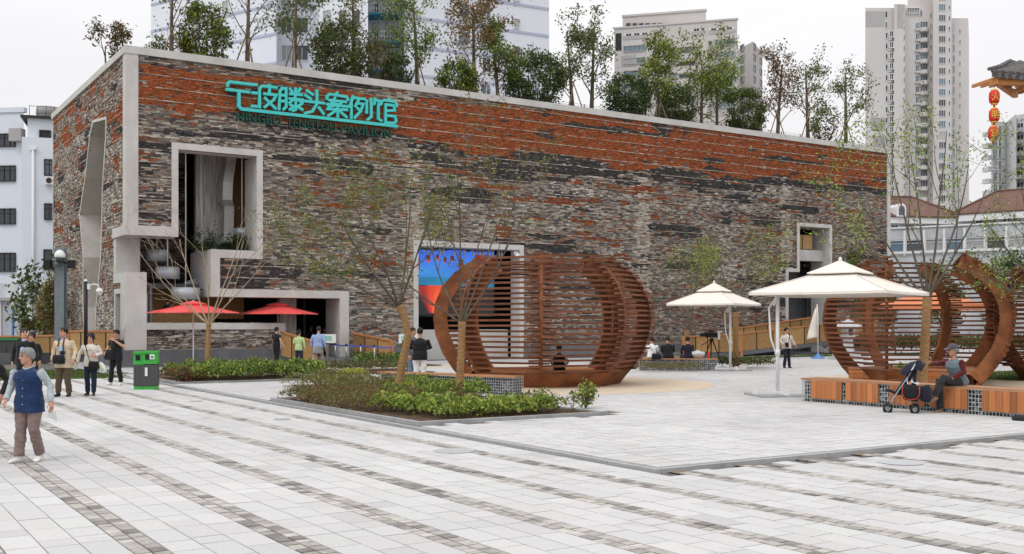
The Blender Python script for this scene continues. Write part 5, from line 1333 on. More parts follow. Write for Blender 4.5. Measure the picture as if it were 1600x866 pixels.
street_tree(b, [(0, 0, 0), pt(622, 606), pt(630, 560), pt(638, 525), pt(632, 495), pt(624, 478)], .092,
            [(-2.3, -.4, 1.9), (-1.5, .6, 2.5), (-.7, -.7, 2.9), (.2, .5, 3.0), (.55, -.4, 2.6), (-1.1, -1.2, 2.1)],
            'tree with a crooked rope-wrapped trunk in the front flower bed', 61, ('olive', 'yellow', 'green'), 9, .11, .085, leaf_from=1)
b = Vector((-1.23, 25.0, .04)); sc = 25.0 / FPX
pt = lambda x, y: (((x - 800) * sc) - b.x, 0, CAMH + (HZ - y) * sc - b.z)
street_tree(b, [(0, 0, 0), pt(718, 600), pt(720, 560), pt(722, 503)], .085,
            [(-1.0, .5, 3.1), (.15, -.4, 3.8), (1.1, .3, 3.7), (1.5, -.5, 3.0), (-1.5, -.2, 1.7), (.5, .8, 3.3)],
            'tree with a straight rope-wrapped trunk in front of the lattice pavilion', 62, ('olive', 'yellow', 'brown', 'green'), 5, .10, .08, leaf_from=0)
b = Vector((-10.2, 36.0, .04)); sc = 36.0 / FPX
pt = lambda x, y: (((x - 800) * sc) - b.x, 0, CAMH + (HZ - y) * sc - b.z)
street_tree(b, [(0, 0, 0), pt(324, 575), pt(325, 545), pt(326, 505)], .085,
            [(-2.2, -.3, 2.6), (-1.1, .5, 3.0), (.2, -.5, 3.1), (1.0, .4, 2.9), (1.6, -.3, 2.4), (-1.6, .6, 1.9), (.6, .7, 3.4)],
            'leafless tree with a rope-wrapped trunk in front of the corner opening', 63, ('olive',), 0, .1, .07, 'stake')
Y = 44.0; b = P(1150, 0, Y); b.z = .02; sc = Y / FPX
pt = lambda x, y: ((x - 800) * sc - b.x, 0, CAMH + (HZ - y) * sc - b.z)
street_tree(b, [(0, 0, 0), pt(1150, 530), pt(1149, 488)], .12, [(-1.6, 0, 2.2), (-.7, .6, 2.7), (.4, -.5, 3.0), (1.4, .3, 2.3), (.9, .6, 2.7), (-1.1, -.7, 2.4)],
            'leafy young tree behind the farther white parasol', 64, ('olive', 'yellow', 'green', 'lime'), 9, .2, .12)
Y = 46.0; b = P(1074, 0, Y); b.z = .02; sc = Y / FPX
pt = lambda x, y: ((x - 800) * sc - b.x, 0, CAMH + (HZ - y) * sc - b.z)
street_tree(b, [(0, 0, 0), pt(1074, 545), pt(1073, 516)], .11, [(-1.5, 0, 2.0), (-.5, .5, 2.7), (.7, -.4, 2.8), (1.6, .3, 1.9), (.1, .7, 3.0)],
            'young tree with fine twigs behind the people on the gabion bench', 65, ('olive', 'tan', 'green'), 4, .2, .10)
Y = 28.3; b = Vector((11.0, Y, .02)); sc = Y / FPX
pt = lambda x, y: ((x - 800) * sc - b.x, 0, CAMH + (HZ - y) * sc - b.z)
street_tree(b, [(0, 0, 0), pt(1441, 600), pt(1446, 520), pt(1449, 465)], .115, [(-1.9, .2, 3.0), (-1.1, -.4, 3.7), (-.3, .5, 3.9), (.5, -.3, 4.4), (1.3, .4, 3.0), (.9, -.5, 3.5), (-2.0, .5, 2.2)],
            'tree with a shaggy straw-wrapped trunk standing inside the right slat pavilion entrance', 66, ('lime', 'green', 'bright'), 8, .13, .10)
Y = 29.0; b = P(1652, 0, Y); b.z = .02
street_tree(b, [(0, 0, 0), (0, 0, 1.0), (.03, 0, 2.1)], .115, [(-1.9, .2, 2.8), (-1.3, -.4, 3.8), (-.4, .5, 4.0), (-2.0, .3, 1.9), (.9, .4, 3.4), (-1.7, -.5, 1.3)],
            'tree leaning in from the right edge in front of the residential block', 67, ('bright', 'green', 'lime'), 4, .12, .09)
# ---- shrub masses in the beds
def shrub_mass(name, spots, label_kind, cols, size, seed, elong=2.0, var=.35, twig=None, stuff=True, dens=1.0):
    """spots: (w, s, radius, height, n)"""
    r = np.random.RandomState(seed); Cs = []; tw = MB()
    for a, b_, rad, h, n in spots:
        n = int(n * dens); th = r.uniform(0, 6.283, n); q = rad * np.sqrt(r.rand(n)); zz = h * (1 - .55 * (q / rad) ** 2) * (1 - np.abs(r.normal(0, .22, n)))
        p = np.stack([a + q * np.cos(th), b_ + q * np.sin(th), np.maximum(zz, .03)], 1); Cs.append(p)
        for k in range(5 if twig else 0):
            e = p[r.randint(0, n)]; tw.tube([(a + r.normal(0, .05), b_ + r.normal(0, .05), .02), ((a + e[0]) / 2, (b_ + e[1]) / 2, e[2] * .6), tuple(e)], .006, 4, cap=False)
    v, q, c = leaves_np(np.concatenate(Cs), size, [LEAFC[k] if isinstance(k, str) else k for k in cols], r, elong, var, up=.5)
    o = link(name, mesh_np(name, v, q, M['leaf'], c)); o.rotation_euler = (0, 0, ROTZ); o.location = (0, 0, .04)
    tag(o, kind='stuff')
    if twig:
        t_ = tw.build(name + '_twigs', M[twig]); t_.rotation_euler = (0, 0, ROTZ); t_.location = (0, 0, .04); tag(t_, kind='stuff')
    return o
rr = random.Random(4)
def rows(w0, w1, s0, s1, step, rad, h, n): 
    out = []; a = w0
    while a <= w1:
        b_ = s0
        while b_ <= s1: out.append((a + rr.uniform(-.1, .1), b_ + rr.uniform(-.1, .1), rad * rr.uniform(.8, 1.25), h * rr.uniform(.75, 1.2), n)); b_ += step
        a += step
    return out
# bright glossy hedge along the front and right of the bed, brown twiggy plants to the left, low reddish ones between
shrub_mass('hedge_foliage', rows(10.0, 12.1, 17.7, 18.9, .42, .33, .40, 240) + rows(9.7, 10.6, 18.9, 20.0, .45, .30, .40, 200), '', ('bright', 'lime', 'green', 'lime', 'bright'), .095, 81, 1.8, twig='bark')
shrub_mass('hedge_foliage', rows(11.4, 13.0, 21.6, 23.4, .5, .34, .46, 200) + rows(13.2, 14.0, 25.2, 26.6, .6, .4, .45, 150), '', ('bright', 'green', 'lime'), .1, 82, 1.9, twig='bark')
shrub_mass('heath_foliage', rows(9.3, 10.8, 19.9, 24.2, .45, .38, .40, 240), '', ('tan', 'olive', 'brown', 'tan', 'green'), .07, 83, 2.8, twig='bark')
shrub_mass('low_red_foliage', rows(10.6, 12.2, 19.4, 21.2, .5, .36, .30, 200), '', ('rust', 'brown', 'olive', 'green'), .065, 84, 2.2, twig='bark')
shrub_mass('loose_foliage', rows(12.2, 12.9, 17.6, 18.7, .45, .24, .42, 110), '', ('olive', 'green', 'lime'), .085, 85, 2.2, twig='bark')
shrub_mass('heath_foliage', rows(11.4, 13.0, 24.6, 29.2, .55, .40, .46, 190) + rows(9.4, 10.9, 23.2, 24.1, .5, .36, .40, 170), '', ('tan', 'olive', 'yellow', 'green'), .075, 86, 2.6, twig='bark')
shrub_mass('hedge_foliage', rows(9.7, 13.6, 33.3, 36.4, .55, .42, .62, 240), '', ('bright', 'green', 'lime', 'green'), .12, 87, 1.9)
shrub_mass('low_red_foliage', rows(9.3, 9.9, 33.2, 35.5, .5, .34, .36, 140), '', ('rust', 'brown', 'dark'), .09, 88, 2.0)
q_ = [to_ws(*G(px, 588).xy) for px in (548, 560)]
shrub_mass('yellow_foliage', [(q_[0][0], q_[0][1], .5, .28, 300), (q_[1][0], q_[1][1], .4, .25, 200)], '', ('lime', (.35, .32, .04)), .08, 89, 2.0)
sp = []
for px in np.arange(465, 640, 12):
    a, b_ = to_ws(*G(px + rr.uniform(-4, 4), 583 + rr.uniform(-4, 3)).xy); sp.append((a, b_, .5, .5, 190))
shrub_mass('heath_foliage', sp, '', ('olive', 'tan', 'green', 'dark'), .10, 90, 2.4)
sp = []
for px in np.arange(560, 650, 10):
    a, b_ = to_ws(*G(px, 572 + rr.uniform(-2, 3)).xy); sp.append((a, b_, .6, .62, 200))
shrub_mass('hedge_foliage', sp, '', ('bright', 'green', 'dark'), .12, 91, 2.0)
sp = []
for px in np.arange(1004, 1090, 7):
    a, b_ = to_ws(*G(px, 582 + rr.uniform(-1, 1)).xy); sp.append((a, b_, .35, .38, 130))
shrub_mass('heath_foliage', sp, '', ('olive', 'tan', 'tan', 'green'), .09, 92, 4)
sp = []
for px in np.arange(1122, 1206, 6):
    a, b_ = to_ws(*G(px, 577 + rr.uniform(-3, 1)).xy); sp.append((a, b_, .42, .46, 130))
shrub_mass('hedge_foliage', sp, '', ('green', 'dark', 'rust', 'olive'), .10, 93, 2)
def single_shrub(px, py, rad, h, cols, label, seed, n=500, size=.09, stem=0.0, name='small_shrub'):
    b = G(px, py); r = np.random.RandomState(seed); t = Tree(seed)
    for k in range(7):
        az = t.r.uniform(0, 6.283); t.branch((0, 0, 0) if not stem else (0, 0, stem * .8), (math.cos(az) * .5, math.sin(az) * .5, 1), (h - stem) * .85, .012 + .01 * h, 1, .2, .1, (2, 3), (20, 45), .5, 1, 4, .004, 5)
    if stem: t.mb.tube([(0, 0, 0), (0, 0, stem)], .04, 6)
    k = r.randint(0, len(t.tips), n); C = np.array([tuple(x[0]) for x in t.tips])[k] + r.normal(0, rad * .25, (n, 3)); C = C[C[:, 2] > .03]
    return finish_tree(t, name, (b.x, b.y, .03), label, 'shrub', None, 'bark', cols, C, size, trunk_name='stems')
single_shrub(915, 640, .26, .48, ('green', 'olive', 'lime'), 'small separate shrub at the right tip of the front bed', 95, 420, .085)
single_shrub(290, 600, .4, .42, ('rust', 'dark', 'brown'), 'small reddish shrub at the left end of the far bed near the bin', 96, 420, .09)

# dead leaves and bark chips lying on the soil of the beds
def litter(r_, n, seed):
    r = np.random.RandomState(seed); p = np.stack([r.uniform(r_[0] + .12, r_[2] - .12, n), r.uniform(r_[1] + .12, r_[3] - .12, n), np.full(n, .062)], 1)
    v, q, c = leaves_np(p, .05, [(.16, .10, .06), (.24, .17, .10), (.09, .06, .04), (.32, .26, .18)], r, 1.8, .3, 1.5)
    v[:, 2] = .056 + np.abs(v[:, 2] - .062) * .35
    o = link('leaf_litter', mesh_np('leaf_litter', v, q, M['leaf'], c)); o.rotation_euler = (0, 0, ROTZ); tag(o, kind='stuff')
litter(BED1, 5000, 5); litter(BED2, 2500, 6)
# ================================================================== buildings behind
M['wall_white'] = mat('white_render', (.62, .66, .72), .8, c2=(.68, .715, .765), scale=.25, detail=9, spec=.1, stretch=(1, 1, .35))
M['wall_blue'] = mat('pale_blue_render', (.66, .69, .745), .8, c2=(.71, .735, .785), scale=.12, detail=9, spec=.1, stretch=(1, 1, .3))
M['band_blue'] = mat('blue_grey_band', (.42, .45, .56), .8)
M['wall_cream'] = mat('cream_render', (.50, .47, .45), .85, c2=(.58, .555, .535), scale=.12, detail=9, spec=.1, stretch=(1, 1, .3))
M['wall_grey'] = mat('grey_render', (.40, .385, .375), .85, c2=(.45, .435, .425), scale=.2, detail=8, spec=.1)
M['wall_tower'] = mat('tower_render', (.52, .495, .475), .85, c2=(.60, .58, .56), scale=.06, detail=9, spec=.1, stretch=(1, 1, .4))
M['wall_tower_dk'] = mat('tower_grey_panel', (.36, .345, .34), .85, c2=(.40, .39, .385), scale=.1)
M['wall_far'] = mat('far_block_render', (.46, .46, .475), .85, c2=(.52, .52, .53), scale=.06, detail=8)
M['teal'] = mat('teal_balcony_slab', (.05, .25, .34), .6)
M['roof_brown'] = mat('brown_roof_tile', (.115, .06, .046), .8, c2=(.175, .09, .068), scale=1.5, detail=8, stretch=(1, 1, 3), bump=.3, bscale=10)
M['annex_white'] = mat('white_stained_render', (.36, .385, .41), .75, c2=(.60, .62, .64), scale=.7, detail=9, stretch=(1, 1, .4), spec=.15)
class Face:
    """a wall plane: origin at its left foot, along its width, normal towards us"""
    def __init__(s, A, B): s.A = Vector((A[0], A[1], 0)); s.d = (Vector((B[0], B[1], 0)) - s.A); s.L = s.d.length; s.d.normalize(); s.n = Vector((s.d.y, -s.d.x, 0)); s.rz = math.atan2(s.d.y, s.d.x)
    def at(s, px, py):
        r = Vector(((px - CXP) / FPX, 1, (HZ - py) / FPX)); t = s.A.dot(s.n) / r.dot(s.n); p = r * t
        return (p - s.A).dot(s.d), CAMH + r.z * t
    def pt(s, a, z, out_=0.0): return s.A + s.d * a + s.n * out_ + Vector((0, 0, z))
_wm = {}; wr = random.Random(8)
def window(face, a0, z0, a1, z1, parent, fm='frame_white', gm='glass', mull=1, trans=0, out_=.0, dp=.12, fw=.06):
    """a framed window with its pane, set on the wall; parent is at the world origin"""
    w_, h_ = round(a1 - a0, 2), round(z1 - z0, 2)
    if gm == 'glass': gm = wr.choice(('glass', 'glass', 'glass_dark', 'curtain', 'glass_blue'))
    k = (w_, h_, fm, mull, trans, dp, fw)
    if k not in _wm:
        mb = MB(); mb.box(0, -dp, 0, fw, .02, h_).box(w_ - fw, -dp, 0, w_, .02, h_).box(fw, -dp, h_ - fw, w_ - fw, .02, h_).box(fw, -dp - .04, 0, w_ - fw, .02, fw)
        for i in range(mull):
            x = w_ * (i + 1) / (mull + 1); mb.box(x - fw * .4, -dp * .8, fw, x + fw * .4, .0, h_ - fw)
        if trans: mb.box(fw, -dp * .7, h_ * .68, w_ - fw, .0, h_ * .68 + fw * .7)
        _wm[k] = (mb.mesh('window', M[fm]), {})
    fme, gl = _wm[k]
    if gm not in gl: gl[gm] = MB().box(fw * .9, -.035, fw * .9, w_ - fw * .9, -.02, h_ - fw * .9).mesh('pane', M[gm])
    p = face.pt(a0, z0, out_)
    o = link('window', fme, parent, p, (0, 0, face.rz)); link('pane', gl[gm], o)
    return o
def wpx(face, px0, py0, px1, py1, parent, **k):
    a0, _ = face.at(px0, (py0 + py1) / 2); a1, _ = face.at(px1, (py0 + py1) / 2); m_ = (px0 + px1) / 2
    z1 = face.at(m_, py0)[1]; z0 = face.at(m_, py1)[1]
    return window(face, a0, z0, a1, z1, parent, **k)
def block(name, pts, z0, z1, m, parent):
    n = len(pts); v = [(x, y, z0) for x, y in pts] + [(x, y, z1) for x, y in pts]
    return MB().add(v, [tuple(range(n))[::-1], tuple(range(n, 2 * n))] + [(i, (i + 1) % n, n + (i + 1) % n, n + i) for i in range(n)]).build(name, M[m] if isinstance(m, str) else m, parent)
def bx(name, face, a0, z0, a1, z1, o0, o1, m, parent):
    """box on a face: from a0 to a1, z0 to z1, standing out from o0 to o1"""
    return MB().box(a0, -o1, z0, a1, -o0, z1).build(name, M[m] if isinstance(m, str) else m, parent, face.A, (0, 0, face.rz))
def xy(px, Y): return ((px - CXP) / FPX * Y, Y)
# ---- white building at the left
wb = empty('office_building', (0, 0, 0), 0, 'white rendered building with dark windows left of the pavilion', 'building')
f1 = Face(xy(-140, 79), xy(37, 78)); f2 = Face(xy(34, 75.5), xy(118, 76.5)); f3 = Face(xy(41, 76.4), xy(118, 77.4))
z1 = f1.at(10, 174)[1]; z2 = f2.at(60, 215)[1]; z3 = f3.at(70, 186)[1]
block('wall', [f1.A.xy, xy(37, 78), xy(37, 95), xy(-140, 95)], 0, z1, 'wall_white', wb)
bx('parapet', f1, -.2, z1 - .1, f1.L + .1, z1 + .25, -.3, .12, 'wall_white', wb)
block('stair_tower', [xy(34, 75.5), xy(118, 76.5), xy(118, 92), xy(37, 92)], 0, z2, 'wall_white', wb)
block('stair_tower_top', [xy(43, 76.4), xy(118, 77.4), xy(118, 91), xy(45, 91)], z2 + .002, z3, 'wall_white', wb)
bx('roof_edge', f3, -.35, z3, f3.L + .3, z3 + .16, -8, .35, 'frame_dark', wb)
t = f3.pt(f3.at(69, 180)[0], z3 + .15, -2.2)
MB().lathe([(.75, 0), (.78, .1), (.74, .5), (.8, .55), (.78, 1.0), (.7, 1.1), (.05, 1.15)], t, 20).build('water_tank', M['wall_tower_dk'], wb)
mb = MB()
for k in range(7): mb.tube([f3.pt(.2 + k * .55, z3 + .1, -.1), f3.pt(.2 + k * .55, z3 + .95, -.1)], .02, 5)
mb.bar(f3.pt(.2, z3 + .9, -.1), f3.pt(3.5, z3 + .9, -.1), .03, .03); mb.build('roof_railing', M['frame_dark'], wb)
for y0, y1 in ((209, 230), (259, 284), (326, 351), (395, 425)):
    wpx(f1, -2, y0, 25, y1, wb, fm='frame_dark', gm='glass_dark', mull=2, trans=1); wpx(f1, -62, y0, -30, y1, wb, fm='frame_dark', gm='glass_dark', mull=2, trans=1)
wpx(f3, 61.5, 204, 80, 216, wb, fm='frame_dark', gm='glass_dark', mull=0, dp=.2)
for k in range(3): a = f3.at(62, 206 + k * 4); b = f3.at(80, 206 + k * 4); bx('louvre', f3, a[0] + .05, a[1] - .1, b[0] - .05, a[1] - .03, .05, .16, 'frame_dark', wb)
for y0, y1 in ((249, 275), (318, 344)): wpx(f2, 69, y0, 85, y1, wb, fm='frame_dark', gm='glass', mull=1, trans=1)
wpx(f2, 68, 390, 84, 422, wb, fm='frame_dark', gm='glass_dark', mull=0)
a, zz = f2.at(71, 289); bx('air_conditioner', f2, a, zz, a + .78, zz + .55, .05, .42, 'white', wb)
MB().lathe([(.2, .0), (.2, .02)], (0, 0, 0), 16).build('fan_grille', M['frame_dark'], wb, f2.pt(a + .28, zz + .27, .43), (R(90), 0, f2.rz))
a, zz = f2.at(52, 235); MB().tube([f2.pt(a, 0, .1), f2.pt(a, zz, .1)], .1, 8).box(f2.pt(a, zz, .1).x - .22, f2.pt(a, zz, .1).y - .1, zz, f2.pt(a, zz, .1).x + .22, f2.pt(a, zz, .1).y + .1, zz + .2).build('drain_pipe', M['frame_white'], wb)
a, zz = f1.at(33, 222); bx('vent_box', f1, a - .6, zz, a + .35, zz + .9, .02, .6, 'wall_tower_dk', wb)
# low annex, canopy, wall and yard things before it
an = empty('white_annex', (0, 0, 0), 0, 'low white annex with a stepped wall and dark gutter in front of the left building', 'building')
fa = Face(xy(-90, 66), xy(62, 66)); za = fa.at(20, 437)[1]
block('wall', [xy(-90, 66), xy(62, 66), xy(62, 73), xy(-90, 73)], 0, fa.at(10, 470)[1], 'annex_white', an)
block('wall', [xy(-20, 69), xy(30, 69), xy(30, 74), xy(-20, 74)], 0, fa.at(10, 440)[1], 'annex_white', an)
bx('gutter', fa, -.1, fa.at(10, 470)[1], fa.L + .1, fa.at(10, 465)[1], -1, .25, 'wall_tower_dk', an)
for k in range(4): bx('pilaster', fa, 1.5 + k * 1.9, 0, 1.75 + k * 1.9, fa.at(10, 471)[1], .002, .12, 'white', an)
bl_ = G(20, 553); t = empty('blue_pole', (P(20, 0, 58).x, 58, 0), 0, 'blue post with a white cap at the left edge', 'post')
MB().tube([(0, 0, 0), (0, 0, P(0, 484, 58).z)], .07, 10).build('shaft', M['blue_base'], t); MB().lathe([(.08, 0), (.14, .05), (.1, .25), (.05, .4)], (0, 0, P(0, 484, 58).z), 10).build('cap', M['white'], t)
M['cont_green'] = mat('green_container', (.05, .22, .09), .5); M['cont_dark'] = mat('dark_container', (.06, .065, .065), .5)
for i, px in enumerate((-12, 5, 22)):
    b = P(px, 0, 50); t = empty('wheeled_container', (b.x, b.y, .03), R(4), ('wheeled waste container with green lid cut by the left edge', 'middle wheeled waste container with green lid at the left', 'wheeled waste container with green lid nearest the men at the left')[i], 'waste container')
    MB().prism([(-.22, 0), (.22, 0), (.25, 1.0), (-.25, 1.0)], (0, -.25, .05), (1, 0, 0), (0, 0, 1), (0, 1, 0), .5).build('body', M['cont_dark'], t); MB().box(-.27, -.29, 1.052, .27, .28, 1.16).build('lid', M['cont_green'], t)
    for s_ in (-.2, .2): MB().tube([(s_ - .03, .2, .07), (s_ + .03, .2, .07)], .07, 10).build('wheel', M['rubber'], t)
# small trees and bushes in the yard
def yard_tree(px, Y, top, width, cols, label, seed, nl=900, size=.2, stem=.35, grp=None):
    b = P(px, 0, Y); b.z = .0; H = P(0, top, Y).z; wd = width * Y / FPX; t = Tree(seed)
    t.branch((0, 0, 0), (t.r.uniform(-.1, .1), 0, 1), H * .8, .06, 2, .10, .08, (3, 4), (25, 50), .45, 0, 5, .012, 6)
    C = t.leafpoints(max(1, nl // max(1, len(t.tips))), wd * .11)
    return finish_tree(t, 'yard_tree', b, label, 'tree', grp, 'bark', cols, C, size)
yard_tree(30, 57, 425, 50, ('green', 'dark', 'olive'), 'thin big-leaved tree in front of the white building, left one', 101, 150, .3)
yard_tree(52, 56, 430, 60, ('green', 'dark'), 'thin leaning big-leaved tree in front of the white building, right one', 102, 170, .3)
yard_tree(74, 58, 385, 44, ('green', 'dark'), 'tall thin tree before the dark window of the white building', 103, 170, .28)
def bush_at(px, Y, top, base, width, cols, label, seed, n, size, name='yard_bush'):
    b = P(px, 0, Y); b.z = .0; H = P(0, top, Y).z; lo = P(0, base, Y).z; wd = width * Y / FPX; t = Tree(seed); r = t.n
    for k in range(6): t.branch((t.r.uniform(-.1, .1), 0, 0), (t.r.uniform(-.25, .25), t.r.uniform(-.25, .25), 1), max(lo, .3) + (H - lo) * .6, .035, 1, .1, .1, (2, 3), (20, 40), .4, 0, 4, .008, 5)
    c_n = 16; cx = r.normal(0, wd * .25, c_n); cy = r.normal(0, wd * .25, c_n); cz = r.uniform(lo, H, c_n); k = r.randint(0, c_n, n)
    C = np.stack([cx[k], cy[k], cz[k]], 1) + r.normal(0, 1, (n, 3)) * (wd * .13, wd * .13, (H - lo) * .12); C = C[C[:, 2] > .05]
    return finish_tree(t, name, b, label, 'shrub', None, 'bark', cols, C, size, trunk_name='stems')
bush_at(42, 56, 497, 515, 26, ('olive', 'green', 'tan'), 'small topiary bush with bare stems, left of the pair', 104, 900, .13)
bush_at(61, 56, 494, 515, 22, ('olive', 'dark', 'green'), 'small topiary bush with bare stems, right of the pair', 105, 800, .13)
bush_at(80, 54, 440, 545, 34, ('tan', 'olive', 'tan', 'yellow'), 'tall yellowish bamboo clump beside the grey camera column', 106, 3000, .16, 'bamboo_clump')
# ---- pale blue tower
bt = empty('apartment_tower', (0, 0, 0), 0, 'huge pale blue apartment tower rising out of the picture behind the roof trees', 'building')
A = xy(236, 128); B = xy(432, 117); Bc = xy(432, 121); Cc0 = xy(498, 121); C1 = xy(498, 116); D1 = xy(575, 112); D2 = xy(575, 119); E1 = xy(632, 119); E2 = xy(632, 113); F1 = xy(858, 121)
ZT = 52
block('wall', [A, B, Bc, Cc0, C1, D1, D2, E1, E2, F1, xy(850, 150), xy(240, 155)], 0, ZT, 'wall_blue', bt)
fl = Face(A, B); fm_ = Face(Bc, Cc0); fr = Face(E2, F1); fc = Face(C1, D1); fe = Face(D2, E1)
for k in range(6):
    dy = 43 * (k - 2)
    for f_, x0, x1, y in ((fl, 237, 431, 66), (fr, 633, 857, 35)):
        a0, zb_ = f_.at((x0 + x1) / 2, y + dy * 1.02 + 8)
        bx('floor_band', f_, .05, zb_, f_.L - .05, zb_ + .28, .0, .08, 'band_blue', bt)
    yy = 4 + dy
    for x0, x1 in ((300, 312), (348, 358)):
        wpx(fl, x0, yy + 40, x1, yy + 66, bt, gm='glass', mull=1)
    wpx(fm_, 440, yy + 24, 456, yy + 48, bt, gm='glass', mull=1); wpx(fm_, 462, yy + 24, 482, yy + 48, bt, gm='glass_dark', mull=1)
    wpx(fr, 716, yy + 2, 733, yy + 24, bt, gm='glass', mull=1, trans=1)
    wpx(fr, 753, yy + 0, 766, yy + 24, bt, gm='glass', mull=1)
    wpx(fr, 802, yy + 25, 812, yy + 41, bt, gm='glass', mull=0)
    a, z_ = fr.at(765, yy + 32); bx('air_conditioner', fr, a, z_, a + .8, z_ + .55, .05, .4, 'white', bt)
    wpx(fe, 585, yy + 0, 592, yy + 26, bt, gm='glass_dark', mull=1); wpx(fe, 600, yy + 0, 626, yy + 30, bt, gm='glass', mull=2)
    # balcony: slab, railing
    a0, zb_ = fe.at(580, yy + 26); a1, _ = fe.at(632, yy + 26)
    s_ = bx('balcony', fe, a0 - .4, zb_ - .12, a1 - .2, zb_ + .06, -.0, 2.4, 'teal', bt)
    mb = MB()
    for q in range(13): mb.box(a0 - .4 + q * (a1 - a0) / 12, -2.36, zb_ + .06, a0 - .4 + q * (a1 - a0) / 12 + .03, -2.33, zb_ + 1.05)
    mb.box(a0 - .4, -2.38, zb_ + 1.05, a1 - .2, -2.31, zb_ + 1.12).box(a0 - .4, -2.38, zb_ + .5, a1 - .2, -2.33, zb_ + .54)
    o = mb.build('railing', M['frame_white'], bt, fe.A, (0, 0, fe.rz))
    for x0 in (505, 530, 552): wpx(fc, x0, yy + 12, x0 + 12, yy + 38, bt, gm='glass', mull=1)
    # deep strip of grilles on the right face
    a, z_ = fr.at(718, yy + 34); bx('recess_panel', fr, a - .2, z_ - .9, a + 1.1, z_ + .5, .0, .03, 'wall_grey', bt)
# ---- cream building
cb_ = empty('cream_building', (0, 0, 0), 0, 'cream concrete building with stepped top and loggia slots behind the roof', 'building')
fcB = Face(xy(960, 134.6), xy(1152, 130.4)); fp = Face(xy(973, 140), xy(1103, 137.2))
zt_ = fcB.at(1060, 38)[1]; zp = fp.at(1040, 22)[1]
block('wall', [xy(960, 134.6), xy(1152, 130.4), xy(1152, 150), xy(968, 155)], 0, zt_, 'wall_cream', cb_)
block('penthouse', [xy(973, 140), xy(1103, 137.2), xy(1102, 148), xy(980, 153)], zt_ + .002, zp, 'wall_cream', cb_)
bx('roof_edge', fcB, -.1, zt_, fcB.L + .1, zt_ + .2, -.4, .12, 'wall_cream', cb_); bx('roof_edge', fp, -.1, zp, fp.L + .1, zp + .25, -.4, .15, 'wall_cream', cb_)
for k in range(7): wpx(fp, 978 + k * 10, 36, 986 + k * 10, 42.5, cb_, fm='wall_grey', gm='glass_dark', mull=0)
for x0, y0, x1, y1, g_ in ((974, 51, 1012, 63, 0), (1018, 49, 1037, 60, 0), (1080, 44, 1101, 56, 0), (1107, 42, 1148, 54, 0)):
    a0, za_ = fcB.at(x0, y1); a1, zb_ = fcB.at(x1, y0)
    bx('loggia_parapet', fcB, a0, za_, a1, za_ + (zb_ - za_) * .6, .0, .05, 'wall_grey', cb_); n = max(3, int((x1 - x0) / 4))
    for q in range(n): bx('loggia_opening', fcB, a0 + (a1 - a0) * (q + .1) / n, za_ + (zb_ - za_) * .68, a0 + (a1 - a0) * (q + .85) / n, zb_, .0, .03, 'dark' if q % 3 else 'wall_white', cb_)
for k in range(6):
    d = k * 19.5
    for x0, y0, x1, y1, g_, m_ in ((974, 71, 1009, 81, 'glass_blue', 4), (1044, 75, 1057, 84, 'glass_blue', 1), (1061, 73, 1085, 89, 'glass', 2), (1116, 61, 1148, 72, 'glass_blue', 4), (1107, 64, 1113, 72, 'glass_dark', 0)):
        wpx(fcB, x0, y0 + d, x1, y1 + d, cb_, fm='wall_grey', gm=g_, mull=m_, fw=.08)
    a0, z_ = fcB.at(1060, 92 + d); a1, _ = fcB.at(1087, 92 + d); bx('balcony', fcB, a0, z_ - .5, a1, z_ + .4, 0, .9, 'wall_cream', cb_)
    a0, z_ = fcB.at(1108, 80 + d); bx('panel', fcB, a0, z_ - .4, a0 + 2.2, z_ + .5, 0, .04, 'wall_grey', cb_)
a0, z_ = fcB.at(971, 105); bx('panel', fcB, a0, z_, a0 + 1.9, z_ + 1.4, 0, .05, 'wall_grey', cb_)
a0, z_ = fcB.at(960, 80); bx('corner_slot', fcB, a0 + .15, z_, a0 + .9, z_ + 2.2, 0, .02, 'dark', cb_)
gw = empty('grey_block', (0, 0, 0), 0, 'grey corner block with small windows beside the cream building', 'building')
fg = Face(xy(1150, 155), xy(1176, 150)); fg2 = Face(xy(1176, 150), xy(1191, 156)); zg = fg.at(1176, 65)[1]
block('wall', [xy(1146, 156), xy(1176, 150), xy(1191, 156), xy(1170, 170)], 0, zg, 'wall_grey', gw)
for k in range(6):
    wpx(fg, 1157, 70 + 16.5 * k, 1163, 80 + 16.5 * k, gw, fm='wall_tower_dk', gm='glass_dark', mull=0); wpx(fg2, 1177, 68 + 17 * k, 1180, 78 + 17 * k, gw, fm='wall_tower_dk', gm='glass_dark', mull=0)
    wpx(fg2, 1187, 74 + 17 * k, 1190, 83 + 17 * k, gw, fm='wall_tower_dk', gm='glass_dark', mull=0)
# ---- tall residential tower
tw_ = empty('tower_block', (0, 0, 0), 0, 'tall cream residential tower with balcony and window columns', 'building')
Y0 = 300.0
segs = [('wall', 1352, 1397, Y0, 20, 5, 'wall_tower'), ('pilaster', 1397, 1414, Y0 - 1.2, 8, 5, 'wall_tower'), ('recess', 1414, 1458, Y0 + 2.5, 8, 8, 'wall_tower'), ('core', 1458, 1487, Y0 - .6, -60, -60, 'wall_tower'), ('wing', 1487, 1513, Y0 + 3.0, 30, 27, 'wall_tower')]
F_ = {}
for nm, x0, x1, Y, ya, yb, m_ in segs:
    A_, B_ = xy(x0, Y), xy(x1, Y); f = Face(A_, B_); F_[nm] = f; z_ = f.at(x0, (ya + yb) / 2)[1]
    block(nm, [A_, B_, xy(x1 + (1 if nm == 'wing' else 0), Y + 24), xy(x0 + 1.5, Y + 24)], 0, z_, m_, tw_)
a_, b_ = xy(1418, Y0 + 6), xy(1460, Y0 + 6); ft = Face(a_, b_); block('upper_storey', [a_, b_, xy(1460, Y0 + 24), xy(1420, Y0 + 24)], 80, ft.at(1440, -14)[1], 'wall_tower', tw_)
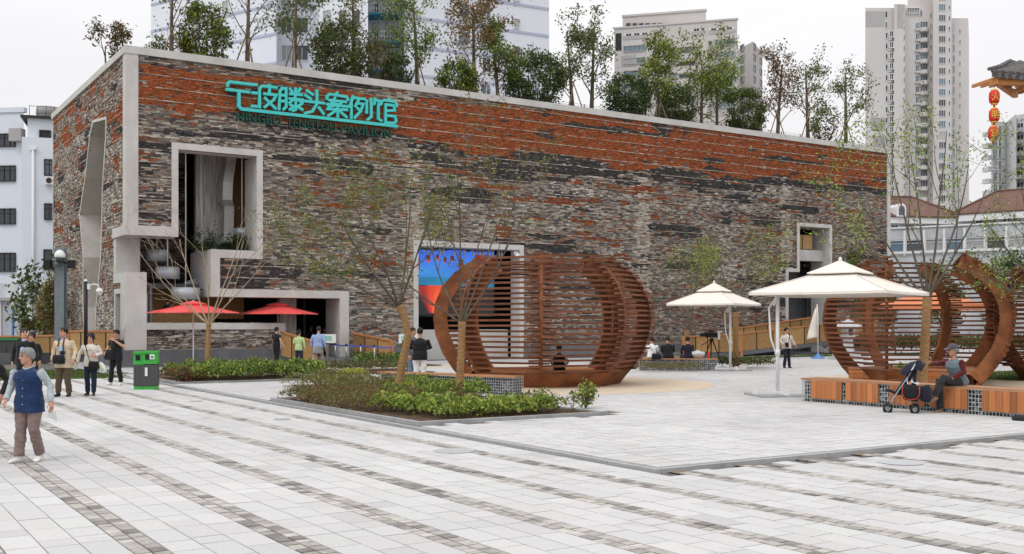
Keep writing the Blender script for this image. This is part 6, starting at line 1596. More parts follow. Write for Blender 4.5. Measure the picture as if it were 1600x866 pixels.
for (x0, y0, x1, y1) in ((1352.5, 18, 1382, 42), (1361, 184, 1384, 204), (1364, 213, 1384, 250)):
    f = F_['wall']; a0, za_ = f.at(x0, y1); a1, zb_ = f.at(x1, y0); bx('grey_panel', f, a0, za_, a1, min(zb_, f.at(1352, 13)[1] - .3), 0, .06, 'wall_tower_dk', tw_)
f = F_['pilaster']; a0, za_ = f.at(1407, 44); bx('grey_panel', f, a0 - .9, za_, a0 + 1.1, za_ + 6.5, 0, .06, 'wall_tower_dk', tw_)
for k in range(19):
    y = 18 + 16.55 * k
    if k < 2: wpx(F_['wall'], 1382.5, y - .5, 1387, y + 10, tw_, gm='glass', mull=0, fw=.1)
    else:
        o = wpx(F_['wall'], 1383, y, 1387, y + 9, tw_, gm='glass_dark', mull=0, fw=.12)
        wpx(F_['wall'], 1387.5, y - 1, 1394.5, y + 9, tw_, gm='glass', mull=1, dp=.9, fw=.12, out_=.3)
        a, z_ = F_['wall'].at(1388, y + 12); bx('air_conditioner', F_['wall'], a, z_, a + .9, z_ + .5, .05, .5, 'white', tw_)
    wpx(F_['pilaster'], 1411.5, y + 4, 1413.6, y + 12, tw_, gm='glass_dark', mull=0, fw=.06)
    # balcony column
    f = F_['recess']
    if k > 0:
        wpx(f, 1430, y + 1, 1436, y + 11, tw_, gm='glass', mull=1, fw=.1); wpx(f, 1438, y - 1, 1449, y + 10, tw_, gm='glass' if k % 3 else 'glass_dark', mull=2, fw=.1)
        a0, z_ = f.at(1436.5, y + 15.5); a1, _ = f.at(1450.5, y + 15.5); n = 8
        pl = [(a0 + (a1 - a0) * i / n, -1.5 * math.sin(math.pi * (.12 + .76 * i / n))) for i in range(n + 1)] + [(a1, 0), (a0, 0)]
        MB().prism(pl, (0, 0, z_), (1, 0, 0), (0, 1, 0), (0, 0, 1), 1.05).build('balcony', M['wall_tower'], tw_, f.A, (0, 0, f.rz))
        bx('loggia_back', f, a0 + .1, z_ + 1.06, a1 - .1, z_ + 2.9, .0, .03, 'glass_dark', tw_)
        bx('balcony', f, f.at(1429.5, y + 12)[0], f.at(1430, y + 14)[1], f.at(1436.3, y)[0], f.at(1430, y + 11.2)[1], .0, .8, 'wall_tower', tw_)
    else:
        wpx(f, 1416, y - 5, 1436, y + 4, tw_, gm='glass', mull=4, fw=.1, dp=.6); wpx(f, 1438, y - 2, 1440.5, y + 8, tw_, gm='glass_dark', mull=0)
    wpx(f, 1453, y + 2, 1455.5, y + 10, tw_, gm='glass_dark', mull=0, fw=.08)
for k in range(21):
    y = -10 + 16.55 * k
    wpx(F_['core'], 1466.5, y, 1477.5, y + 10.5, tw_, gm='glass', mull=2, fw=.08); wpx(F_['core'], 1481.8, y + 2, 1484.6, y + 9, tw_, gm='glass_dark', mull=0, fw=.08)
for k in range(18):
    y = 36 + 16.55 * k; wpx(F_['wing'], 1488, y, 1492, y + 13, tw_, gm='glass', mull=1, fw=.12); wpx(F_['wing'], 1498.5, y + 10, 1501, y + 17, tw_, gm='glass_dark', mull=0, fw=.08)
# ---- far right residential blocks
fb = empty('residential_block', (0, 0, 0), 0, 'grey residential block with stacked balconies at the right edge, partly behind the lanterns', 'building')
YB = 250.0
fA = Face(xy(1549, YB), xy(1572, YB + 2)); fB2 = Face(xy(1572, YB + 2), xy(1588, YB - 8)); fC = Face(xy(1584, YB - 2), xy(1660, YB - 12))
block('wall', [xy(1549, YB), xy(1572, YB + 2), xy(1588, YB - 8), xy(1590, YB + 18), xy(1552, YB + 20)], 0, fA.at(1560, 190)[1], 'wall_far', fb)
block('wall', [xy(1584, YB - 2), xy(1660, YB - 12), xy(1665, YB + 20), xy(1588, YB + 20)], 0, fC.at(1600, 178)[1], 'wall_far', fb)
for k in range(8):
    y = 196 + 18.4 * k
    wpx(fA, 1551, y, 1558, y + 15, fb, gm='glass', mull=1, fw=.14); wpx(fA, 1559.5, y, 1565, y + 15, fb, gm='glass_dark', mull=1, fw=.14); wpx(fA, 1566.5, y, 1570, y + 15, fb, gm='glass', mull=1, fw=.14)
    a, z_ = fA.at(1543, y + 17); bx('balcony', fA, a, z_, a + 1.0, z_ + 1.1, -1.5, .3, 'wall_far', fb)
    for x0, x1 in ((1589, 1600), (1604, 1618), (1622, 1640)):
        wpx(fC, x0, y - 4, x1, y + 6, fb, gm='glass_dark', mull=1, fw=.14); a0, z_ = fC.at(x0, y + 12); a1, _ = fC.at(x1, y + 12); bx('balcony', fC, a0 - .2, z_, a1 + .2, z_ + .9, 0, 1.3, 'wall_far', fb)
# ---- white building with the brown hipped roof
hb = empty('hipped_roof_building', (0, 0, 0), 0, 'white building with brown hipped roofs and a long glazed gallery', 'building')
YH = 96.0
f0 = Face(xy(1384, YH), xy(1492, YH + 1)); f1h = Face(xy(1492, YH + 1), xy(1700, YH - 6)); fgal = Face(xy(1380, YH - 9), xy(1700, YH - 17))
ze0 = f0.at(1440, 341)[1]; ze1 = f1h.at(1560, 333)[1]
block('wall', [xy(1384, YH), xy(1492, YH + 1), xy(1500, YH + 14), xy(1384, YH + 14)], 0, ze0, 'annex_white', hb)
block('wall', [xy(1500, YH + .7), xy(1700, YH - 6), xy(1700, YH + 12), xy(1500, YH + 14)], 0, ze1, 'annex_white', hb)
def hip(face, a0, a1, ze, rid0, rid1, zr, depth, name='roof'):
    P_ = [face.pt(a0, ze, .7), face.pt(a1, ze, .7), face.pt(a1, ze, -depth), face.pt(a0, ze, -depth), face.pt(rid0, zr, -depth / 2), face.pt(rid1, zr, -depth / 2)]
    P2 = [p - Vector((0, 0, .12)) for p in P_[:4]]
    o = MB().add(P_ + P2, [(0, 1, 5, 4), (1, 2, 5), (2, 3, 4, 5), (3, 0, 4), (0, 6, 7, 1), (1, 7, 8, 2), (2, 8, 9, 3), (3, 9, 6, 0), (9, 8, 7, 6)]).build(name, M['roof_brown'], hb)
    mb = MB()
    for i, j in ((0, 4), (1, 5), (4, 5)): mb.tube([P_[i] + Vector((0, 0, .03)), P_[j] + Vector((0, 0, .03))], .12, 6)
    mb.build('ridge', M['roof_brown'], hb); return o
a0 = f0.at(1386, 340)[0]; a1 = f0.at(1500, 340)[0]
hip(f0, a0 - 1, a1, ze0 + .12, f0.at(1420, 320)[0], f0.at(1478, 310)[0], f0.at(1478, 312)[1] + .9, 12)
b0_ = f1h.at(1502, 333)[0]; b1_ = f1h.at(1700, 333)[0]
hip(f1h, b0_ - .6, b1_, ze1 + .12, f1h.at(1527, 310)[0], f1h.at(1640, 310)[0], f1h.at(1527, 307)[1] + 1.0, 12)
bx('cornice', f0, a0 - 1, ze0 - .55, a1 + .4, ze0 - .02, 0, .55, 'white', hb); bx('cornice', f1h, b0_ - .6, ze1 - .6, b1_, ze1 - .02, 0, .6, 'white', hb)
for x0, x1 in ((1391, 1403), (1411, 1431), (1438, 1471)): wpx(f0, x0, 351, x1, 364, hb, fm='frame_white', gm='glass_dark', mull=3 if x1 - x0 > 15 else 1)
wpx(f1h, 1524, 343, 1558, 350, hb, fm='frame_white', gm='glass_dark', mull=2); wpx(f1h, 1566, 341, 1590, 347, hb, fm='frame_white', gm='glass_dark', mull=2)
# dormer with arched window
a, z_ = f0.at(1401, 340); d_ = MB().box(a - .42, -.9, z_, a + .42, 1.5, z_ + .75); n = 10
d_.prism([(-.42, 0), (.42, 0)] + [(.42 * math.cos(math.pi * i / n), .42 * math.sin(math.pi * i / n)) for i in range(1, n)], (a, -.9, z_ + .751), (1, 0, 0), (0, 0, 1), (0, 1, 0), 2.2)
d_.build('dormer', M['white'], hb, f0.A, (0, 0, f0.rz))
MB().prism([(-.28, 0), (.28, 0), (.28, .55)] + [(.28 * math.cos(math.pi * i / n), .55 + .28 * math.sin(math.pi * i / n)) for i in range(1, n)] + [(-.28, .55)], (a, -.94, z_ + .12), (1, 0, 0), (0, 0, 1), (0, 1, 0), .03).build('dormer_window', M['glass'], hb, f0.A, (0, 0, f0.rz))
zg0, zg1, zg2, zg3 = [fgal.at(1480, y)[1] for y in (408, 392, 372, 354)]
block('gallery_wall', [xy(1380, YH - 9), xy(1700, YH - 17), xy(1700, YH - 7), xy(1380, YH - 1)], 0, zg1, 'annex_white', hb)
block('gallery_parapet', [xy(1380, YH - 9), xy(1700, YH - 17), xy(1700, YH - 7), xy(1380, YH - 1)], zg2, zg3, 'annex_white', hb)
bx('gallery_inner', fgal, 0, zg1, fgal.L, zg2, -3, -2.9, 'glass_dark', hb)
k = 0; a = .2
while a < fgal.L - 1.5:
    window(fgal, a + .08, zg1 + .03, a + 1.42, zg2 - .03, hb, gm='glass', mull=0, trans=1, out_=-.1, fw=.05); bx('mullion', fgal, a - .08, zg1 - .3, a + .08, zg3 - .2, .0, .14, 'white', hb); a += 1.5
bx('gallery_sill', fgal, 0, zg1 - .12, fgal.L, zg1 + .02, .141, .22, 'white', hb); bx('gallery_coping', fgal, 0, zg3, fgal.L, zg3 + .12, -.5, .12, 'white', hb)
# ---- timber gate pavilion at the right edge, its eave and three lanterns
M['tile_grey'] = mat('grey_roof_tile', (.09, .085, .082), .8, c2=(.17, .165, .16), scale=6, detail=6, bump=.3)
M['timber'] = mat('orange_timber', (.48, .19, .055), .6, c2=(.60, .28, .10), scale=3, stretch=(1, 6, 6), detail=6)
gp = empty('timber_gate', (0, 0, 0), 0, 'grey tiled eave corner of an orange timber gate at the right edge', 'gate')
YG = 40.0
cor = P(1545, 118, YG); sX = YG / FPX
eL = 7.5
# roof slab rising away from the eave; corner sweeps up
mb = MB(); n = 16; top, bot = [], []
def roofp(i, j):
    x = cor.x + .02 + i / n * eL; lift = .12 * max(0, 1 - i / 4) ** 2
    y = YG - .2 + j * 3.2; hip_ = j * 2.2
    return Vector((max(x, cor.x + hip_), y, cor.z - .06 + lift * (1 - j) + j * 1.25))
for j in range(5):
    for i in range(n + 1): top.append(roofp(i, j / 4))
v = top + [p - Vector((0, 0, .16)) for p in top]; f = []
m_ = n + 1; o_ = len(top)
for j in range(4):
    for i in range(n): f += [(j * m_ + i, j * m_ + i + 1, (j + 1) * m_ + i + 1, (j + 1) * m_ + i), (o_ + j * m_ + i, o_ + (j + 1) * m_ + i, o_ + (j + 1) * m_ + i + 1, o_ + j * m_ + i + 1)]
for i in range(n): f.append((i, o_ + i, o_ + i + 1, i + 1))
for j in range(4): f.append((j * m_, (j + 1) * m_, o_ + (j + 1) * m_, o_ + j * m_))
mb.add(v, f); mb.build('roof', M['tile_grey'], gp)
for i in range(28):
    q = (i + .5) / 28 * n; j0 = roofp(q, 0); mid = roofp(q, .5); e_ = roofp(q, 1)
    if q / n * eL < 2.2 * 1: jm = min(1, q / n * eL / 2.2); e_ = roofp(q, jm); mid = roofp(q, jm / 2)
    MB().tube([j0 + Vector((0, -.04, .03)), mid + Vector((0, 0, .05)), e_ + Vector((0, 0, .05))], .085, 7).build('roof_tile_row', M['tile_grey'], gp)
    MB().prism([(-.09, .02), (.09, .02), (.07, -.12), (0, -.2), (-.07, -.12)], j0 + Vector((.13, -.06, -.02)), (1, 0, 0), (0, 0, 1), (0, 1, 0), .03).build('drip_tile', M['tile_grey'], gp)
c0 = roofp(0, 0); c1 = roofp(0, 1)
MB().tube([c0 + Vector((-.12, -.05, .12)), c0.lerp(c1, .4) + Vector((0, 0, .09)), c1 + Vector((0, 0, .1))], [.07, .08, .08], 8).build('hip_ridge', M['tile_grey'], gp)
MB().bar((cor.x + .05, YG, cor.z - .26), (cor.x + eL, YG + .05, cor.z - .22), .16, .22).build('eave_beam', M['timber'], gp)
MB().bar((cor.x + .2, YG - .1, cor.z - .22), (cor.x + 2.6, YG + 3.4, cor.z - .0), .2, .24).build('corner_beam', M['timber'], gp)
for i in range(20):
    x = cor.x + .35 + i * .34
    MB().bar((x, YG - .18, cor.z - .1), (x, YG + 2.2, cor.z + .08), .1, .12).build('rafter', M['timber'], gp)
    if i > 2: MB().bar((x, YG - .02, cor.z - .44), (x, YG + 1.2, cor.z - .38), .11, .13).build('bracket', M['timber'], gp)
for x, y in ((cor.x + 3.4, YG + 1.4), (cor.x + 6.8, YG + 1.4), (cor.x + 6.8, YG + 4.6)): MB().tube([(x, y, 0), (x, y, cor.z - .1)], .2, 16).build('column', M['timber'], gp)
MB().bar((cor.x + 2.2, YG + 1.4, cor.z - .6), (cor.x + eL, YG + 1.4, cor.z - .6), .18, .3).build('tie_beam', M['timber'], gp)
M['lantern_red'] = mat('red_lantern_cloth', (.62, .035, .02), .6, c2=(.70, .05, .03), scale=6); M['gold'] = mat('gold_lettering', (.80, .55, .10), .5)
for ch, px, y0, y1, lab in (('大', 1553.5, 140, 164, 'top red lantern of the hanging string of three'), ('明', 1553.5, 169, 192, 'middle red lantern of the hanging string of three'), ('宮', 1552, 197, 220, 'bottom red lantern of the hanging string of three')):
    b = P(px, (y0 + y1) / 2, YG - .05); h = (y1 - y0) / 2 * sX; r_ = 8 * sX
    t = empty('red_lantern', b, 0, lab, 'lantern', 'red lanterns hanging from the eave')
    MB().lathe([(r_ * .72, -h * .8), (r_ * .93, -h * .6), (r_, -h * .2), (r_, h * .2), (r_ * .93, h * .6), (r_ * .72, h * .8)], (0, 0, 0), 24).build('lantern_body', M['lantern_red'], t)
    MB().lathe([(r_ * .6, h * .8), (r_ * .62, h), (.01, h)], (0, 0, 0), 16).build('lantern_cap', M['gold'], t); MB().lathe([(.01, -h), (r_ * .62, -h), (r_ * .6, -h * .8)], (0, 0, 0), 16).build('lantern_cap', M['gold'], t)
    MB().tube([(0, 0, h), (0, 0, h + .16)], .012, 5).build('cord', M['black'], t); MB().tube([(0, 0, -h), (0, 0, -h - .12)], [.03, .05], 8).build('tassel', M['lantern_red'], t)
    me = fit_text(text_mesh(ch, 1, .004, 'lettering'), .26, .30)
    # wrap the character round the lantern
    n = len(me.vertices); co = np.empty(n * 3, np.float32); me.vertices.foreach_get('co', co); co = co.reshape(-1, 3)
    x = co[:, 0] - .13 - .03; z = co[:, 1] - .15; th = x / r_; rr_ = r_ + .012 + co[:, 2] * 0.5
    me.vertices.foreach_set('co', np.stack([np.sin(th) * rr_, -np.cos(th) * rr_, z], 1).astype(np.float32).ravel()); me.materials.clear(); me.materials.append(M['gold']); me.update()
    link('lettering', me, t)
# ---- white camera and things behind the right slat pavilion
q = P(1577, 0, 52); t = empty('camera_pole', (q.x, q.y, 0), 0, 'thin pole with a white box camera seen through the right slat pavilion', 'camera post')
MB().tube([(0, 0, 0), (0, 0, P(0, 434, 52).z)], .05, 8).build('pole', M['black'], t); MB().tube([(-.1, -.05, P(0, 436, 52).z), (.35, -.15, P(0, 437, 52).z)], .12, 12).build('camera_housing', M['white'], t)
for i, (px, Y, top, w_, cols) in enumerate(((1330, 62, 400, 60, ('green', 'olive')), (1400, 64, 440, 60, ('olive', 'brown', 'tan')), (1482, 58, 430, 70, ('brown', 'olive', 'green')), (1545, 60, 395, 80, ('green', 'olive', 'bright')), (1600, 55, 400, 80, ('green', 'dark')), (1660, 58, 390, 90, ('green', 'olive')))):
    yard_tree(px, Y, top, w_, cols, ('young green tree behind the stone lantern', 'brownish young tree behind the orange canopy', 'reddish young tree behind the middle of the right slat pavilion', 'green tree behind the near rib of the right slat pavilion', 'dark tree at the right edge behind the slats', 'tree beyond the right edge by the lawn')[i], 120 + i, 1500, .22)
sp = []
for k in range(26):
    a, b_ = to_ws(*P(1310 + k * 13, 0, 66 + (k % 3)).xy); sp.append((a, b_, 1.0, 1.2, 260))
shrub_mass('hedge_foliage', sp, '', ('dark', 'green', 'olive'), .2, 131, 1.9)
b = G(1412, 600); single_shrub(1412, 596, .35, .42, ('bright', 'lime', 'green'), 'small bright shrub in the entrance of the right slat pavilion', 132, 500, .1)
# ================================================================== people
CL = {}
def C_(name, rgb, k=1.3):
    if name not in CL: CL[name] = cloth('cloth_' + name, rgb, k)
    return CL[name]
C_('navy', (.012, .030, .085)); C_('sleeve_blue', (.33, .37, .39)); C_('taupe', (.185, .135, .125)); C_('black', (.012, .012, .014), 1.6); C_('beige', (.52, .42, .30)); C_('shirt_blue', (.32, .42, .66))
C_('olive', (.085, .062, .04)); C_('cream', (.55, .51, .45)); C_('denim_dark', (.014, .02, .038)); C_('white', (.68, .68, .67)); C_('lime', (.38, .50, .24)); C_('sky', (.24, .31, .50)); C_('grey', (.22, .21, .205))
C_('khaki', (.28, .24, .195)); C_('maroon', (.085, .012, .016)); C_('denim_vest', (.125, .155, .18)); C_('charcoal', (.028, .028, .03)); C_('brown_shoe', (.22, .15, .10)); C_('dark_shoe', (.02, .016, .013)); C_('jeans', (.10, .15, .24)); C_('navy_jacket', (.016, .016, .028)); C_('red', (.45, .05, .03)); C_('cap', (.075, .06, .085)); C_('white_shoe', (.62, .62, .60))
HAIR = {'black': M['hair_black'], 'grey': M['hair_grey']}
_pending = []
def V3(*a): return Vector(a)
def ringloft(mb, rows, side, m, n=16, sq=2.4):
    """rows: (centre, half width, half depth); side: sideways axis"""
    rings = []
    for i, (c, rx, ry) in enumerate(rows):
        c = Vector(c); a = Vector(rows[max(i - 1, 0)][0]); b = Vector(rows[min(i + 1, len(rows) - 1)][0]); up = (b - a)
        up = up.normalized() if up.length > 1e-6 else V3(0, 0, 1)
        sx_ = (Vector(side) - up * Vector(side).dot(up)).normalized(); fy = up.cross(sx_)
        ring = []
        for k in range(n):
            t = 2 * math.pi * k / n; cx, sy_ = math.cos(t), math.sin(t)
            ring.append(c + sx_ * rx * math.copysign(abs(cx) ** (2 / sq), cx) + fy * ry * math.copysign(abs(sy_) ** (2 / sq), sy_))
        rings.append(ring)
    mb.loft(rings, m)
def hand(mb, wrist, d, palm, thumb, s, m, curl=.5):
    """palm, four unequal bent fingers and a thumb from the side of the palm; d: direction, palm: palm normal, thumb: towards the thumb"""
    d = Vector(d).normalized(); thumb = Vector(thumb); thumb = (thumb - d * thumb.dot(d)).normalized(); pn = d.cross(thumb); pn = pn if pn.dot(Vector(palm)) > 0 else -pn
    w_ = Vector(wrist)
    ringloft(mb, [(w_ - d * .02, .024, .018), (w_ + d * .02, .032, .017), (w_ + d * .06, .041, .015), (w_ + d * .092, .040, .012)], thumb, m, 10)
    for i, (o, L) in enumerate(((.030, .072), (.010, .082), (-.011, .076), (-.031, .058))):
        p = w_ + d * (.086 - .006 * abs(i - 1)) + thumb * o; pts = [p]; dd = d.copy()
        for k in range(3):
            a = curl * (.55 + .3 * k); dd = (dd * math.cos(a) + pn * math.sin(a)).normalized(); pts.append(pts[-1] + dd * L * (.42, .33, .25)[k]); pn2 = pn
        mb.tube(pts, [.0095, .009, .008, .0065], 6, m)
    b = w_ + d * .03 + thumb * .03
    t1 = (thumb * .75 + d * .75 + pn * .25).normalized(); t2 = (thumb * .25 + d * .95 + pn * .3).normalized()
    mb.tube([b, b + t1 * .035, b + t1 * .035 + t2 * .028, b + t1 * .035 + t2 * .05], [.012, .0105, .009, .007], 6, m)
def person(name_label, loc, yaw, H, top='black', bottom='black', shoes='dark_shoe', sleeve=None, sleeve_len='long', inner=None, hair='black', style='short', skin='skin', hyaw=0, hpitch=0,
           LE=None, LW_=None, RE=None, RW=None, LK=None, LA=None, RK=None, RA=None, hip=(0, 0, .93), chest=None, hem=.80, wide=1.0, flare=1.0, vox=.013, seat=None, lfoot=None, rfoot=None, thand=(.4, .4), group=None, skirt=None, leg=1.0):
    """facing -y; L is the figure's left (+x). Joint positions are for a 1.70 m figure"""
    mats = [M[skin], CL[top], CL[sleeve or top], CL[bottom], CL[shoes], CL[inner or top], M['eye'], M['lip'], HAIR.get(hair, M['hair_black']), CL[skirt or bottom]]
    mb = MB(); hd = MB()
    hip = Vector(hip); ch = Vector(chest) if chest else hip + V3(0, 0, .46)   # chest: base of the neck
    side = V3(1, 0, 0); wd = wide
    # torso, neck
    e = ch - hip; P_ = lambda f, oy=0: hip + e * f + V3(0, oy, 0)
    hemp = hip + (V3(0, 0, hem - .93) if not seat else e * (hem - .93) / .46)
    rows = [(hemp, .180 * wd * flare, .130 * wd * flare), (P_(.02), .178 * wd, .126 * wd), (P_(.25), .158 * wd, .108 * wd), (P_(.5), .165 * wd, .115 * wd), (P_(.72, -.005), .180 * wd, .122 * wd), (P_(.88), .165 * wd, .100 * wd), (P_(.98, .01), .095, .075), (P_(1.04, .01), .062, .06)]
    ringloft(mb, rows, side, 1)
    ringloft(mb, [(hip - V3(0, 0, .06), .145 * wd, .10 * wd), (P_(.1), .13 * wd, .085 * wd)], side, 3)
    hc = ch + V3(0, -.02, .19) + e.normalized() * .0
    Rm = Matrix.Rotation(R(hyaw), 3, 'Z') @ Matrix.Rotation(R(hpitch), 3, 'X')
    ringloft(mb, [(ch - V3(0, -.005, .03), .062, .060), (ch + V3(0, .0, .04), .053, .054), (hc + Rm @ V3(0, .015, -.06), .052, .056)], side, 0, 12, 2)
    if inner:   # shirt front between the open jacket edges
        rows_i = [(P_(f, -.112 * wd - .005 if f < .8 else -.085), .055 - .012 * f, .02) for f in (.02, .3, .6, .8)] + [(P_(.97, -.055), .045, .02)]
        ringloft(mb, rows_i, side, 5, 10)
        ringloft(mb, [(P_(.96, .0), .075, .07), (P_(1.06, .0), .062, .064)], side, 5, 12, 2)
    # legs
    for sg, K, A, ft in ((1, LK, LA, lfoot), (-1, RK, RA, rfoot)):
        h0 = hip + V3(.084 * sg * wd, 0, -.04); K = Vector(K) if K else V3(.10 * sg, -.01, .49); A = Vector(A) if A else V3(.105 * sg, .02, .085)
        l_ = leg
        mb.tube([h0 + (h0 - K).normalized() * .03, h0.lerp(K, .3), h0.lerp(K, .7), K, K.lerp(A, .3), K.lerp(A, .7), K.lerp(A, .97)], [.078 * (.75 + .25 * wd), .092 * l_, .080 * l_, .070 * l_, .072 * l_, .066 * l_, .064 * l_], 12, 3)
        f = Vector(ft) if ft else V3(.18 * sg, -1, 0); f.normalize()
        sdv = f.cross(V3(0, 0, 1)) if abs(f.z) < .9 else V3(1, 0, 0); upv = sdv.cross(f).normalized()
        b = A - upv * .045
        ringloft(mb, [(b - f * .065, .026, .03), (b - f * .045, .038, .042), (b + f * .02, .040, .042), (b + f * .09 - upv * .008, .046, .032), (b + f * .15 - upv * .015, .044, .024), (b + f * .185 - upv * .02, .026, .016)], sdv, 4, 10)
        mb.tube([A + (K - A).normalized() * .03, A - upv * .02], [.042, .042], 8, 4)
    # arms
    hands = MB()
    for sg, E, Wr in ((1, LE, LW_), (-1, RE, RW)):
        s0 = P_(.86) + V3(.178 * sg * wd, .0, .0); E = Vector(E) if E else V3(.235 * sg * wd, .03, 1.13) + (hip - V3(0, 0, .93)); Wr = Vector(Wr) if Wr else E + V3(.01 * sg, -.07, -.25)
        long_ = sleeve_len == 'long'; cut = 1.0 if long_ else .55
        up = [s0 - V3(.03 * sg, 0, -.01), s0 + V3(.0, 0, -.01), s0.lerp(E, .5), E]
        if long_:
            mb.tube(up + [E.lerp(Wr, .5), E.lerp(Wr, .97)], [.066, .066, .056, .052, .047, .043], 10, 2)
        else:
            mb.tube([s0 - V3(.03 * sg, 0, -.01), s0, s0.lerp(E, .6)], [.064, .066, .062], 10, 2)
            mb.tube([s0.lerp(E, .5), E, E.lerp(Wr, .35), Wr], [.047, .043, .042, .029], 10, 0)
        mb.tube([E.lerp(Wr, .9), Wr + (Wr - E).normalized() * .015], [.030, .027], 8, 0)
        d = (Wr - E).normalized()
        hands_thumb = V3(-.35 * sg, -1, .2) if abs(d.y) < .7 else V3(-sg * .5, 0, 1)
        hand(hands, Wr, d, V3(-sg, 0, 0), hands_thumb, sg, 0, thand[0 if sg > 0 else 1])
    if skirt: ringloft(mb, [(P_(.12), .172, .125), (P_(-.2), .20, .15), (P_(-.62) + V3(0, .0, .0), .215, .165)], side, 9)
    # head with face
    def hp(x, y, z): return hc + Rm @ V3(x, y, z)
    prof = [(-.118, .026, .026, -.055), (-.10, .044, .055, -.036), (-.068, .058, .080, -.016), (-.03, .067, .092, -.003), (.01, .073, .098, .002), (.045, .075, .099, .006), (.08, .066, .088, .010), (.105, .045, .06, .012), (.119, .015, .02, .012)]
    rings = [[hp(rx * math.cos(2 * math.pi * k / 16), cy + ry * math.sin(2 * math.pi * k / 16), z) for k in range(16)] for z, rx, ry, cy in prof]
    mb.loft(rings, 0)
    mb.tube([hp(0, -.090, .022), hp(0, -.104, -.008), hp(0, -.113, -.026), hp(0, -.094, -.036)], [.008, .011, .015, .010], 8, 0)
    for sg in (1, -1):
        mb.loft([[hp(sg * (.070 + .014 * math.sin(math.pi * i / 4)), .012 + .020 * math.cos(2 * math.pi * k / 8) * (.4 + .6 * math.sin(math.pi * (i + .5) / 5)), -.012 + .036 * math.sin(2 * math.pi * k / 8) * (.4 + .6 * math.sin(math.pi * (i + .5) / 5))) for k in range(8)] for i in range(5)], 0)
        mb.tube([hp(sg * .018, -.0905, .012), hp(sg * .031, -.0925, .014), hp(sg * .046, -.084, .012)], [.005, .0085, .005], 6, 6)
        mb.tube([hp(sg * .014, -.096, .036), hp(sg * .034, -.094, .042), hp(sg * .054, -.080, .036)], [.004, .0065, .004], 6, 8)
    mb.tube([hp(-.026, -.083, -.062), hp(0, -.0955, -.062), hp(.026, -.083, -.062)], [.005, .009, .005], 6, 7)
    # hair
    hr = MB(); nh, mh = 26, 16; r_ = np.random.RandomState(int(abs(loc[0] * 100)) % 1000)
    dz = {'short': -.045, 'grey': -.05, 'bob': -.10, 'perm': -.085, 'tail': -.06}.get(style, -.045); puff = {'short': 1.0, 'grey': 1.04, 'bob': 1.06, 'perm': 1.17, 'tail': 1.0}.get(style, 1.0)
    if style != 'none':
        pts = []; keepv = []
        for i in range(mh + 1):
            ph = math.pi * i / mh * .82
            for k in range(nh):
                t = 2 * math.pi * k / nh; x, y, z = math.sin(ph) * math.cos(t), math.sin(ph) * math.sin(t), math.cos(ph)
                # lower limit of the hair by direction: hairline in front, sideburn, nape
                fr = max(0, -y); lim = .062 if (y < -.35 and abs(x) < .80) else (.0 if y < .05 else dz)
                if style in ('bob', 'perm') and abs(x) > .72: lim = min(lim, -.05)
                q = V3(math.copysign(abs(x) ** .85, x) * .0865 * puff, math.copysign(abs(y) ** .9, y) * .109 * puff + .010, math.copysign(abs(z) ** .9, z) * .106 * puff + .018)
                q *= 1 + .035 * (r_.rand() - .5) * (2.2 if style in ('perm', 'grey') else 1)
                if q.z < lim: q.z = lim - .004; q.x *= .93; q.y *= .95
                pts.append(hp(*q)); keepv.append(True)
        hr.add(pts, [(i * nh + k, (i + 1) * nh + k, (i + 1) * nh + (k + 1) % nh, i * nh + (k + 1) % nh) for i in range(mh) for k in range(nh)], 0, True)
        if style == 'tail': hr.tube([hp(0, .10, .03), hp(0, .135, .0), hp(0, .13, -.08), hp(0, .115, -.15)], [.022, .028, .024, .008], 8, 0)
    _pending.append(dict(label=name_label, loc=loc, yaw=yaw, s=H / 1.70, body=mb, hands=hands, mats=mats, hair=hr if style != 'none' else None, hm=HAIR.get(hair, M['hair_black']), vox=vox, group=group, extra=[]))
    return _pending[-1]
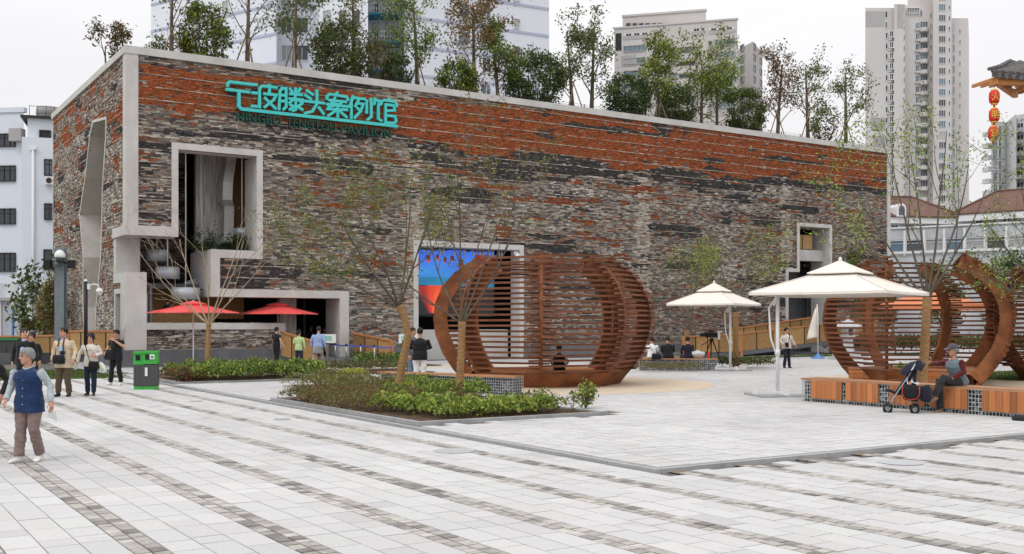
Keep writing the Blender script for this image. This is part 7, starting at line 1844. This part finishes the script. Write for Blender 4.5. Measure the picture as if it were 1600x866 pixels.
def flush_people():
    tmp = []
    for p in _pending:
        me = p['body'].mesh('person', p['mats']); o = bpy.data.objects.new('person_tmp', me); COL.objects.link(o)
        r_ = o.modifiers.new('r', 'REMESH'); r_.mode = 'VOXEL'; r_.voxel_size = p['vox']
        s_ = o.modifiers.new('s', 'SMOOTH'); s_.iterations = 3; s_.factor = .5
        tmp.append(o)
    dg = bpy.context.evaluated_depsgraph_get(); dg.update()
    res = [bpy.data.meshes.new_from_object(o.evaluated_get(dg)) for o in tmp]
    for p, o, me in zip(_pending, tmp, res):
        src = p['body']; bvh = BVHTree.FromPolygons(src.v, src.f)
        idx = np.zeros(len(me.polygons), np.int32); cen = np.empty(len(me.polygons) * 3, np.float32); me.polygons.foreach_get('center', cen); cen = cen.reshape(-1, 3)
        for i, c in enumerate(cen):
            hit = bvh.find_nearest(Vector(c.tolist()))
            idx[i] = src.m[hit[2]] if hit[2] is not None else 0
        # hands join the body mesh at the wrists
        nv = len(me.vertices); v = np.empty(nv * 3, np.float32); me.vertices.foreach_get('co', v)
        # fold-like relief on cloth
        v = v.reshape(-1, 3)
        nrm = np.empty(nv * 3, np.float32); me.vertices.foreach_get('normal', nrm); nrm = nrm.reshape(-1, 3)
        cl = np.zeros(nv, bool)
        for f_, k_ in zip(me.polygons, idx):
            if k_ in (1, 2, 3, 9): cl[list(f_.vertices)] = True
        ph = float(p['loc'][0]) * 7
        w1 = fbm(v[:, 0] * 9 + v[:, 2] * 7 + ph, v[:, 2] * 11 - v[:, 1] * 6, 3) - .5; w2 = fbm(v[:, 2] * 26 + v[:, 0] * 6 + ph, v[:, 1] * 9 + v[:, 0] * 5, 3) - .5
        v = v + nrm * (cl * (w1 * .026 + w2 * .014))[:, None]
        faces = [list(f.vertices) for f in me.polygons]
        hv, hf, hm_ = p['hands'].v, p['hands'].f, p['hands'].m
        nm = bpy.data.meshes.new('person'); nm.from_pydata(v.tolist() + [tuple(q) for q in hv], [], faces + [[i + nv for i in f] for f in hf])
        for m_ in p['mats']: nm.materials.append(m_)
        nm.polygons.foreach_set('material_index', np.concatenate([idx, np.array(hm_, np.int32)]))
        nm.polygons.foreach_set('use_smooth', np.ones(len(nm.polygons), bool)); nm.update()
        bpy.data.objects.remove(o); bpy.data.meshes.remove(me)
        b = link('person', nm, None, p['loc'], (0, 0, p['yaw'])); b.scale = (p['s'],) * 3
        tag(b, p['label'], 'person', p['group'])
        if p['hair']: p['hair'].build('hair', p['hm'], b)
        for nm_, mb_, m_ in p['extra']: mb_.build(nm_, m_, b)
        p['obj'] = b
def carried(p, name, mb, mats, label, cat):
    """a thing carried by a person, given in the person's own frame"""
    o = mb.build(name, mats); o.location = p['loc']; o.rotation_euler = (0, 0, p['yaw']); o.scale = (p['s'],) * 3
    return tag(o, label, cat)
def GL(px, py, z=.0): q = G(px, py); return (q.x, q.y, z)
def bag_mb(c, w_, h_, d_, strap=None, sw=.014):
    mb = MB(); c = Vector(c)
    ringloft(mb, [(c - V3(0, 0, h_ / 2), w_ / 2 * .85, d_ / 2 * .8), (c - V3(0, 0, h_ * .42), w_ / 2, d_ / 2), (c + V3(0, 0, h_ * .2), w_ / 2 * .98, d_ / 2), (c + V3(0, 0, h_ * .5), w_ / 2 * .85, d_ / 2 * .6)], V3(1, 0, 0), 0, 16, 4)
    if strap:
        for a, b in zip(strap[:-1], strap[1:]): mb.bar(a, b, sw * 2, .008)
    return mb
# -- foreground woman and her companion
p1 = person('elderly woman in a navy vest and mauve trousers walking with a paper in her hand', GL(46, 721), R(-8), 1.52, 'navy', 'taupe', 'white_shoe', sleeve='sleeve_blue', hair='grey', style='grey', hyaw=-32, hpitch=4,
            LE=(.31, .04, 1.13), LW_=(.38, -.05, .89), RE=(-.285, -.02, 1.11), RW=(-.25, -.20, .93), LK=(.105, -.06, .49), LA=(.11, .10, .10), RK=(-.085, -.08, .49), RA=(-.09, -.12, .085), hem=.74, wide=1.2, flare=1.04, vox=.0075, leg=1.16, chest=(-.01, -.03, 1.385), rfoot=(-.3, -1, 0), lfoot=(.1, -1, -.15))
p1['extra'].append(('collar', MB().tube([(-.055, -.075, 1.40), (0, -.09, 1.375), (.055, -.075, 1.40), (.07, .0, 1.43), (0, .06, 1.44), (-.07, 0, 1.43), (-.055, -.075, 1.40)], .014, 6), CL['sleeve_blue']))
mbt = MB()
for k in range(4): mbt.ball((-.004, -.163 - .006 * (k == 1) - .012 * (k > 1), 1.22 - k * .12), (.009, .006, .009), 8)
p1['extra'].append(('buttons', mbt, CL['sleeve_blue']))
mbp = MB().add([(.36, -.10, .80), (.46, -.06, .74), (.45, -.01, .60), (.33, -.07, .68), (.365, -.10, .80), (.465, -.06, .74), (.455, -.01, .60), (.335, -.07, .68)], [(0, 1, 2, 3), (7, 6, 5, 4), (0, 4, 5, 1), (1, 5, 6, 2), (2, 6, 7, 3), (3, 7, 4, 0)])
carried(p1, 'folded_paper', mbp, M['board_white'], 'folded white paper held by the woman in the navy vest', 'paper')
p2 = person('person in a black jacket and dark jeans walking at the left edge, mostly cut off', GL(-21, 716), R(5), 1.58, 'black', 'denim_dark', 'dark_shoe', LE=(.30, .0, 1.13), LW_=(.27, -.14, .93), vox=.011, wide=1.1, LK=(.1, -.05, .5), LA=(.1, .06, .09), RK=(-.1, -.09, .5), RA=(-.1, -.1, .09), style='bob')
# -- group of four and the men behind
p3 = person('man in a black suit jacket and pale shirt behind the elderly woman', GL(38, 622), R(6), 1.74, 'black', 'black', 'dark_shoe', inner='shirt_blue', hyaw=32, vox=.013, wide=1.08, hem=.76)
p3b = person('dark-haired person hidden behind the man in the black suit jacket', GL(50, 612), R(0), 1.62, 'black', 'black', vox=.016, style='bob')
p4 = person('man in an open beige jacket with a black camera bag on a strap', GL(100, 620), R(-6), 1.76, 'beige', 'olive', 'dark_shoe', inner='shirt_blue', hyaw=-22, vox=.012, wide=1.13, hem=.72, flare=1.08, LE=(.28, .03, 1.14), LW_=(.30, -.10, .90), RE=(-.27, .03, 1.13), RW=(-.27, -.06, .88), LK=(.1, -.03, .5), LA=(.11, .05, .09), RK=(-.1, -.06, .5), RA=(-.12, -.05, .09), leg=1.1)
carried(p4, 'camera_bag', bag_mb((-.02, -.21, .92), .30, .22, .13, [(-.12, -.19, 1.0), (-.075, -.165, 1.25), (-.06, -.09, 1.43)]), CL['black'], 'black camera bag hanging in front of the man in the beige jacket', 'bag')
mbx = bag_mb((.07, -.20, 1.08), .12, .09, .08, [(.07, -.17, 1.12), (.06, -.15, 1.3), (.055, -.08, 1.44)])
carried(p4, 'neck_camera', mbx, CL['black'], 'small camera on a neck strap of the man in the beige jacket', 'camera')
p5 = person('woman in a cream blouse and dark jeans with a black shoulder bag', GL(142, 618), R(8), 1.60, 'cream', 'denim_dark', 'dark_shoe', style='perm', hyaw=-10, vox=.012, wide=1.05, hem=.80, flare=1.12, RE=(-.30, .02, 1.14), RW=(-.34, -.08, .90), LE=(.27, .0, 1.15), LW_=(.16, -.17, 1.10), LK=(.09, -.03, .5), LA=(.09, -.06, .09), RK=(-.09, -.04, .5), RA=(-.10, .08, .09))
carried(p5, 'shoulder_bag', bag_mb((.12, -.19, .83), .28, .22, .10, [(.02, -.17, .92), (-.06, -.16, 1.18), (-.13, -.08, 1.41)]), CL['black'], 'black shoulder bag worn across the woman in the cream blouse', 'bag')
mbq = MB(); ringloft(mbq, [((.31, -.08, .62), .07, .04), ((.32, -.08, .68), .11, .06), ((.30, -.09, .82), .085, .05), ((.27, -.10, .92), .02, .015)], V3(1, 0, 0), 0, 12, 3); mbq.ball((.33, -.14, .72), (.04, .02, .05), 8, 1); mbq.ball((.28, -.145, .79), (.03, .015, .035), 8, 2)
carried(p5, 'shopping_bag', mbq, [M['board_white'], CL['lime'], M['gold']], 'white plastic bag with yellow and green print beside the woman in cream', 'bag')
carried(p5, 'water_bottle', MB().lathe([(.03, -.09), (.034, -.08), (.034, .05), (.015, .09), (.015, .11)], (-.37, -.14, .80), 12), M['board_white'], 'small water bottle held between the beige jacket and the cream blouse', 'bottle')
p6 = person('man in a black t-shirt and white shoes raising his hand to his chin', GL(182, 602), R(-14), 1.68, 'black', 'black', 'white_shoe', sleeve_len='short', hyaw=-25, hpitch=14, vox=.012, wide=1.1, LE=(.30, -.06, 1.16), LW_=(.08, -.20, 1.36), RE=(-.27, -.02, 1.14), RW=(-.24, -.20, 1.02), RK=(-.12, -.06, .5), RA=(-.18, -.04, .09), LK=(.1, -.02, .5), LA=(.12, .06, .09), leg=1.08)
carried(p6, 'sling_bag', bag_mb((-.13, -.19, .93), .30, .30, .13, [(-.03, -.17, 1.05), (.08, -.15, 1.25), (.15, -.05, 1.42)]), CL['black'], 'black sling bag on the hip of the man in the black t-shirt', 'bag')
# -- people near the entrance
p7 = person('man in a black polo shirt walking away with one arm swinging', P(432, 0, 46.0) * V3(1, 1, 0), R(150), 1.72, 'black', 'black', sleeve_len='short', vox=.017, LE=(.26, -.06, 1.14), LW_=(.27, -.26, .98), RE=(-.30, .08, 1.14), RW=(-.42, .06, .94), LK=(.1, -.08, .5), LA=(.1, -.1, .09), RK=(-.1, .02, .5), RA=(-.1, .16, .11))
p8 = person('woman in a lime green jacket with a ponytail seen from behind', P(467, 0, 44.6) * V3(1, 1, 0), R(165), 1.60, 'lime', 'denim_dark', style='tail', vox=.017, wide=1.0, RE=(-.26, .03, 1.15), LW_=(.2, -.16, 1.05))
p9 = person('man in a blue shirt with a grey jacket tied round his waist', P(497, 0, 42.6) * V3(1, 1, 0), R(172), 1.76, 'sky', 'khaki', vox=.016, wide=1.12, skirt='grey', RK=(-.12, -.12, .52), RA=(-.14, -.02, .10), LK=(.14, .04, .5), LA=(.22, .26, .16), LE=(.27, -.02, 1.14), chest=(0, -.06, 1.39))
p10 = person('man in a black jacket and white trousers standing with his back turned', P(656, 0, 30.6) * V3(1, 1, 0), R(176), 1.74, 'black', 'white', vox=.013, wide=1.22, hem=.80, LE=(.29, -.05, 1.14), LW_=(.17, -.22, 1.10), RE=(-.29, -.05, 1.14), RW=(-.17, -.22, 1.10), leg=1.12, hyaw=8)
p11 = person('person in a grey shirt and jeans with a black backpack beside the man in black', P(644, 0, 32.3) * V3(1, 1, 0), R(65), 1.74, 'denim_vest', 'jeans', vox=.015)
carried(p11, 'backpack', bag_mb((0, .22, 1.10), .30, .44, .20, [(.12, .16, 1.28), (.13, .02, 1.44), (.12, -.13, 1.25), (.11, -.1, 1.0)]), CL['black'], 'black backpack on the person beside the man in the black jacket', 'backpack')
# -- seated people
def seated(label, loc, yaw, seat_h, Hs=1.68, lean=.05, knees=.42, **k):
    s = Hs / 1.70; z = seat_h / s
    base = dict(hip=(0, 0, z + .09), chest=(0, -lean, z + .09 + .45), LK=(.11, -knees, z + .07), RK=(-.11, -knees, z + .07), LA=(.11, -knees + .03, .085), RA=(-.11, -knees + .03, .085),
                LE=(.25, -.10, z + .30), LW_=(.14, -.30, z + .18), RE=(-.25, -.10, z + .30), RW=(-.14, -.30, z + .18), hem=.86, seat=True, vox=.016)
    base.update(k)
    return person(label, loc, yaw, Hs, **base)
p12 = seated('person in a black vest over white sleeves seated inside the lattice pavilion', (1.35, 30.65, 0), R(178), .45, 1.66, top='black', sleeve='white', bottom='black', wide=1.08, vox=.014)
p13 = seated('child in a red top sitting low inside the lattice pavilion', (2.45, 31.2, 0), R(120), .28, 1.05, top='red', bottom='jeans', style='bob', vox=.018)
p14 = seated('person in a white shirt with a black bag sitting on the gabion bench', (5.5, 42.0, 0), R(174), .5, 1.68, top='white', bottom='charcoal', wide=1.1)
carried(p14, 'shoulder_bag', bag_mb((-.17, .19, .58), .38, .24, .14, [(-.12, .16, .7), (0, .165, .85), (.12, .08, 1.07)]), CL['black'], 'black shoulder bag worn by the person in the white shirt on the bench', 'bag')
p15 = seated('person in a black jacket leaning forward on the gabion bench', (6.15, 42.0, 0), R(186), .5, 1.70, top='black', bottom='charcoal', wide=1.2, lean=.14, hpitch=18)
p16 = seated('person in a dark navy jacket sitting at the right of the gabion bench', (6.92, 41.95, 0), R(196), .5, 1.70, top='navy_jacket', bottom='charcoal', wide=1.12, hyaw=-20)
p17 = seated('person in a white top sitting beyond the lattice pavilion', (4.25, 44.85, 0), R(150), .45, 1.66, top='white', bottom='charcoal', style='bob', group=None)
p17b = seated('person in a pink top sitting far behind the left rib of the lattice pavilion', (-1.95, 43.6, 0), R(20), .45, 1.62, top='red', bottom='charcoal', style='bob')
p18 = person('man in an open cream jacket and white shirt walking beside the parasol pole', GL(1229, 576), R(14), 1.70, 'cream', 'navy_jacket', 'dark_shoe', inner='white', hyaw=30, vox=.016, wide=1.08, hem=.84, flare=1.05, LE=(.30, .05, 1.16), LW_=(.40, .02, .98), RE=(-.26, .02, 1.14), RW=(-.22, -.14, 1.0), RK=(-.10, -.10, .5), RA=(-.13, -.04, .10), LK=(.1, .0, .5), LA=(.12, -.02, .09))
carried(p18, 'shoulder_bag', bag_mb((-.10, -.20, .98), .18, .20, .09, [(-.05, -.17, 1.05), (.05, -.16, 1.25), (.10, -.08, 1.42)]), CL['black'], 'black pouch worn by the man in the cream jacket', 'bag')
# -- man with the pushchair
mloc = W(19.62, 13.55); myaw = R(-66)
p19 = seated('man in a grey cap and denim vest on the bench, arm on the pushchair', (mloc.x, mloc.y, 0), myaw, .57, 1.70, lean=.16, knees=.44, top='denim_vest', sleeve='maroon', bottom='charcoal', shoes='brown_shoe', style='short', hair='grey', skin='skin_tan', vox=.0095, wide=1.12, hpitch=6, hyaw=-6,
             RE=(-.26, -.36, 1.02), RW=(-.17, -.60, 1.05), LE=(.25, -.12, .86), LW_=(.14, -.32, .74), RK=(-.13, -.42, .67), RA=(-.15, -.36, .09), LK=(.05, -.48, .74), LA=(-.06, -.62, .36), lfoot=(-.3, -1, -.45), rfoot=(0, -1, 0), leg=1.1, hem=.87, thand=(.3, .35))
hc_ = V3(0, -.16, .57 + .09 + .45) + V3(0, -.02, .19)
Rm_ = Matrix.Rotation(R(-6), 3, 'Z') @ Matrix.Rotation(R(6), 3, 'X')
cap = MB(); cp = []
for i in range(9):
    ph = math.pi * .5 * i / 8
    cp.append([hc_ + Rm_ @ V3(math.sin(ph) * .094 * math.cos(2 * math.pi * k / 20), math.sin(ph) * .118 * math.sin(2 * math.pi * k / 20) + .008, .035 + math.cos(ph) * .105) for k in range(20)] if i else [hc_ + Rm_ @ V3(.004 * math.cos(2 * math.pi * k / 20), .004 * math.sin(2 * math.pi * k / 20) + .008, .14) for k in range(20)])
cap.loft(cp, 0)
cap.loft([[hc_ + Rm_ @ V3(.075 * math.cos(2 * math.pi * k / 14) * (1 - .0), -.135 + .06 * math.sin(2 * math.pi * k / 14), z + .02 * math.sin(2 * math.pi * k / 14)) for k in range(14)] for z in (.040, .052)], 0)
p19['extra'].append(('cap', cap, CL['cap']))
# -- people inside the building
fu = MB().box(c_['m'] - .2, 1.45, za - .45, c_['r'] + .6, 3.0, za - .35).build('balcony_floor', M['interior'], pav)
u_, z_ = FW(1257, 361, 2.0); q = C0 + W(u_, 2.0); person('dark figure at the balcony rail in the upper right opening', (q.x, q.y, za - .35), R(200), 1.66, 'black', 'black', vox=.02)
MB().box(.5, 1.55, ZA['par'] - .62, uA['b'] - .2, 2.95, ZA['par'] - .5).build('ramp_floor', M['interior'], pav)
u_, z_ = FW(262, 447, 1.9); q = C0 + W(u_, 1.9); person('dark-clothed person on the bamboo ramp under the drum lamps', (q.x, q.y, ZA['par'] - .5), R(160), 1.62, 'black', 'black', vox=.02)
for px, v, lab, tp, H in ((467, 3.0, 'person in dark clothes at the left of the entrance hall', 'black', 1.66), (486, 3.4, 'pale-faced person in dark clothes in the middle of the entrance hall', 'charcoal', 1.74), (507, 2.6, 'person in a light grey shirt behind the man in blue in the entrance', 'grey', 1.64)):
    u_, z_ = FW(px, 520, v); q = C0 + W(u_, v); person(lab, (q.x, q.y, .05), R(20), H, tp, 'black', vox=.02)
flush_people()
# ================================================================== pushchair
def pushchair():
    b = G(1421, 646); g = empty('pushchair', (b.x, b.y, 0), R(-20), 'dark folding pushchair with a black basket bag parked at the bench', 'pushchair')
    wheel = None
    for x, y in ((-.42, -.20), (-.42, .2), (.10, -.24), (.10, .24)):
        for s_ in (-.035, .035):
            mb = MB(); n = 18
            ring = []
            for r_, yy in ((.060, -.018), (.088, -.02), (.098, 0), (.088, .02), (.060, .018)): ring.append([(x + r_ * math.cos(2 * math.pi * k / n), y + s_ + yy, .098 + r_ * math.sin(2 * math.pi * k / n)) for k in range(n)])
            mb.loft(ring, 0, cap=False); mb.loft([ring[4], ring[0]], 0, cap=False)
            w_ = mb.build('wheel', M['rubber'], g)
            MB().tube([(x, y + s_ - .015, .098), (x, y + s_ + .015, .098)], .045, 12).build('hub', M['grey_post'], w_)
        MB().tube([(x, y - .05, .098), (x, y + .05, .098)], .012, 6).build('axle', M['steel'], g)
    for y in (-.2, .2):
        MB().tube([(-.42, y, .1), (-.28, y, .36), (-.05, y, .72), (.12, y, 1.04)], .016, 8).build('frame_tube', M['steel'], g)
        MB().tube([(.10, y * 1.1, .1), (-.02, y, .34), (-.14, y, .52)], .016, 8).build('frame_tube', M['steel'], g)
        MB().tube([(.12, y, 1.03), (.17, y, 1.08), (.22, y, 1.06)], .022, 8).build('handle', M['black'], g)
        MB().tube([(-.05, y * 1.05, .72), (-.02, y * 1.05, .5), (.0, y * 1.1, .3)], .012, 6).build('frame_tube', M['steel'], g)
    mb = MB(); ringloft(mb, [((-.30, 0, .40), .19, .03), ((-.05, 0, .42), .2, .04), ((.06, 0, .46), .2, .05), ((.10, 0, .72), .19, .04), ((.12, 0, .92), .17, .03)], V3(0, 1, 0), 0, 14, 3); mb.build('seat', CL['navy_jacket'], g)
    mb = MB(); ringloft(mb, [((-.24, 0, .42), .17, .05), ((-.10, 0, .62), .18, .06), ((.02, 0, .80), .18, .06), ((.11, 0, .98), .16, .04)], V3(0, 1, 0), 0, 14, 3); mb.build('backrest', CL['navy_jacket'], g)
    mb = MB(); n = 10
    rings = []
    for i in range(7):
        a = R(18 + i * 17); rings.append([( .08 + (.30 * math.cos(a)) * -1.2 * (.5 + .5 * math.sin(math.pi * k / n)) + .06, -.23 + .46 * k / n, .70 + .38 * math.sin(a) * (.55 + .45 * math.sin(math.pi * k / n))) for k in range(n + 1)])
    mb.add([q for r_ in rings for q in r_], [(i * (n + 1) + k, i * (n + 1) + k + 1, (i + 1) * (n + 1) + k + 1, (i + 1) * (n + 1) + k) for i in range(6) for k in range(n)], 0, True)
    cn = mb.build('canopy', CL['navy_jacket'], g); so_ = cn.modifiers.new('s', 'SOLIDIFY'); so_.thickness = .012
    mb = MB(); ringloft(mb, [((-.46, 0, .48), .15, .03), ((-.36, 0, .46), .17, .03), ((-.28, 0, .42), .18, .03)], V3(0, 1, 0), 0, 12, 3); mb.build('footrest', CL['black'], g)
    mb = MB(); ringloft(mb, [((.02, -.26, .28), .13, .04), ((.03, -.265, .34), .17, .055), ((.03, -.265, .50), .18, .06), ((.04, -.26, .60), .14, .04)], V3(1, 0, 0), 0, 16, 3); mb.build('side_bag', CL['black'], g)
    MB().tube([(-.13, -.31, .57), (-.14, -.318, .42), (-.09, -.32, .32), (.03, -.325, .30), (.14, -.32, .32), (.19, -.318, .42), (.185, -.31, .57)], .008, 6).build('bag_piping', CL['red'], g)
    mb = MB(); ringloft(mb, [((.30, -.1, .26), .09, .12), ((.31, -.1, .32), .12, .15), ((.31, -.1, .48), .13, .15), ((.28, -.1, .58), .10, .11)], V3(1, 0, 0), 0, 16, 3); mb.build('hanging_bag', CL['navy_jacket'], g)
    MB().add([(.02, -.22, .66), (.16, -.2, .60), (.2, -.05, .62), (.08, -.04, .70), (.05, -.1, .73)], [(0, 1, 2, 3, 4)]).build('cloth_wipe', M['board_white'], g)
    return g
pushchair()
